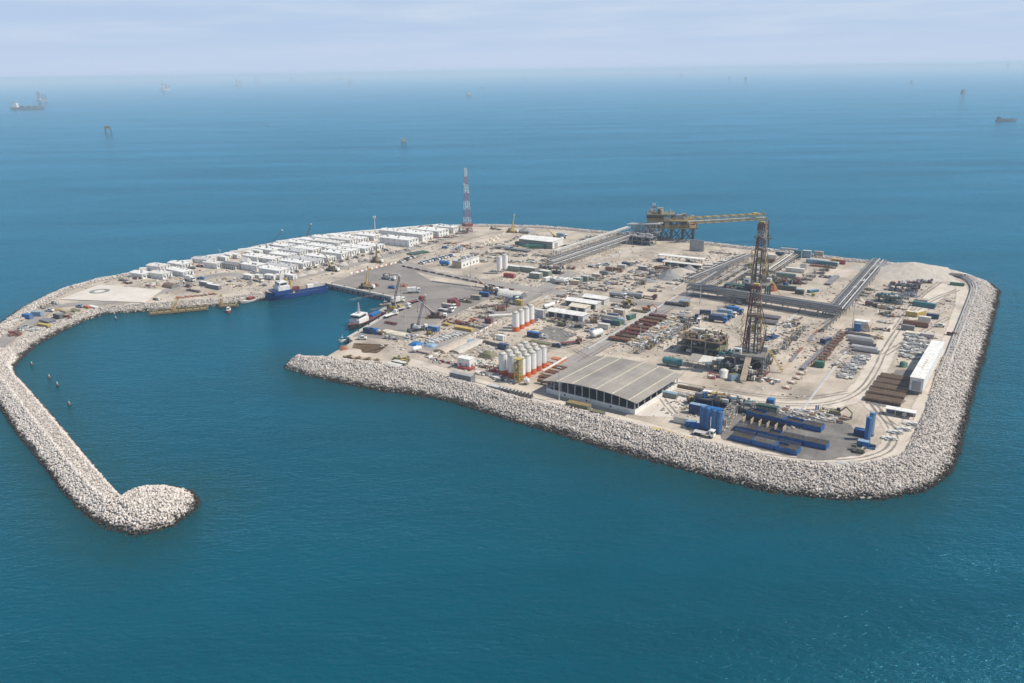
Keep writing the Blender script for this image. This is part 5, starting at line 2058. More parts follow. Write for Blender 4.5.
# ------------------------------------------------------------------ cranes
def crane(px, py, ang, boom_len, boom_el, boom_az, label, lattice=False, col='yellow', bcol=None, ccol='white'):
    t_ = thing('mobile_crane', at(px, py), VA + R(ang), label, 'crane')
    car = MB()
    car.box(0, 0, .8, 11, 2.6, .8, 'dark' if lattice else col)
    car.box(4.6, 0, 1.0, 1.9, 2.5, 1.8, ccol, 0, (.9, .95))
    car.build('carrier', t_)
    for x in (-4, -2.4, 1.6, 4.2):
        for s_ in (-1, 1):
            MB().cyl((x, s_ * 1.0, .6), (x, s_ * 1.4, .6), .6, None, 10, 'rubber').build('wheel', t_)
    for x in (-4.8, 3.0):
        MB().box(x, 0, .5, .5, 6.4, .35, col).build('outrigger', t_)
    q = R(boom_az)
    dx, dy = math.cos(q), math.sin(q)
    up = MB()
    up.box(-1.0, 0, 1.7, 4.4, 2.6, 1.5, ccol if lattice else col, q)
    up.box(-1.0 - 2.0 * dx, -2.0 * dy, 1.7, 1.2, 2.6, 2.0, 'dark', q)
    up.build('turntable', t_)
    MB().box(-1.0 - 1.2 * dy + .8 * dx, 1.2 * dx + .8 * dy, 2.0, 1.5, 1.1, 1.7, 'glass', q).build('cab', t_)
    e = R(boom_el)
    b0 = Vector((-1.0 + .8 * dx, .8 * dy, 3.0))
    b1 = b0 + Vector((dx * math.cos(e), dy * math.cos(e), math.sin(e))) * boom_len
    bm_ = MB()
    if lattice:
        bm_.lattice(b0, b0.lerp(b1, .88), .85, .8, 12, bcol or 'dark', .11)
        bm_.lattice(b0.lerp(b1, .88), b1, .8, .35, 3, bcol or 'dark', .11)
    else:
        for k in range(4):
            bm_.bar(b0.lerp(b1, k / 4 * .98), b0.lerp(b1, (k + 1) / 4), 1.0 - k * .16, bcol or col)
    bm_.box(b1.x, b1.y, b1.z - .4, 1.0, 1.0, .9, 'lightgrey')
    bo = bm_.build('boom', t_)
    MB().bar(b0 + Vector((1.5 * dx, 1.5 * dy, -.6)), b0.lerp(b1, .28), .35, 'steel').build('lift_cylinder', bo)
    hk = MB()
    hz_ = max(2.5, b1.z * .35)
    hk.bar(tuple(b1), (b1.x, b1.y, hz_), .1, 'dark')
    hk.box(b1.x, b1.y, hz_ - .8, .6, .5, .9, 'yellow')
    hk.build('hook', bo)
    return t_


crane(333, 271, 0, 11, 55, 170, 'yellow mobile crane with a short raised boom in front of the white housing blocks', False, 'ochre')
crane(377, 262.5, 0, 10, 80, 100, 'yellow mobile crane with an upright boom behind the apron', False, 'ochre')
crane(367, 288.5, 10, 11, 80, 60, 'yellow mobile crane with red parts beside the quay at the harbour head', False, 'ochre', 'yellow')
crane(393.5, 311, 75, 19, 74, -60, 'crane with a yellow base and black lattice boom at the quay corner', True, 'yellow', 'dark', 'yellow')
crane(418, 330.5, 60, 18, 72, -50, 'white cabbed crawler crane with a tall grey lattice boom on the apron', True, 'midgrey', 'midgrey')
crane(270, 249.5, 0, 16, 48, 40, 'crane with a dark boom leaning over the back of the white housing blocks', True, 'midgrey', 'dark', 'white')
crane(307, 240.5, 0, 11, 66, 60, 'small crane with a short dark boom behind the housing near the far shore', False, 'midgrey', 'dark')
crane(437, 318, 30, 12, 38, 170, 'small orange and white crane with a low pale boom at the edge of the apron', False, 'rust', 'pink', 'white')
crane(388.5, 279.5, 0, 9, 8, 0, 'white truck crane with its boom folded flat on the apron', False, 'lightgrey', 'tan', 'white')
crane(512.5, 232.5, 0, 12, 80, 60, 'small yellow crane near the far shore behind the warehouse', False, 'yellow')
crane(557, 240, 0, 10, 30, 170, 'low yellow crane right of the white roofed warehouse', False, 'yellow')
crane(490, 291.5, 20, 10, 30, 160, 'small pale crane with a lowered boom behind the blue machines', False, 'tan', 'tan')
mp_ = thing('floodlight_mast', at(375.5, 236), 0, 'slim white floodlight mast rising behind the housing blocks', 'mast')
hh = height(375.5, 236, 218)
MB().cyl((0, 0, 0), (0, 0, hh), .5, .3, 8, 'lightgrey').build('pole', mp_)
MB().box(0, 0, hh, 2.2, 2.2, 1.6, 'lightgrey').build('lamp_head', mp_)
for i, (x, y) in enumerate(((406, 335), (559, 400), (700, 303), (568, 292), (852, 330), (222, 270), (471, 277), (640, 352), (720, 268), (612, 283))):
    put('mast_light', (14.0,), x, y, 0, 'slim grey light pole ' + ('at the quay corner', 'in front of the big shed', 'by the start of the long dark pipe rack', 'beside the crossing road near the square units',
                                                                    'near the cream tank by the haul road', 'at the corner of the gatehouse', 'below the white building with roof plant',
                                                                    'at the end of the pipe yard behind the shed', 'near the far canopies', 'by the road below the pipe rack')[i], 'light poles')


# ------------------------------------------------------------------ ships and boats
def hull(L, B_, D, m, m2, sheer=1.0, stern=.9, draft=1.2, nsec=12):
    b2 = MB()
    secs = []
    for i in range(nsec + 1):
        k = i / nsec
        x = -L / 2 + L * k
        w = B_ / 2 * (stern if k < .1 else 1.0)
        if k > .62:
            w *= max(.03, (1 - ((k - .62) / .38) ** 2.2))
        dk = D + sheer * max(0, (k - .55) / .45) ** 2
        rake = .06 * L * max(0, (k - .7) / .3)
        secs.append([(x - rake * .6, -w * .72, -draft), (x, -w, 0.3), (x + rake * .5, -w * 1.03, dk), (x + rake * .5, w * 1.03, dk), (x, w, .3), (x - rake * .6, w * .72, -draft)])
    vs_ = [p for s_ in secs for p in s_]
    fs_, fd = [], []
    for i in range(nsec):
        for j in range(5):
            q = (i * 6 + j, (i + 1) * 6 + j, (i + 1) * 6 + j + 1, i * 6 + j + 1)
            (fd if j == 2 else fs_).append(q)
    fs_ += [tuple(range(5, -1, -1)), tuple(nsec * 6 + k for k in range(6))]
    b2.add(vs_, fs_, m)
    b2.add(vs_, fd, m2)
    return b2


p, L, an = span((325, 290.5), (268, 300.5), 0)
sh = thing('supply_ship', (p.x, p.y, 0), an, 'bright blue hulled supply ship moored at the harbour quay', 'ship')
hull(L, 10.5, 3.2, 'shipblue', 'tan', 2.6, .95, 2).build('hull', sh)
fc = MB().box(L * .27, 0, 3.2, L * .3, 10.0, 2.6, 'shipblue', 0, (1.04, 1.0))
fc.build('forecastle', sh)
MB().box(L * .25, 0, 5.8, L * .2, 8.6, 2.6, 'white').build('deckhouse', sh)
MB().box(L * .25, 0, 8.4, L * .14, 7.4, 2.4, 'white').build('bridge_house', sh)
MB().box(L * .25 + L * .07 + .05, 0, 9.2, .12, 6.8, 1.1, 'glass').build('bridge_window', sh)
for s_ in (-1, 1):
    MB().box(L * .25, s_ * 3.75, 9.2, L * .11, .12, 1.1, 'glass').build('bridge_window', sh)
    MB().cyl((L * .13, s_ * 3.2, 5.8), (L * .13, s_ * 3.2, 11.5), .8, None, 10, 'yellow').build('funnel', sh)
    MB().box(-L * .2, s_ * 5.0, 3.2, L * .56, .3, 1.6, 'shipblue').build('bulwark', sh)
MB().lattice((L * .25, 0, 10.8), (L * .25, 0, 16), 1.4, .5, 4, 'white', .2).build('mast', sh)
for i, (k, m) in enumerate(((-.36, 'lightgrey'), (-.24, 'white'), (-.1, 'tan'), (.03, 'maroon'))):
    b_ = Vector((math.cos(an), math.sin(an), 0))
    w = p + b_ * L * k
    tag(mobj('shipping_container', container(4.5, m), None, (w.x, w.y, 3.25), an), ('grey', 'white', 'tan', 'maroon')[i] + ' container standing on the deck of the blue ship', 'container')

p, L, an = span((384, 316.8), (355, 331.5), 0)
p += Vector((-3.0, 3.5, 0))
wb = thing('workboat', (p.x, p.y, 0), an, 'white workboat with a dark hull moored at the eastern quay', 'boat')
hull(L * 1.08, 8.0, 2.0, 'black', 'maroon', 1.4, .95, 1.4).build('hull', wb)
MB().box(L * .2, 0, 2.0, L * .32, 6.2, 2.4, 'white').build('deckhouse', wb)
MB().box(L * .22, 0, 4.4, L * .22, 5.2, 2.3, 'offwhite').build('wheelhouse', wb)
MB().box(L * .22, 0, 5.2, L * .23, 5.3, 1.0, 'glass').build('window_band', wb)
MB().box(L * .22, 0, 6.7, L * .25, 5.6, .3, 'white').build('roof', wb)
MB().lattice((L * .2, 0, 7), (L * .2, 0, 13), 1.2, .4, 5, 'lightgrey', .2).build('mast', wb)
MB().box(-L * .28, 1.0, 2.0, L * .28, 2.6, 1.5, 'blue').build('deck_locker', wb)
MB().cyl((-L * .1, -1.5, 2), (-L * .1, -1.5, 4.6), 1.1, None, 10, 'white').build('deck_tank', wb)
for i in range(7):
    for s_ in (-1, 1):
        MB().cyl((-L * .45 + i * L * .13, s_ * 4.15, .9), (-L * .45 + i * L * .13, s_ * 4.45, .9), .55, None, 10, 'rubber').build('tyre_fender', wb)


def small_boat(px, py, L, ang, hm, dm, cm, label, z=0):
    q = at(px, py, z)
    t_ = thing('small_boat', q, ang, label, 'boat')
    hull(L, L * .3, 1.1, hm, dm, .7, .9, .6, 8).build('hull', t_)
    MB().box(0, 0, 1.1, L * .3, L * .2, 1.6, cm, 0, (.85, .9)).build('cabin', t_)
    MB().box(L * .02, 0, 1.7, L * .29, L * .21, .6, 'glass').build('window_band', t_)
    MB().cyl((-.2, 0, 2.7), (-.2, 0, 4.4), .08, None, 6, 'lightgrey').build('mast', t_)
    return t_


small_boat(228.5, 311.5, 8.5, R(-75), 'red', 'white', 'white', 'small red and white boat at the end of the short yellow jetty')
small_boat(251, 301, 15, UA + math.pi, 'lightgrey', 'offwhite', 'red', 'grey launch with a red cabin beside the blue ship')
small_boat(385.5, 305.5, 7, R(20), 'brown', 'tan', 'grey', 'small brown boat by the boat ramp')
small_boat(342.5, 342, 4, R(200), 'white', 'white', 'offwhite', 'tiny white dinghy below the quay corner')


def jetty(a, c, W_, label, z=1.6):
    p, L, an = span(a, c, z)
    t_ = thing('jetty', (p.x, p.y, 0), an, label, 'jetty')
    MB().box(0, 0, z - .9, L, W_, .9, 'ochre').build('deck', t_)
    n_ = int(L / 4)
    for i in range(n_ + 1):
        for s_ in (-1, 1):
            MB().cyl((-L / 2 + .5 + i * (L - 1) / n_, s_ * (W_ / 2 - .3), -3), (-L / 2 + .5 + i * (L - 1) / n_, s_ * (W_ / 2 - .3), z + .7), .3, None, 8, 'dark').build('pile', t_)
    rl = MB()
    for s_ in (-1, 1):
        rl.bar((-L / 2, s_ * W_ / 2, z + .9), (L / 2, s_ * W_ / 2, z + .9), .14, 'yellow')
    rl.build('railing', t_)
    return t_


jetty((149, 313), (208, 307.5), 3.4, 'long ochre floating jetty below the helicopter pad')
jetty((219, 305.5), (238, 304.5), 3.0, 'short dark edged jetty with the red boat')
for a, c, z0, z1, lb in (((173, 311), (178, 299), 1.6, GZ, 'ochre gangway from the long jetty up to the shore'), ((222, 305), (221, 295), 1.6, GZ, 'yellow gangway from the short jetty up to the shore')):
    A, B = at(*a, z0), at(*c, z1)
    g_ = thing('gangway', A, 0, lb, 'gangway')
    D_ = B - A
    MB().bar((0, 0, 0), tuple(D_), 1.0, 'ochre').build('walkway', g_)
    s_ = Vector((-D_.y, D_.x, 0)).normalized()
    for e in (-1, 1):
        MB().bar(tuple(s_ * e + Vector((0, 0, 1))), tuple(D_ + s_ * e + Vector((0, 0, 1))), .2, 'yellow').build('handrail', g_)
for i in range(9):
    put('pile', (4.0, 1.6, 1.0, ('pink', 'tan', 'orange', 'rust'), 80 + i, 8), 178 + i * 4.6, 298.5 - i * .55, 0, 'pinkish heap of blocks above the long jetty, ' + ONES[i] + ' from the pad', 'pinkish heaps above the jetty')
for i, (x, y) in enumerate(((32, 365), (49.5, 378), (57.5, 385.5), (69.5, 405), (116, 319))):
    q = at(x, y, 0)
    t_ = thing('mooring_buoy', q, 0, 'small dark mooring buoy with a pale top in the harbour, ' + ('nearest the breakwater bend', 'second from the breakwater bend', 'third from the breakwater bend',
                                                                                                  'nearest the breakwater head', 'below the helicopter pad')[i], 'buoy', 'harbour buoys')
    MB().lathe([(.6, -.6), (.75, .1), (.75, .7), (.35, 1.0)], 12, 'dark').build('float', t_, smooth=True)
    MB().cyl((0, 0, 1.0), (0, 0, 1.8), .25, .18, 8, 'offwhite').build('top_mark', t_)

# ------------------------------------------------------------------ far things on the sea


def far_jacket(px, py, h, w, label, col='ochre', z=0):
    t_ = thing('wellhead_platform', at(px, py, 0), R(20), label, 'platform')
    for x in (-1, 1):
        for y in (-1, 1):
            MB().cyl((x * w / 2, y * w / 2, -2), (x * w * .4, y * w * .4, h * .55), w * .06, None, 6, 'dark').build('leg', t_)
    b2 = MB()
    for y in (-1, 1):
        b2.bar((-w / 2, y * w / 2, 1), (w * .42, y * w * .42, h * .5), w * .05, 'dark')
    b2.build('brace', t_)
    MB().box(0, 0, h * .5, w * 1.2, w * 1.1, h * .06, col).build('deck', t_)
    MB().box(-w * .1, 0, h * .56, w * .8, w * .8, h * .2, col).build('module', t_)
    MB().box(0, 0, h * .78, w * 1.0, w * 1.0, h * .05, col).build('deck', t_)
    MB().bar((w * .3, 0, h * .8), (w * .3, 0, h * 1.05), w * .06, 'red').build('vent_mast', t_)
    return t_


far_jacket(108.5, 133.5, 22, 14, 'ochre wellhead platform standing alone in the left of the sea')
far_jacket(404, 144.5, 13, 8, 'small brown wellhead platform out beyond the telecom tower', 'tan')
far_jacket(469, 97, 28, 20, 'pale round topped platform in the haze above the telecom tower', 'offwhite')
for i, (x, y, hp, lb) in enumerate(((962, 100.5, 8, 'dark tall platform in the haze near the right edge'), (911, 86.5, 4.5, 'small dark platform in the haze left of the tall one'),
                                    (1007, 70.5, 5, 'faint dark platform on the right horizon'), (745.5, 84.5, 6, 'dark upright platform in the haze above the rigs'),
                                    (729.5, 82, 4, 'thin faint platform left of the upright one'), (681, 78.5, 4, 'faint platform in the haze above the flare bridge'),
                                    (579, 76, 3, 'tiny faint platform on the horizon right of the centre'), (525, 80, 3, 'tiny faint platform on the horizon at the centre'))):
    q = at(x, y, 0)
    px_m = q.length / FPX
    far_jacket(x, y, hp * px_m * 1.35, hp * px_m * .35, lb, 'midgrey')
for i, (x, y, hp, c1, lb) in enumerate(((165.5, 93, 10, 'red', 'red and white jack-up rig in the left haze'), (239, 88, 8, 'midgrey', 'grey jack-up rig in the haze behind the housing'),
                                        (257, 83.5, 6, 'midgrey', 'fainter jack-up rig right of the grey one'), (292, 83, 6, 'midgrey', 'jack-up rig in the haze above the blue ship'),
                                        (351, 85.5, 6, 'midgrey', 'jack-up rig beside the pale far island'), (42, 104, 10, 'midgrey', 'dark drilling tower behind the moored tanker'))):
    q = at(x, y, 0)
    k = q.length / FPX * hp
    t_ = thing('jackup_rig', q, R(15), lb, 'rig')
    for a_ in range(3):
        u = a_ * 2.1
        MB().lattice((.35 * k * math.cos(u), .35 * k * math.sin(u), -2), (.35 * k * math.cos(u), .35 * k * math.sin(u), k * (1 if a_ else .75)), .08 * k, .08 * k, 6, c1, .02 * k,
                     'white' if c1 == 'red' else None).build('leg', t_)
    MB().prism([(.45 * k * math.cos(u), .45 * k * math.sin(u)) for u in (0, .7, 1.4, 2.1, 2.8, 3.5, 4.2, 4.9, 5.6)], k * .25, k * .34, 'grey' if c1 != 'red' else 'offwhite').build('hull', t_)
    MB().box(-.1 * k, 0, k * .34, .3 * k, .3 * k, .1 * k, 'offwhite').build('deckhouse', t_)
    MB().lattice((.12 * k, 0, k * .34), (.12 * k, 0, k * .8), .12 * k, .05 * k, 5, c1, .02 * k).build('derrick', t_)


def far_ship(px, py, Lpx, ang, hm, cm, label):
    q = at(px, py, 0)
    L = q.length / FPX * Lpx
    t_ = thing('far_ship', q, ang, label, 'ship')
    hull(L, L * .16, L * .07, hm, 'maroon', L * .03, .9, 2).build('hull', t_)
    MB().box(-L * .36, 0, L * .07, L * .12, L * .13, L * .13, cm).build('deckhouse', t_)
    MB().cyl((-L * .42, 0, L * .15), (-L * .42, 0, L * .24), L * .02, None, 8, 'dark').build('funnel', t_)
    for k in (-.15, .05, .25):
        MB().box(L * k, 0, L * .07, L * .12, L * .1, L * .04, 'teal').build('deck_cargo', t_)
    MB().bar((L * .1, 0, L * .07), (L * .1, 0, L * .2), L * .012, 'lightgrey').build('mast', t_)
    return t_


far_ship(28, 109.5, 27, R(2), 'purple', 'white', 'moored tanker with teal deck in the left haze')
far_ship(1006, 121, 18, R(3), 'midgrey', 'teal', 'dark low vessel at the right edge of the sea')
far_ship(267, 125.5, 4, R(200), 'dark', 'white', 'tiny dark vessel beyond the far housing')
far_ship(483, 88, 5, R(180), 'rust', 'white', 'tiny vessel trailing a pale wake above the telecom tower')
fi = thing('far_island', at(326, 80.2, 0), 0, 'thin pale island with buildings on the horizon', 'island')
kx = at(326, 80.2, 0).length / FPX
MB().box(0, 0, -2, 44 * kx, 120, 2 + 1.0 * kx, 'sand', 0, (.96, .9)).build('land', fi)
rd = random.Random(2)
for i in range(14):
    MB().box(rd.uniform(-19, 19) * kx, rd.uniform(-30, 30), 1.0 * kx, rd.uniform(1, 3) * kx, 40, rd.uniform(.5, 1.6) * kx, rd.choice(('white', 'offwhite', 'tan'))).build('building', fi)
rd = random.Random(12)
for i, (x, y) in enumerate(((8, 100), (24, 86), (34, 92), (50, 95), (60, 102), (78, 85), (90, 106), (104, 107), (120, 84), (150, 103), (155, 87), (320, 90), (334, 84), (400, 82), (846, 76), (870, 91), (965, 109))):
    far_ship(x, y, rd.uniform(1.4, 2.4), R(rd.uniform(0, 360)), 'rust', 'white', 'speck of a small boat far out in the haze, ' + ONES[i] + ' from the left')['group'] = 'specks of boats in the haze'

# ------------------------------------------------------------------ yards full of things
W = 'white'
T = [
    # breakwater root
    ('container', (6.06, 'blue'), 28, 318.5, 10, 'bright blue container on the breakwater root'),
    ('container', (6.06, 'lightblue'), 37.5, 316, 25, 'pale blue container behind the bright blue one on the breakwater root'),
    ('slabs', (9, 5, 4, .3, 'purple', 1), 48, 322.5, 0, 'blue grey slab stack with yellow edge on the breakwater root'),
    ('slabs', (10, 2.2, 3, .3, 'yellow', 2), 44, 326.2, 5, 'yellow steel stack in front of the blue grey slabs'),
    ('container', (6.06, 'dark', 'midgrey'), 58.5, 318.5, 0, 'dark open skip on the breakwater root'),
    ('skid', (5, 2.6, 2, 'maroon', 'rust', 3), 66.5, 318, 20, 'maroon skid beside the dark skip'),
    ('pile', (7, 6, 2.6, ('rust', 'maroon', 'brown', 'grey'), 4, 22), 16, 335, 0, 'rust red scrap pile where the breakwater begins'),
    ('pile', (8, 6, 1.8, ('offwhite', 'grey', 'steel', 'grey'), 5, 22), 25, 329, 0, 'pale grey scrap pile on the breakwater root'),
    ('pile', (7, 6, 1.8, ('offwhite', 'steel', 'offwhite', 'grey'), 6, 22), 33, 331, 0, 'white scrap pile beside the yellow steel stack'),
    ('pickup', ('white',), 50, 311.5, 20, 'white pickup on the breakwater root'),
    ('slabs', (6, 2, 2, .3, 'yellow', 5), 57, 310.5, 40, 'small yellow frame stack beside the white pickup'),
    ('pile', (9, 7, 1.6, ('olive', 'grey', 'midgrey', 'tan'), 8, 20), 45, 307, 0, 'grey green pile behind the breakwater road'),
    ('skid', (5, 3, 2.5, 'grey', 'greygreen', 6), 54.5, 304.5, 0, 'grey green skid at the corner of the helicopter pad'),
    ('slabs', (8, 4, 2, .3, 'olive', 7), 74, 311, 0, 'olive slab stack by the harbour rocks'),
    ('slabs', (6, 4, 3, .3, 'tan', 8), 66, 312, 0, 'tan slab stack by the harbour rocks'),
    ('pickup', ('lightblue',), 80, 307.5, 10, 'pale blue pickup below the helicopter pad'),
    ('slabs', (5, 2, 3, .3, 'orange', 9), 87.5, 308, 0, 'orange slab stack below the helicopter pad'),
    ('slabs', (8, 2.4, 2, .3, 'white', 10), 93, 307.5, 0, 'white slab stack below the helicopter pad'),
    ('pile', (9, 5, 1.6, ('midgrey', 'dark', 'maroon', 'offwhite'), 9, 20), 128, 283, 0, 'dark machinery pile at the far edge of the pad'),
    ('pile', (9, 4, 1.4, ('rust', 'red', 'offwhite', 'grey'), 10, 20), 150, 286, 0, 'reddish pile at the far edge of the pad'),
    ('truck', ('white', 'box', 'white', 9), 190, 281, 0, 'white box lorry on the road near the pad'),
    ('pickup', ('white',), 181, 283, 60, 'white pickup near the brown dome shelter'),
    ('pickup', ('blue',), 201, 279.5, 30, 'blue pickup behind the white box lorry'),
    ('container', (12.2, 'purple', 'white'), 207, 286, 0, 'long purple grey container with a white roof, the nearer to the pad'),
    ('container', (12.2, 'purple', 'white'), 214, 288.5, 0, 'long purple grey container with a white roof, the nearer to the blue ship'),
    ('skid', (5, 3, 2.4, 'maroon', 'dark', 11), 188, 287, 0, 'maroon machine skid between the dome and the purple containers'),
    ('pipestack', (12, 5, 2, .2, 'dark'), 193.5, 291.5, 0, 'dark thin pipe stack below the purple containers'),
    ('pile', (6, 4, 1.4, ('olive', 'green', 'dark', 'offwhite'), 12, 18), 158, 299.5, 0, 'greenish pile beside the pad corner'),
    ('pile', (6, 4, 1.4, ('grey', 'tan', 'offwhite'), 13, 18), 240, 286, 0, 'tan pile on the shore by the short jetty'),
    ('truck', ('white', 'flat', 'tan', 9), 258, 281.5, 0, 'white flatbed lorry on the bend of the road near the ship'),
    ('pickup', ('white',), 254, 273.5, 20, 'white pickup in front of the small white housing block'),
    # quay and apron
    ('truck', ('white', 'box', 'white', 8), 413.8, 293, 40, 'white box lorry alone on the grey apron'),
    ('pickup', ('blue',), 392, 288.5, 0, 'blue pickup on the apron near the quay corner'),
    ('skid', (4, 2.5, 1.5, 'orange', 'pink', 21), 404, 286.5, 0, 'orange skid on the apron behind the quay corner'),
    ('pile', (9, 4, 1.6, ('pink', 'rust', 'orange', 'grey'), 22, 20), 374, 285.5, 0, 'rust coloured pile beside the yellow quay crane'),
    ('truck', ('white', 'box', 'offwhite', 9), 398, 303, 75, 'white lorry parked at the head of the boat ramp'),
    ('truck', ('white', 'flat', 'lightgrey', 9), 404, 309.5, 80, 'white flatbed lorry behind the quay corner crane'),
    ('truck', ('white', 'flat', 'white', 10), 391, 316.5, 85, 'white low lorry on the quay beside the workboat'),
    ('truck', ('red', 'flat', 'maroon', 11), 416, 302.5, 80, 'red and maroon lorry on the apron'),
    ('pipestack', (8, 5, 2, .2, 'maroon'), 391, 324, 0, 'short dark red pipe stack on the apron'),
    ('container', (6.06, 'navy'), 369, 333, 0, 'dark navy container at the quay edge'),
    ('container', (4.5, 'blue'), 374, 333.5, 10, 'blue container beside the navy one at the quay edge'),
    ('pile', (6, 5, 2.2, ('tan', 'offwhite', 'olive', 'brown'), 23, 20), 381, 333.5, 0, 'tan pile between the blue container and the cream shelter'),
    ('pickup', ('white',), 362, 339.5, 30, 'white pickup beside the pit'),
    ('skid', (3, 2, 1.6, 'orange', 'orange', 24), 344, 349.5, 70, 'orange skid on the low quay west of the pit'),
    ('pile', (9, 4, 1.6, ('offwhite', 'grey', 'midgrey'), 25, 22), 392, 338.5, 0, 'pale scrap pile behind the pit'),
    ('pile', (7, 5, 2, ('offwhite', 'grey', 'purple', 'offwhite'), 26, 22), 412, 338, 0, 'white scrap pile at the apron corner'),
    ('tank_h', (4, 1.2, 'white'), 417, 352, 60, 'small white tank by the quay road junction'),
    ('slabs', (7, 3, 2, .3, 'pink', 27), 425, 353, 0, 'pinkish slab stack by the quay road junction'),
    ('pile', (10, 4, 1.6, ('ochre', 'olive', 'tan', 'yellow'), 28, 24), 402, 359.5, 10, 'straw coloured pile at the top of the rock slope near the pit'),
    ('container', (8, 'olive', 'offwhite', 2.4), 400, 366.5, 0, 'olive skip with pale load at the top of the rock slope'),
    ('pile', (9, 4, 1.5, ('brown', 'olive', 'tan', 'grey'), 29, 24), 415, 371, -10, 'brown pile beside the olive skip on the slope'),
    # yard below the apron
    ('container', (6.06, 'red', 'maroon'), 457, 305, -40, 'red tank container at the edge of the apron'),
    ('container', (6.06, 'maroon'), 452.5, 303, 80, 'maroon container behind the red one'),
    ('pickup', ('offwhite',), 462, 301.5, 10, 'pale pickup in the yard row beside the red container'),
    ('skid', (6, 3, 2.4, 'olive', 'dark', 31), 468, 302.5, 10, 'olive skid in the yard row'),
    ('container', (6.06, 'greygreen', 'tan'), 476, 299.5, 10, 'grey green container in the yard row'),
    ('container', (6.06, 'navy', 'blue'), 484.5, 296.5, 10, 'deep blue machine box in the yard row'),
    ('skid', (6, 3, 2.4, 'dark', 'navy', 32), 493, 294, 10, 'dark skid behind the deep blue box'),
    ('truck', ('white', 'flat', 'lightgrey', 10), 446, 311.5, 0, 'white lorry at the apron edge near the small orange crane'),
    ('truck', ('white', 'tipper', 'grey', 9), 449, 308.5, 0, 'grey tipper lorry behind the white one at the apron edge'),
    ('pile', (9, 4, 1.6, ('rust', 'brown', 'maroon', 'tan'), 33, 24), 452, 322.5, 0, 'rust brown scrap pile in the open yard'),
    ('pile', (9, 4, 1.8, ('maroon', 'brown', 'rust'), 34, 24), 462, 324, -10, 'maroon scrap pile in the open yard'),
    ('pile', (7, 4, 1.8, ('orange', 'red', 'purple', 'grey'), 35, 20), 476, 321.5, 0, 'orange and purple pile in the open yard'),
    ('slabs', (12, 3, 3, .35, 'yellow', 36), 464, 330, 0, 'bright yellow steel frame stack in the open yard'),
    ('slabs', (4, 2, 3, .3, 'yellow', 37), 446.5, 325.5, 0, 'small yellow stack left of the bright yellow frames'),
    ('forklift', ('yellow',), 429.5, 334.5, 0, 'yellow forklift near the quay road'),
    ('container', (6.06, 'blue', 'lightblue'), 434, 331, 0, 'blue container near the yellow forklift'),
    ('pile', (10, 7, 2, ('grey', 'midgrey', 'tan', 'purple'), 38, 30), 479, 326.5, 0, 'grey rubble pile in the open yard'),
    ('container', (5, 'rust', 'maroon'), 502, 310.5, 50, 'rust red container beside the quay road'),
    ('container', (4, 'maroon'), 489, 323, 0, 'small maroon box in the open yard'),
    ('pile', (8, 4, 1.5, ('rust', 'brown', 'grey', 'pink'), 39, 24), 491, 306.5, 20, 'brown scrap pile in the yard middle'),
    ('pile', (8, 4, 1.5, ('olive', 'brown', 'grey'), 40, 24), 482, 308, 20, 'olive brown scrap pile in the yard middle'),
    ('pile', (8, 4, 1.5, ('tan', 'olive', 'grey'), 41, 24), 497, 299, 30, 'tan scrap pile behind the brown one'),
    ('truck', ('white', 'flat', 'navy', 9), 512, 301, 0, 'white cabbed lorry with a navy bed beside the white tent'),
    ('container', (5, 'navy', 'purple'), 518, 300, 0, 'navy container beside the white tent'),
    ('container', (4.5, 'yellow', 'yellow', 3.0), 519.5, 305, 0, 'bright yellow box beside the quay road'),
    ('container', (6.06, 'white'), 504, 293.5, 40, 'white container behind the white tent'),
    ('slabs', (14, 3, 2, .4, 'offwhite', 42), 501, 316.5, 40, 'long white slab stack beside the row of four silos'),
    ('slabs', (14, 2.4, 2, .4, 'sand', 43), 534, 303, 90, 'sandy slab stack running up from the four silos'),
    ('slabs', (14, 2.4, 2, .4, 'tan', 44), 538, 304.5, 90, 'tan slab stack beside the sandy one'),
    ('tank_h', (9, 1.1, 'white', 'lightblue'), 549, 308, 80, 'white horizontal tank with a pale blue end behind the four silos'),
    ('container', (3.0, 'navy', 'grey', 5.5), 533.5, 321.8, 0, 'dark blue upright box beside the row of four silos'),
    ('container', (5.5, 'lightgrey', 'offwhite', 4.5), 540, 317.5, 0, 'grey plant box behind the row of four silos'),
    ('pile', (8, 5, 2, ('olive', 'brown', 'dark', 'tan'), 45, 28), 556, 321.5, 0, 'olive machinery pile on the dark gravel beside the workshop'),
    ('excavator', ('olive',), 562, 326, 0, 'olive excavator on the dark gravel beside the workshop'),
    ('container', (7, 'navy', 'blue'), 534, 337, 0, 'dark navy container left of the dark gravel patch'),
    ('pile', (6, 4, 1.4, ('offwhite', 'grey', 'steel'), 46, 20), 544, 337.5, 0, 'white pile beside the navy container'),
    ('slabs', (13, 3.5, 1, .3, 'olive', 47), 541, 343, 0, 'olive mat on the ground in front of the navy container'),
    ('truck', ('rust', 'flat', 'maroon', 11), 571, 344.5, 50, 'rust red lorry beside the road from the shed'),
    ('pickup', ('navy',), 557, 347, 0, 'dark blue pickup behind the big silo cluster'),
    ('tank_h', (7, 1.7, 'white', 'lightgrey'), 596.5, 337, 75, 'fat white tank at the roadside opposite the pipe yard'),
    ('pile', (5, 4, 1.6, ('steel', 'blue', 'ochre'), 48, 16), 590, 331.5, 0, 'blue and straw pile behind the fat white tank'),
    ('excavator', ('brown',), 594, 323, 30, 'brown excavator behind the fat white tank'),
    ('pickup', ('dark',), 579, 328, 0, 'dark pickup beside the workshop'),
    ('container', (4, 'white'), 501, 340, 0, 'small white box near the beige slabs'),
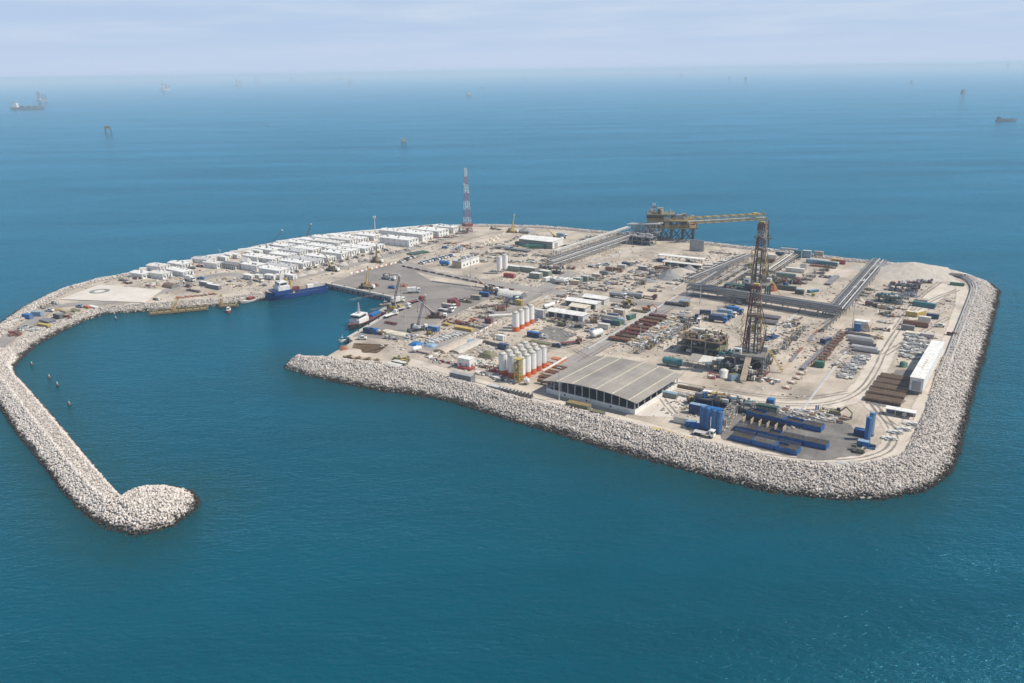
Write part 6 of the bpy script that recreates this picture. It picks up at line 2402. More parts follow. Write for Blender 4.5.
    ('pipestack', (10, 5, 2, .22, 'dark'), 491, 344.5, -10, 'dark pipe stack behind the blue tarpaulin'),
    ('container', (5, 'navy'), 503, 349, 0, 'dark navy box behind the big silo cluster'),
    ('cabin', (7, 4, 4.5, 'white', 'white'), 466, 367, 0, 'white cabin with a red base beside the perimeter road'),
    ('slabs', (7.5, 4.4, 1, .8, 'red', 49), 467, 368.6, 0, 'red plinth in front of the white cabin by the perimeter road'),
    ('pile', (9, 5, 2.4, ('offwhite', 'offwhite', 'grey'), 50, 26), 477, 364, 0, 'white rubble pile right of the white cabin'),
    ('pile', (7, 5, 2, ('olive', 'brown', 'offwhite'), 51, 24), 486, 367, 0, 'olive brown pile left of the big silo cluster'),
    ('pile', (14, 3, 1.2, ('offwhite', 'grey', 'grey'), 52, 34), 489, 376, -4, 'long white rubble row in front of the big silo cluster'),
    ('pile', (14, 3, 1.2, ('offwhite', 'dark', 'grey'), 53, 34), 504, 380.5, -4, 'black and white rubble row in front of the big silo cluster'),
    ('skid', (5, 2, 1.8, 'red', 'lightblue', 54), 493, 371.5, 0, 'red and pale blue skid left of the big silo cluster'),
    # between the crossing road and the far shore
    ('container', (8, 'red'), 509.5, 277.5, 0, 'bright red low container below the cone-bottomed silos'),
    ('pickup', ('offwhite',), 561, 281, 0, 'pale pickup near the grey green units'),
    ('container', (6.06, 'white'), 571, 283.5, 0, 'white container left of the grey square units'),
    ('truck', ('white', 'tank', 'offwhite', 9), 562, 284.5, 0, 'white tanker lorry near the grey square units'),
    ('container', (6.06, 'lightgrey', 'white'), 555, 282.5, 0, 'pale container among the vehicles below the pipe rack'),
    ('container', (6.06, 'tan', 'cream'), 574.5, 284.5, 10, 'tan container next to the grey square units'),
    ('skid', (6, 3, 3, 'rust', 'purple', 55), 543, 268, 0, 'rust and purple skid at the start of the pipe rack'),
    ('skid', (6, 3, 2, 'rust', 'brown', 56), 571, 269, 0, 'rust skid under the pipe rack'),
    ('pickup', ('lightblue',), 606, 265.5, 40, 'pale blue pickup beside the pipe rack'),
    ('truck', ('white', 'flat', 'grey', 9), 594, 267.5, 0, 'grey lorry beside the pipe rack'),
    ('truck', ('white', 'box', 'lightblue', 9), 562, 238, 0, 'pale blue lorry right of the warehouse'),
    ('pile', (10, 6, 2, ('dark', 'olive', 'midgrey'), 57, 22), 524, 233.5, 0, 'dark machinery pile near the far shore'),
    ('heap', (7, 4, 'gravelgrey', 5, 1.3), 525, 232, 0, 'grey gravel mound behind the warehouse'),
    ('pile', (12, 4, 2, ('dark', 'olive', 'midgrey'), 58, 22), 496, 229.5, 0, 'dark olive pile by the far shore right of the telecom tower'),
    ('pile', (12, 5, 1.6, ('rust', 'orange', 'tan', 'pink'), 59, 30), 451, 243.5, 30, 'rust orange rubble pile below the telecom tower, longest'),
    ('pile', (10, 5, 1.6, ('rust', 'orange', 'pink'), 60, 30), 466, 246.5, 0, 'orange rubble pile behind the control building'),
    ('pile', (12, 4, 1.6, ('rust', 'maroon', 'pink'), 61, 30), 462, 233.5, 40, 'reddish rubble pile at the foot of the telecom tower'),
    ('pile', (10, 4, 1.6, ('rust', 'red', 'pink'), 62, 30), 440, 238, 40, 'reddish rubble row in front of the white halls'),
    ('pickup', ('blue',), 445, 248.5, 0, 'blue pickup behind the control building'),
    ('skid', (6, 4, 3, 'lightblue', 'steel', 63), 458, 249.5, 0, 'pale blue skid behind the control building'),
    ('heap', (8.5, 6.5, 'gravelgrey', 6), 669.5, 278, 0, 'grey gravel cone in the far yard'),
    ('heap', (7, 3, 'sandpile', 7, 1.5), 681, 272, 0, 'orange sand mound behind the grey gravel cone'),
    ('heap', (6, 4, 'gravelgrey', 8), 689, 270.5, 0, 'smaller grey gravel cone in front of the canopies'),
    ('container', (5, 'navy', 'lightblue'), 661, 262, 0, 'navy container at the end of the long canopy'),
    ('container', (6.06, 'purple', 'white'), 643, 270, 0, 'purple grey container in the far yard'),
    ('truck', ('white', 'tank', 'lightgrey', 11), 618, 297.5, 0, 'white tanker lorry lying across the middle of the island'),
    ('tank_h', (13, 1.4, 'grey', 'lightgrey'), 632, 297.5, 0, 'long grey horizontal tank beside the white tanker lorry'),
    ('truck', ('maroon', 'flat', 'brown', 11), 648, 298.5, 0, 'brown flatbed lorry beside the long grey tank'),
    ('container', (6.06, 'green'), 615.5, 325, 0, 'green container at the roadside in the middle yard'),
    ('container', (4.5, 'offwhite', 'lightblue'), 622, 323.5, 0, 'white container beside the green one'),
    ('container', (6.06, 'green', 'greygreen'), 631, 319, 80, 'dark green container behind the white one at the roadside'),
    ('container', (6.06, 'tan', 'offwhite'), 619, 314, 0, 'tan roofed container in the middle yard'),
    ('container', (6.06, 'navy', 'purple'), 613, 318, 0, 'navy container left of the green roadside one'),
    ('pipestack', (12, 6, 2, .22, 'dark'), 621, 307, -5, 'dark pipe stack behind the middle yard containers'),
    ('loader', ('yellow',), 629.5, 305, 0, 'yellow wheel loader beside the dark pipe stack'),
    ('excavator', ('orange',), 646.5, 311, 0, 'orange excavator at the white kerb'),
    ('pipestack', (10, 5, 2, .2, 'olive'), 640, 312, 0, 'olive pipe stack beside the orange excavator'),
    ('heap', (4, 2, 'gravelgrey', 9, 2.0), 647, 281, 0, 'long dark gravel mound in the far yard'),
    # pipe yard behind the shed
    ('slabs', (5, 5, 2, .5, 'lightblue', 64), 685, 302.5, 0, 'pale blue flat tank at the top of the pipe yard'),
    ('pipestack', (13, 6, 3, .22, 'dark'), 676, 305.5, 0, 'dark pipe stack at the top of the pipe yard'),
    ('container', (4, 'ochre'), 686, 306, 0, 'ochre container at the top of the pipe yard'),
    ('container', (6.06, 'navy', 'midgrey'), 705, 314.5, 20, 'navy container with the row of blue machines'),
    ('truck', ('blue', 'box', 'navy', 10), 718, 322, 0, 'navy pump lorry, nearest in the row of blue machines'),
    ('truck', ('blue', 'tank', 'lightgrey', 10), 722, 319, 0, 'pale tank lorry in the row of blue machines'),
    ('truck', ('white', 'box', 'lightblue', 10), 727, 316.5, 0, 'pale blue pump lorry in the row of blue machines'),
    ('truck', ('blue', 'box', 'blue', 9), 735, 313.5, 0, 'bright blue pump lorry, farthest in the row of blue machines'),
    ('truck', ('white', 'flat', 'dark', 11), 690, 323, 10, 'white cabbed lorry with a dark bed beside the pipe yard'),
    ('truck', ('navy', 'flat', 'midgrey', 11), 688, 319, 10, 'navy lorry behind the white cabbed one'),
    ('slabs', (7, 4.5, 1, .5, 'navy', 65), 766.5, 339, 80, 'flat blue panel behind the nearer rig, left of two'),
    ('slabs', (7, 4.5, 1, .5, 'navy', 66), 773, 337.5, 80, 'flat blue panel behind the nearer rig, right of two'),
    ('pipestack', (12, 14, 3, .17, 'midgrey'), 769, 318, 0, 'grey drill pipe stack below the long dark rack, nearer to the rack'),
    ('pipestack', (12, 14, 3, .17, 'midgrey'), 766, 323, 0, 'grey drill pipe stack below the long dark rack, farther from the rack'),
    ('skid', (5, 3, 2.4, 'white', 'steel', 67), 764, 354, 0, 'white skid beside the rig stair'),
    ('container', (5, 'olive', 'tan', 1.6), 773, 352, 60, 'olive low skip beside the rig stair'),
    ('pile', (6, 5, 2.2, ('rust', 'steel', 'brown', 'grey'), 68, 20), 794, 325, 0, 'brown valve pile in the yard behind the rig'),
    ('pile', (5, 5, 1.8, ('offwhite', 'steel', 'grey'), 69, 20), 789.5, 327, 0, 'white fittings pile in the yard behind the rig'),
    ('container', (6.06, 'navy', 'purple'), 825.5, 343, 70, 'navy container beside the rusty pipe supports'),
    ('container', (4, 'green'), 819.5, 367, 0, 'small green box at the end of the rusty pipe supports'),
    # farther rig surroundings
    ('container', (12.2, 'darkgreen'), 782, 283, 0, 'dark green mud tank block beside the farther rig, nearer one'),
    ('container', (12.2, 'dark', 'darkgreen'), 786, 290, 0, 'dark container block beside the farther rig with a blue box'),
    ('container', (12.2, 'greygreen', 'teal'), 786, 277.5, 0, 'grey teal block behind the dark green mud tank'),
    ('container', (12.2, 'offwhite', 'white'), 795, 272, 0, 'white canopy block behind the farther rig'),
    ('container', (3, 'blue'), 785.5, 287.5, 0, 'tiny bright blue box beside the farther rig'),
    ('container', (5, 'dark', 'teal'), 799.5, 294, 0, 'dark teal box at the end of the farther rig blocks'),
    ('skid', (6, 3, 4, 'maroon', 'rust', 71), 797, 284, 0, 'maroon skid beside the farther rig blocks'),
    ('skid', (6, 3, 4, 'red', 'orange', 72), 772, 291, 60, 'red and orange ramp skid beside the farther rig'),
    ('container', (12.2, 'black', 'darkgreen', 4.5, 5), 735, 291.5, 0, 'black roofed block left of the farther rig'),
    ('skid', (10, 5, 5, 'dark', 'greygreen', 73), 745, 287, 0, 'dark machinery block under the farther rig'),
    ('container', (5, 'teal', 'teal', 5.5), 797.5, 258, 0, 'teal tall block near the far shore, leftmost of the colourful row'),
    ('container', (6.06, 'lightblue', 'offwhite', 5.0), 806.5, 257.5, 0, 'pale teal block next to the tall teal one'),
    ('container', (6.06, 'pink', 'pink', 4), 818.5, 257, 0, 'pink block in the colourful row near the far shore'),
    ('container', (12.2, 'lightblue', 'lightblue'), 815, 263.5, 0, 'pale blue container in front of the colourful row'),
    ('container', (12.2, 'teal', 'teal'), 828, 265.5, 0, 'teal container in front of the colourful row'),
    ('container', (4, 'white'), 835.5, 266, 0, 'small white container beside the red one near the far shore'),
    ('container', (6.06, 'red', 'maroon'), 840.5, 264, 0, 'red container at the end of the colourful row'),
    ('slabs', (16, 3, 2, .4, 'rust', 74), 822, 267, 0, 'rust red beam stack under the colourful containers'),
    ('slabs', (6, 3, 3, .4, 'yellow', 75), 836, 261, 0, 'yellow stack behind the teal container'),
    ('container', (4, 'offwhite', 'pink', 3.5), 803.5, 269, 0, 'cream and pink box behind the farther rig'),
    ('pile', (9, 4, 1.6, ('dark', 'purple', 'midgrey'), 76, 20), 826, 277.5, 10, 'dark steel pile right of the farther rig'),
    ('container', (7, 'teal', 'lightblue', 1.4), 813, 292, 55, 'thin teal skip right of the farther rig'),
    ('skid', (2, 2, 1.6, 'yellow', 'green', 77), 813, 296, 0, 'tiny yellow and green unit beside the teal skip'),
    ('pipestack', (26, 8, 2, .24, 'purple'), 832, 281, 90, 'long purple grey pipe stack along the low rack'),
    # eastern yards
    ('container', (7, 'offwhite', 'white', 5, 4), 861, 330, 0, 'cream tall tank block beside the haul road'),
    ('tank_h', (1.6, 2.2, 'tan'), 866, 331, 90, 'round tan drum leaning by the cream tank block'),
    ('container', (3, 'blue', 'lightblue', 4), 857.5, 331, 0, 'blue upright box beside the cream tank block'),
    ('pile', (12, 4, 1.4, ('ochre', 'yellow', 'tan', 'cream'), 78, 28), 872, 337, 0, 'straw yellow pile in front of the cream tank block'),
    ('container', (6.06, 'green', 'teal'), 887.5, 298, 0, 'green container in the eastern equipment yard'),
    ('slabs', (11, 3, 1, 1.0, 'teal', 79), 894, 303, 0, 'teal open tray in front of the green container'),
    ('container', (4, 'maroon', 'purple'), 869, 305.5, 0, 'maroon purple box in the eastern equipment yard'),
    ('skid', (8, 4, 2.2, 'olive', 'dark', 80), 875, 306.5, 0, 'olive skid beside the maroon purple box'),
    ('container', (5, 'tan', 'cream', 2.0), 882, 308.5, 0, 'cream low box in front of the olive skid'),
    ('container', (14, 'white', 'pink', 1.8), 897, 286, 60, 'long white and pink trailer in the eastern equipment yard'),
    ('skid', (8, 4, 2.2, 'purple', 'steel', 81), 905, 296, 0, 'purple grey skid behind the green container'),
    ('skid', (6, 3, 2.2, 'lightblue', 'dark', 82), 911, 296.5, 0, 'pale blue skid behind the teal tray'),
    ('pile', (9, 5, 2.2, ('purple', 'maroon', 'steel', 'dark'), 83, 26), 914, 283.5, 0, 'purple grey machinery pile below the sand bank, nearer one'),
    ('pile', (9, 5, 2.2, ('maroon', 'dark', 'purple', 'greygreen'), 84, 26), 924, 282.5, 0, 'maroon machinery pile below the sand bank, farther one'),
    ('container', (4, 'black'), 916.5, 288.5, 0, 'small black box below the sand bank'),
    ('container', (12.2, 'teal', 'teal'), 924, 307, -8, 'teal container in the yard towards the eastern slope'),
    ('container', (4.5, 'yellow', 'cream'), 910, 316, 0, 'yellow container left of the teal one in the eastern yard'),
    ('container', (8, 'yellow', 'cream'), 919, 316, 65, 'long yellow container below the teal one in the eastern yard'),
    ('slabs', (6, 4, 2, .4, 'pink', 85), 922.5, 301, 0, 'pinkish slab stack behind the teal container'),
    ('container', (8, 'green', 'darkgreen', 1.6), 957, 285.5, 0, 'dark green flat skip near the north eastern bend'),
    ('truck', ('white', 'tipper', 'pink', 9), 958, 277.5, 0, 'pale tipper lorry on the north eastern bend'),
    ('pickup', ('maroon',), 952, 335.5, 0, 'dark red pickup on the eastern track'),
    ('pickup', ('white',), 939.5, 327, 20, 'white pickup on the eastern track'),
    ('container', (11, 'offwhite', 'cream', 1.6, 3.5), 917, 336, 0, 'cream low tray on the eastern scaffold yard'),
    ('container', (6, 'pink', 'lightgrey', 2.2), 927, 338, 0, 'pinkish box beside the cream low tray'),
    ('skid', (5, 3, 2.6, 'olive', 'white', 86), 927.5, 349, 60, 'olive and white skid behind the tall white module'),
    ('container', (8, 'white', 'white', 2.4), 933, 350.5, 0, 'white low container behind the tall white module'),
    ('tank_v', (1.6, 1.8, 'green', 'white'), 903, 366.5, 0, 'small round green tank beside the drill pipe stacks'),
    ('container', (5, 'navy', 'blue'), 861, 436, 0, 'navy box at the foot of the lone blue silo'),
    ('container', (4, 'blue', 'lightblue', 2), 863, 446, 0, 'blue box in front of the lone blue silo'),
    ('pile', (5, 3, 1.6, ('blue', 'offwhite', 'navy', 'dark'), 87, 16), 868, 447, 0, 'blue and white pile at the foot of the lone blue silo'),
    ('pile', (6, 4, 1.6, ('olive', 'dark', 'grey'), 88, 16), 856, 451, 0, 'dark pile at the bend inside the perimeter road'),
    ('skid', (4, 3, 1.8, 'cream', 'olive', 89), 826, 411, 0, 'cream skid at the edge of the haul road'),
    ('pile', (6, 3, 1.2, ('pink', 'offwhite', 'rust'), 90, 18), 842, 418.5, 0, 'pinkish pile right of the blue mud tanks'),
    ('excavator', ('olive',), 835, 416, 0, 'small olive excavator right of the blue mud tanks'),
    # beside the blue silos
    ('container', (6.06, 'offwhite', 'pink', 2.4), 682, 423, 0, 'cream cloth covered box left of the blue silos'),
    ('container', (4, 'blue', 'lightblue', 2), 691, 426, 10, 'blue box left of the blue silos'),
    ('container', (3, 'blue', 'blue', 1.6), 696, 428, 10, 'small blue skip at the foot of the blue silos'),
    ('truck', ('white', 'flat', 'lightgrey', 8), 704, 436, 0, 'white lorry parked in front of the blue silos'),
    ('container', (7, 'navy', 'lightblue', 4), 698, 414, 0, 'navy plant block with a pale blue roof behind the blue silos'),
    ('container', (9, 'blue', 'blue', 3), 711, 414.5, 0, 'bright blue tray block behind the blue silos'),
    ('container', (12.2, 'navy', 'navy', 2.4), 710, 405.5, 0, 'navy container under the yellow tanks'),
    ('tank_h', (4.5, 1.2, 'yellow'), 716.5, 399, 0, 'yellow horizontal tank behind the blue plant, left of two'),
    ('tank_h', (4.5, 1.2, 'ochre'), 724, 400.5, 0, 'straw yellow horizontal tank behind the blue plant, right of two'),
    ('container', (6.06, 'ochre', 'tan'), 704, 400.5, 0, 'ochre container left of the yellow tanks'),
    ('container', (4, 'blue', 'white'), 707.5, 397, 0, 'small blue container behind the ochre one'),
    ('skid', (6, 3, 3, 'steel', 'purple', 91), 733, 403, 0, 'grey purple skid right of the straw yellow tank'),
    ('tank_h', (2.5, 1.3, 'ochre'), 690.5, 402.5, 60, 'short ochre tank at the end of the paved yard'),
    ('container', (9, 'greygreen', 'lightblue', 2), 667, 396.5, 0, 'pale green tray wall beside the big shed, front side'),
    ('container', (7, 'offwhite', 'lightblue', 2), 666, 389.5, 80, 'pale green tray wall beside the big shed, left side'),
    ('pile', (7, 4, 1.2, ('offwhite', 'grey', 'pink', 'steel'), 92, 20), 684, 395, 0, 'white rubble pile inside the green tray walls'),
    ('pipestack', (20, 3, 2, .25, 'brown'), 690, 389.5, 0, 'long brown pipe stack at the edge of the paved yard'),
]
for row_ in T:
    put(*row_)

# rows of like things
OC = lambda *c: [(6.06, x) for x in c]
row('barrier', [('maroon',), ('offwhite',), ('brown',)], (404, 267), (512, 290.5), 40, 0, '{c} barrier in the dotted line along the crossing road', 'barriers along the crossing road', .3)
row('barrier', [('white',), ('pink',), ('white',), ('orange',)], (352, 274), (398, 263), 20, 90, '{c} barrier at the back of the apron', 'barriers at the back of the apron', .3)
row('barrier', [('white',), ('pink',), ('offwhite',), ('pink',)], (430, 358), (498, 323), 26, 90, '{c} barrier along the quay road', 'barriers along the quay road', .3)
row('barrier', [('white',), ('rust',)], (548, 308), (570, 296), 10, 90, '{c} barrier behind the four silos', 'barriers behind the four silos', .3)
row('barrier', [('white',), ('red',)], (433, 360), (460, 366), 9, 0, '{c} barrier at the perimeter road junction', 'barriers at the road junction', .3)
row('barrier', [('offwhite',), ('tan',)], (484, 243), (505, 233), 12, 90, '{c} barrier in the dotted row by the far shore', 'barriers by the far shore', .3)
row('barrier', [('white',), ('tan',)], (481, 247), (500, 238), 10, 90, '{c} block in the second dotted row by the far shore', 'second dotted row by the far shore', .3)
row('pickup', [('white',), ('lightblue',), ('white',), ('offwhite',), ('blue',)], (421, 264), (452, 256), 11, 0, '{c} car in the parked line behind the apron', 'cars parked behind the apron', .5, name='parked_car', cat='car', end='the harbour')
row('pickup', [('white',), ('offwhite',), ('dark',)], (400, 263), (412, 258), 5, 0, '{c} car parked by the dark green stack', 'cars by the dark green stack', .5, name='parked_car', cat='car')
row('pipestack', [(11.0, 6, 3, .25, 'rust'), (11.0, 6, 3, .25, 'brown'), (10.0, 5, 3, .25, 'maroon')], (620, 341), (658, 317.5), 9, 0, 'brown pipe bundle in the pipe yard row nearest the road', 'brown pipe bundles', end='the big shed')
row('pile', [(6, 5, 1.4, ('tan', 'offwhite', 'ochre', 'grey'), 101, 20), (6, 5, 1.4, ('offwhite', 'tan', 'olive', 'pink'), 102, 20), (6, 5, 1.4, ('orange', 'tan', 'offwhite'), 103, 20),
             (6, 5, 1.4, ('steel', 'grey', 'offwhite'), 104, 20)], (632, 344), (684, 313), 13, 0, 'pale mixed pile, middle row of the pipe yard', 'middle row of the pipe yard', end='the big shed')
row('pile', [(7, 5, 1.3, ('offwhite', 'grey', 'steel', 'grey'), 105, 22), (7, 5, 1.3, ('olive', 'grey', 'offwhite'), 106, 22), (7, 5, 1.3, ('steel', 'offwhite', 'purple'), 107, 22)], (643, 346), (682, 326), 9, 0,
    'grey pile in the pipe yard row nearest the rig', 'grey row of the pipe yard', end='the big shed')
row('skid', [(3.0, 2.0, 1.8, 'maroon', 'red', 110), (3.0, 2.0, 1.8, 'rust', 'maroon', 111)], (621, 337), (640, 326), 6, 0, 'small dark red rack along the pipe yard', 'dark red racks of the pipe yard', end='the big shed')
row('pile', [(7, 6, 1.2, ('offwhite', 'grey', 'steel', 'grey'), 112, 34), (7, 6, 1.2, ('grey', 'steel', 'midgrey'), 113, 34)], (846, 377), (862, 358), 5, 0, 'white scaffold heap beside the pale haul road',
    'white scaffold heaps by the haul road', end='the sea')
row('pile', [(10, 3, 1.2, ('grey', 'steel', 'offwhite', 'grey'), 114, 34, 3.5), (10, 3, 1.2, ('grey', 'steel', 'offwhite'), 115, 34, 3.5)], (909, 357), (914, 337), 6, 0,
    'grey scaffold stack, left column of the scaffold yard', 'left column of scaffold stacks', end='the tall module')
row('pile', [(10, 3, 1.2, ('grey', 'steel', 'olive', 'grey'), 116, 34, 3.5), (10, 3, 1.2, ('grey', 'steel', 'midgrey'), 117, 34, 3.5)], (921, 356), (923, 343), 5, 0,
    'grey scaffold stack, right column of the scaffold yard', 'right column of scaffold stacks', end='the tall module')
row('skid', [(3.2, 3.0, 2.4, 'rust', 'rust', 118), (3.2, 3.0, 2.4, 'brown', 'rust', 119)], (816, 366), (843, 335), 13, 0, 'rust brown pipe support in the slanting row', 'rust brown pipe supports',
    name='pipe_support', cat='pipe support', end='the sea')
row('pipestack', [(12, 8, 2, .22, 'dark'), (12, 8, 2, .22, 'lightgrey'), (12, 8, 2, .22, 'midgrey')], (858, 335.5), (866, 352), 6, 0, 'dark pipe stack beside the rusty pipe supports', 'pipe stacks by the pipe supports', end='the far shore')
row('slabs', [(13, 1.2, 1, .35, 'tan', 120), (13, 1.2, 2, .3, 'midgrey', 121), (13, 1.2, 1, .35, 'rust', 122)], (786, 366), (826, 322), 8, 90, 'steel beam in the slanting line right of the rigs',
    'beams right of the rigs', name='steel_beam', cat='beam', end='the sea')
row('pipestack', (14, 5, 2, .22, 'purple'), (806, 366), (828, 345), 4, 90, 'purple grey pipe stack by the slanting beams', 'purple pipe stacks', end='the sea')
row('pile', [(9, 3, 1.0, ('grey', 'offwhite', 'pink', 'midgrey'), 123, 26), (9, 3, 1.0, ('brown', 'pink', 'grey'), 124, 26), (9, 3, 1.0, ('midgrey', 'offwhite', 'tan'), 125, 26)], (744, 403), (832, 421), 11, 0,
    'grey material row behind the mud tanks', 'material rows behind the mud tanks', end='the blue silos')
row('pile', [(8, 3, 1.0, ('pink', 'offwhite', 'rust', 'grey'), 126, 26), (8, 3, 1.0, ('grey', 'brown', 'offwhite'), 127, 26)], (776, 408), (838, 418), 7, 0, 'pinkish material strip at the edge of the haul road',
    'material strips at the haul road', end='the blue silos')
row('skid', [(3, 2.4, 4.5, 'tan', 'grey', 128), (3, 2.4, 4.5, 'concrete', 'grey', 129)], (722, 430), (733, 415), 6, 0, 'tall tan filter frame beside the blue silos', 'tan filter frames', end='the sea')
row('pile', [(4, 3, 1.0, ('pink', 'tan', 'offwhite', 'red'), 130, 14)], (788, 388), (802, 374), 4, 0, 'reddish fittings pile on the haul road side of the rig', 'reddish fittings piles')
row('pile', [(7, 5, 1.6, ('offwhite', 'grey', 'grey', 'offwhite'), 131, 26), (7, 5, 1.6, ('offwhite', 'tan', 'dark', 'grey'), 132, 26)], (705, 275), (740, 257), 9, 0, 'pale scrap pile in the yard left of the farther rig',
    'scrap piles left of the farther rig', 2.0)
row('slabs', [(6, 3, 2, .4, 'offwhite', 133), (6, 3, 2, .4, 'concrete', 134)], (700, 270), (722, 262), 5, 20, 'pale slab stack in the yard right of the canopies', 'slab stacks right of the canopies', 1.5)
row('pile', [(7, 4, 1.3, ('offwhite', 'grey', 'tan', 'steel'), 135, 24), (7, 4, 1.3, ('grey', 'brown', 'offwhite'), 136, 24), (7, 4, 1.3, ('purple', 'offwhite', 'tan'), 137, 24)], (605, 286), (655, 266), 12, 0,
    'mixed material pile in the open yard right of the pipe rack', 'piles right of the pipe rack', 4)
row('pile', [(7, 4, 1.3, ('pink', 'tan', 'offwhite', 'sand'), 138, 24), (7, 4, 1.3, ('sand', 'pink', 'offwhite'), 139, 24)], (470, 339), (502, 333), 6, 0, 'pink and beige block pile between the covers and the silos',
    'pink and beige block piles', 1.5)
row('pile', [(7, 5, 1.2, ('grey', 'steel', 'offwhite', 'steel'), 140, 26)], (428, 342), (458, 335), 7, 0, 'silvery steel pile along the quay road', 'silvery piles along the quay road', 1.5)
row('pile', [(8, 4, 1.3, ('midgrey', 'olive', 'tan', 'dark'), 141, 22), (8, 4, 1.3, ('grey', 'tan', 'offwhite'), 142, 22)], (480, 262), (545, 262), 9, 0, 'dark mixed pile in the strip behind the cone-bottomed silos',
    'piles behind the cone-bottomed silos', 3)
row('pile', [(7, 4, 1.3, ('grey', 'tan', 'dark'), 143, 22), (7, 4, 1.3, ('offwhite', 'olive', 'grey'), 144, 22)], (480, 255), (545, 257), 7, 0, 'mixed pile in the strip below the warehouse', 'piles below the warehouse', 4)
row('container', [(6.06, 'white'), (6.06, 'midgrey', 'white'), (6.06, 'offwhite')], (548, 281), (572, 283), 5, 80, 'small white roofed box left of the grey square units', 'boxes left of the grey square units', .4)
row('pile', [(8, 5, 1.5, ('midgrey', 'dark', 'grey', 'olive'), 145, 22), (8, 5, 1.5, ('tan', 'grey', 'offwhite'), 146, 22)], (568, 246), (612, 233), 8, 0, 'dark mixed pile between the pipe rack and the far shore',
    'piles by the far shore rack', 3)
row('pile', [(7, 4, 1.4, ('brown', 'rust', 'grey', 'tan'), 147, 22), (7, 4, 1.4, ('offwhite', 'tan', 'dark'), 148, 22)], (455, 252), (495, 244), 7, 0, 'brown mixed pile behind the control building',
    'piles behind the control building', 3)
row('pile', [(7, 4, 1.4, ('tan', 'grey', 'offwhite'), 149, 20), (7, 4, 1.4, ('sand', 'grey', 'pink'), 150, 20)], (340, 266), (405, 250), 9, 0, 'pale heap along the road in front of the housing blocks',
    'heaps in front of the housing', 2)
row('heap', [(4, 1.6, 'sandpile', 21), (5, 2.0, 'sandpile', 22), (4.5, 1.8, 'sandpile', 23)], (300, 275.5), (375, 256.5), 8, 0, 'low sand heap in front of the housing blocks', 'sand heaps in front of the housing', 1)
row('pile', [(6, 4, 1.2, ('midgrey', 'dark', 'tan'), 151, 18), (6, 4, 1.2, ('offwhite', 'grey', 'olive'), 152, 18)], (856, 300), (870, 290), 4, 0, 'tan and dark pile beside the low rack', 'piles beside the low rack', 1.5)
row('pile', [(6, 4, 1.2, ('pink', 'tan', 'offwhite', 'dark'), 153, 18)], (745, 355), (800, 318), 9, 90, 'small fittings pile strewn right of the nearer rig', 'fittings right of the rig', 4)
row('pile', [(5, 3, 1.0, ('offwhite', 'pink', 'red', 'grey'), 154, 18)], (762, 457.5), (778, 461.5), 3, 0, 'red and white rubble along the rock slope below the mud tanks', 'rubble below the mud tanks', .5)
row('slabs', [(9, 2.5, 2, .3, 'concrete', 155), (9, 2.5, 2, .3, 'lightgrey', 156)], (838, 466.5), (862, 466.5), 3, 0, 'pale slab stack at the corner of the rock slope', 'slabs at the slope corner', .5)
row('pile', [(8, 2.0, 1.2, ('ochre', 'brown', 'tan'), 157, 20)], (350, 358), (378, 361.5), 4, 0, 'straw coloured timber row between the pit and the rock slope', 'timber rows below the pit', .4)
row('pile', [(5, 3, 1.0, ('offwhite', 'offwhite', 'grey'), 158, 18)], (888, 438), (908, 424), 4, 0, 'pale rubble heap at the bend behind the rock slope', 'rubble heaps at the bend', 1.5)
row('pile', [(5, 3, 1.6, ('green', 'grey', 'offwhite', 'dark'), 159, 16), (5, 3, 1.6, ('maroon', 'grey', 'offwhite'), 160, 16)], (125, 281), (215, 264), 12, 0, 'small mixed pile between the white blocks near the pad',
    'piles between the pad side blocks', 2)
row('pile', [(4, 3, 1.6, ('darkgreen', 'grey', 'dark'), 161, 14), (4, 3, 1.6, ('grey', 'olive', 'offwhite'), 162, 14)], (290, 274), (385, 251), 13, 0, 'dark gear heap at the ends of the front housing row',
    'gear heaps at the housing ends', .8)
row('pile', [(5, 3, 1.3, ('grey', 'tan', 'olive'), 163, 14), (5, 3, 1.3, ('offwhite', 'grey', 'sand'), 164, 14)], (225, 280), (262, 285), 6, 0, 'pale heap on the open ground behind the short jetty', 'heaps behind the short jetty', 2.5)
sb = put('heap', (26, 7, 'sandpile', 30, 1.35), 912, 272.5, 20, 'broad pale sand bank with gullies near the north eastern bend')
put('heap', (15, 5, 'gravelgrey', 31, 1.3), 886, 270, 20, 'grey gravel bank at the end of the low pipe racks')

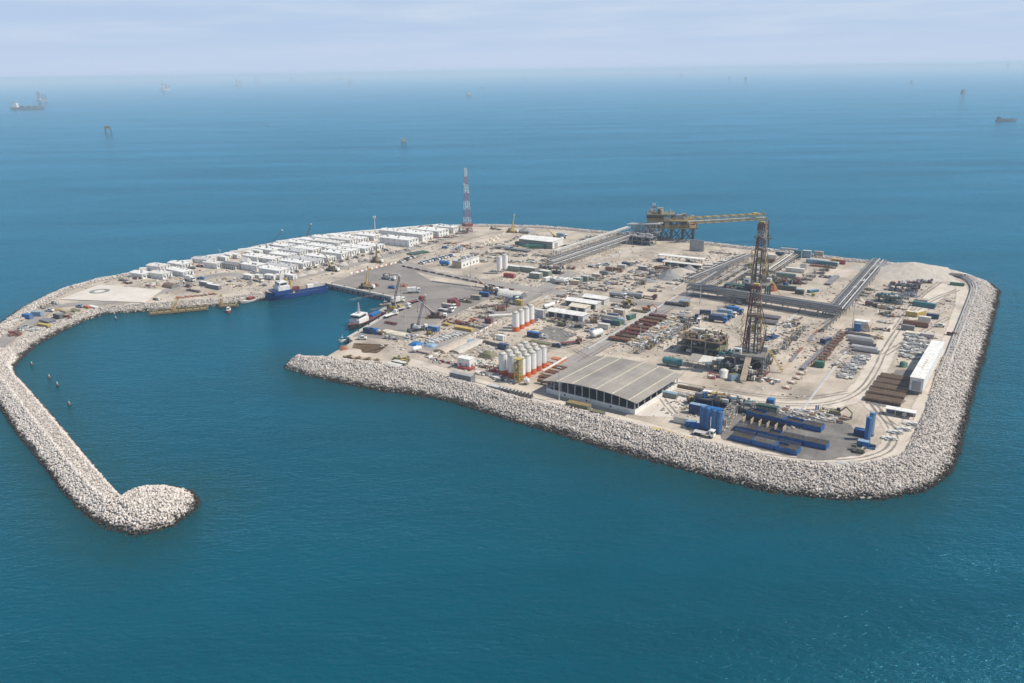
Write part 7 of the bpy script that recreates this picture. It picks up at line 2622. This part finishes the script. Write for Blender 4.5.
MUTE = [(6.06, 'greygreen', 'grey'), (6.06, 'tan', 'offwhite'), (6.06, 'midgrey'), (12.2, 'rust', 'brown'), (6.06, 'offwhite'), (6.06, 'navy', 'midgrey'), (12.2, 'lightgrey', 'grey'), (6.06, 'brown', 'tan')]
MSK = [(7, 3, 2.6, 'midgrey', 'tan', 301), (6, 3, 2.4, 'brown', 'olive', 302), (7, 3, 2.2, 'dark', 'grey', 303), (6, 2.6, 2.6, 'ochre', 'grey', 304), (6, 3, 2.0, 'steel', 'rust', 305)]
for k, (kd, a, c, n_, ag, lb) in enumerate((('container', (590, 281), (628, 266), 6, 0, 'muted container, line right of the pipe rack'), ('skid', (640, 284), (690, 262), 7, 0, 'machine skid, line past the gravel cone'),
                                        ('container', (655, 275), (672, 266), 3, 0, 'muted container, short line left of the canopies'), ('skid', (708, 320), (744, 300), 6, 0, 'machine skid, line below the long dark rack'),
                                        ('skid', (776, 352), (806, 330), 6, 90, 'machine skid, line right of the nearer rig'), ('container', (855, 291), (874, 272), 4, 90, 'muted container, line along the low racks'),
                                        ('skid', (884, 315), (912, 290), 6, 0, 'machine skid, line in the eastern yard'), ('container', (906, 330), (932, 318), 4, 0, 'muted container, line above the scaffold yard'),
                                        ('skid', (484, 318), (512, 303), 5, 0, 'machine skid, line beside the quay road'), ('container', (604, 329), (612, 321), 3, 0, 'muted container, short line by the fat white tank'),
                                        ('skid', (640, 352), (690, 327), 8, 90, 'machine skid, line at the edge of the pipe yard'), ('skid', (716, 283), (748, 266), 6, 0, 'machine skid, line left of the farther rig'),
                                        ('skid', (800, 283), (830, 268), 6, 0, 'machine skid, line right of the farther rig'), ('container', (766, 262), (788, 252), 4, 0, 'muted container, line behind the farther rig'))):
    src = MUTE if kd == 'container' else MSK
    row(kd, src[k % 5:] + src[:k % 5], a, c, n_, ag, lb, 'yard lines ' + lb.split(', ')[1], 1.2)
FAR = [(9, 3, 1.2, ('grey', 'tan', 'offwhite', 'midgrey'), 201, 26), (9, 3, 1.2, ('olive', 'brown', 'grey', 'tan'), 202, 26), (8, 3, 1.2, ('offwhite', 'grey', 'steel', 'sand'), 203, 26),
       (9, 4, 1.4, ('midgrey', 'tan', 'rust', 'grey'), 204, 28), (8, 3, 1.1, ('sand', 'offwhite', 'brown'), 205, 24)]
for k, (a, c, n_, lb) in enumerate((((575, 290), (640, 262), 10, 'tan and grey pile, roadside row right of the pipe rack'), ((602, 291), (660, 268), 9, 'tan and grey pile, row above the grey tanks'),
                                  ((628, 289), (672, 264), 7, 'grey pile, row left of the gravel cone'), ((655, 291), (700, 272), 7, 'grey pile, row right of the gravel cone'),
                                  ((470, 262), (520, 236), 9, 'grey pile, row right of the telecom tower'), ((492, 258), (535, 236), 7, 'tan pile, row left of the warehouse'),
                                  ((550, 256), (590, 236), 7, 'grey pile, row right of the warehouse'), ((560, 300), (590, 287), 6, 'grey pile, row behind the white roofed sheds'),
                                  ((597, 317), (640, 293), 6, 'tan pile, row beside the road kerb'), ((420, 246), (456, 236), 6, 'tan pile, row in front of the white halls'),
                                  ((845, 300), (872, 268), 5, 'tan pile, row along the low pipe racks'), ((880, 330), (905, 303), 5, 'grey pile, row along the haul road'))):
    row('pile', FAR[k % 5:] + FAR[:k % 5], a, c, n_, 0 if k % 2 else 90, lb, 'far yard rows ' + lb.split(', ')[1], 1.6)
for a, c, W_, H_, cols, lb in (((700, 286), (728, 268), 3, 1.6, ('dark', 'midgrey', 'steel'), 'low dark pipe run in the yard left of the farther rig, nearer one'),
                                ((711, 288), (742, 270), 3, 1.6, ('steel', 'midgrey', 'tan'), 'low grey pipe run in the yard left of the farther rig, middle one'),
                                ((722, 290), (750, 273), 3, 1.6, ('dark', 'brown', 'steel'), 'low dark pipe run in the yard left of the farther rig, farther one'),
                                ((766, 272), (784, 258), 3, 1.4, ('tan', 'steel', 'olive'), 'low tan pipe run beyond the farther rig'),
                                ((779, 270), (800, 254), 3, 1.4, ('midgrey', 'tan', 'steel'), 'low grey pipe run beyond the farther rig')):
    pipe_rack(a, c, W_, H_, cols, lb, 1, 7)


def yard_module(px, py, L, W_, n_, seed, cols, label, ang=0):
    t_ = thing('process_module', at(px, py), VA + R(ang), label, 'process module')
    rd_ = random.Random(seed)
    for z in (0, 3.2):
        MB().box(0, 0, z + .1, L, W_, .25, 'dark').build('deck', t_)
    for x in (-L / 2 + .3, 0, L / 2 - .3):
        for y in (-W_ / 2 + .3, W_ / 2 - .3):
            MB().box(x, y, 0, .35, .35, 4.4, 'midgrey').build('post', t_)
    for i in range(n_):
        z = rd_.choice((.35, 3.45, 3.45))
        x, y = rd_.uniform(-.45, .45) * L, rd_.uniform(-.42, .42) * W_
        k = rd_.random()
        m = rd_.choice(cols)
        if k < .45:
            MB().box(x, y, z, rd_.uniform(.8, 2.6), rd_.uniform(.7, 2), rd_.uniform(.6, 2.0), m).build('equipment_box', t_)
        elif k < .75:
            MB().cyl((x, y, z), (x, y, z + rd_.uniform(.8, 2.6)), rd_.uniform(.25, .8), None, 8, m).build('vessel', t_)
        else:
            MB().cyl((x - 1.5, y, z + .7), (x + 1.5, y, z + .7), rd_.uniform(.2, .5), None, 8, m).build('pipe', t_)
    return t_


yard_module(744, 378, 10, 5, 40, 21, ('rust', 'ochre', 'tan', 'grey', 'dark', 'offwhite'), 'rusty pump module at the very foot of the nearer rig')
yard_module(752, 366, 13, 10, 50, 22, ('brown', 'dark', 'rust', 'tan', 'olive'), 'brown machinery module under the nearer rig')
yard_module(724, 371, 9, 6, 36, 23, ('dark', 'brown', 'olive', 'offwhite', 'teal'), 'dark machinery module left of the nearer rig foot')
yard_module(742, 295.5, 20, 7, 46, 1, ('darkgreen', 'dark', 'greygreen', 'midgrey', 'brown'), 'dark green machinery module in front of the farther rig')
yard_module(776, 286, 14, 8, 46, 2, ('darkgreen', 'dark', 'greygreen', 'rust', 'brown'), 'dark green and rust machinery module right of the farther rig')
yard_module(757, 281, 18, 6, 40, 3, ('dark', 'greygreen', 'midgrey', 'offwhite'), 'dark machinery module behind the farther rig')
yard_module(733, 361.5, 11, 7, 40, 4, ('dark', 'grey', 'teal', 'olive', 'brown'), 'dark pump module left of the nearer rig')
yard_module(763, 362, 8, 6, 34, 5, ('grey', 'olive', 'brown', 'offwhite', 'tan'), 'grey pump module right of the nearer rig')
yard_module(714, 341, 12, 5, 36, 6, ('ochre', 'olive', 'brown', 'tan', 'offwhite'), 'straw and olive machinery module behind the mud module')
yard_module(903, 291, 16, 6, 40, 7, ('purple', 'midgrey', 'steel', 'maroon', 'dark'), 'grey and maroon machinery module below the sand bank')
yard_module(888, 302, 14, 6, 36, 8, ('teal', 'midgrey', 'greygreen', 'dark', 'offwhite'), 'teal and grey machinery module in the eastern equipment yard')
yard_module(714, 407, 16, 5, 44, 9, ('navy', 'midgrey', 'ochre', 'dark', 'blue', 'offwhite'), 'navy and ochre pump module behind the blue plant')
yard_module(742, 411, 9, 5, 34, 10, ('midgrey', 'dark', 'offwhite', 'teal', 'pink'), 'dark pump module between the blue plant and the mud tanks')
yard_module(555, 273, 12, 5, 36, 11, ('midgrey', 'dark', 'rust', 'offwhite'), 'dark pump module at the start of the pipe rack')
row('pile', [(8, 4, 1.5, ('dark', 'midgrey', 'brown', 'olive'), 171, 24), (8, 4, 1.5, ('offwhite', 'grey', 'tan'), 172, 24)], (752, 268), (800, 280), 7, 0, 'dark mixed pile among the pipes round the farther rig', 'piles round the farther rig', 2)
row('pile', [(9, 5, 1.4, ('tan', 'sand', 'brown', 'grey'), 173, 24), (9, 5, 1.4, ('offwhite', 'grey', 'tan'), 174, 24)], (712, 252.5), (765, 257.5), 7, 0, 'tan mixed pile along the far shore behind the rig', 'piles along the far shore', 2)
for i in range(6):
    a_ = pit[0].lerp(pit[5], .15 + i * .12)
    b_ = pit[1].lerp(pit[2], .1 + i * .13)
    tag(MB().bar((0, 0, 0), tuple(b_ - a_), .5, 'timber').build('pit_strut', None, (a_.x, a_.y, GZ - 1.0 - .15 * i)), 'timber strut spanning the brown pit, ' + ONES[i] + ' from the quay', 'strut', 'pit struts')

# litter too small to count
pts = []
pts_n = 0
db = MB()
rd = random.Random(77)
ZONES = [((470, 315), 55, 420), ((570, 315), 50, 380), ((655, 335), 45, 520), ((560, 255), 70, 210), ((640, 270), 60, 210), ((720, 265), 50, 380), ((790, 340), 45, 420), ((790, 413), 18, 120),
         ((900, 300), 45, 360), ((910, 345), 25, 260), ((852, 367), 10, 90), ((480, 355), 30, 260), ((440, 250), 60, 175), ((330, 262), 55, 260), ((170, 280), 50, 320), ((40, 318), 35, 300),
         ((430, 345), 25, 200), ((540, 280), 40, 250), ((250, 283), 30, 140), ((700, 405), 18, 140), ((860, 300), 30, 120)]
land2 = [(p.x, p.y) for p in land]
APRON = [(p.x, p.y) for p in (at(*q) for q in [(328, 283.5), (366, 270.5), (400, 262.5), (432, 281), (505, 292.5), (484, 301), (447, 318), (425, 330), (404, 341), (352, 336.5), (392, 312.5), (396, 297.5)])]


def in_apron(x, y):
    return inside(x, y, APRON)


def inside(x, y, land2=land2):
    c = False
    j = len(land2) - 1
    for i in range(len(land2)):
        xi, yi = land2[i]
        xj, yj = land2[j]
        if (yi > y) != (yj > y) and x < (xj - xi) * (y - yi) / (yj - yi) + xi:
            c = not c
        j = i
    return c


RP = [(np.array([(p.x, p.y) for p in P_]), w) for P_, w in ROADS]


def on_road(x, y):
    if in_apron(x, y):
        return True
    return any(((q[:, 0] - x) ** 2 + (q[:, 1] - y) ** 2).min() < (w / 2 + 1.5) ** 2 for q, w in RP)


for (zx, zy), r_, n_ in ZONES:
    q = at(zx, zy)
    for _ in range(int(n_ * 1.8)):
        x, y = q.x + rd.gauss(0, r_ * .45), q.y + rd.gauss(0, r_ * .45)
        if not inside(x, y) or on_road(x, y):
            continue
        s_ = rd.uniform(.2, .8)
        db.box(x, y, GZ, s_ * rd.uniform(.8, 3.2), s_, s_ * rd.uniform(.3, .9), rd.choice(('offwhite', 'grey', 'tan', 'brown', 'offwhite', 'midgrey', 'tan', 'sand', 'concrete', 'dark', 'lightgrey')), TH + rd.choice((0, math.pi / 2, rd.uniform(-1, 1))))
tag(db.build('scattered_litter'), 'small bits of timber and scrap strewn over the yards', 'litter', kind='stuff')
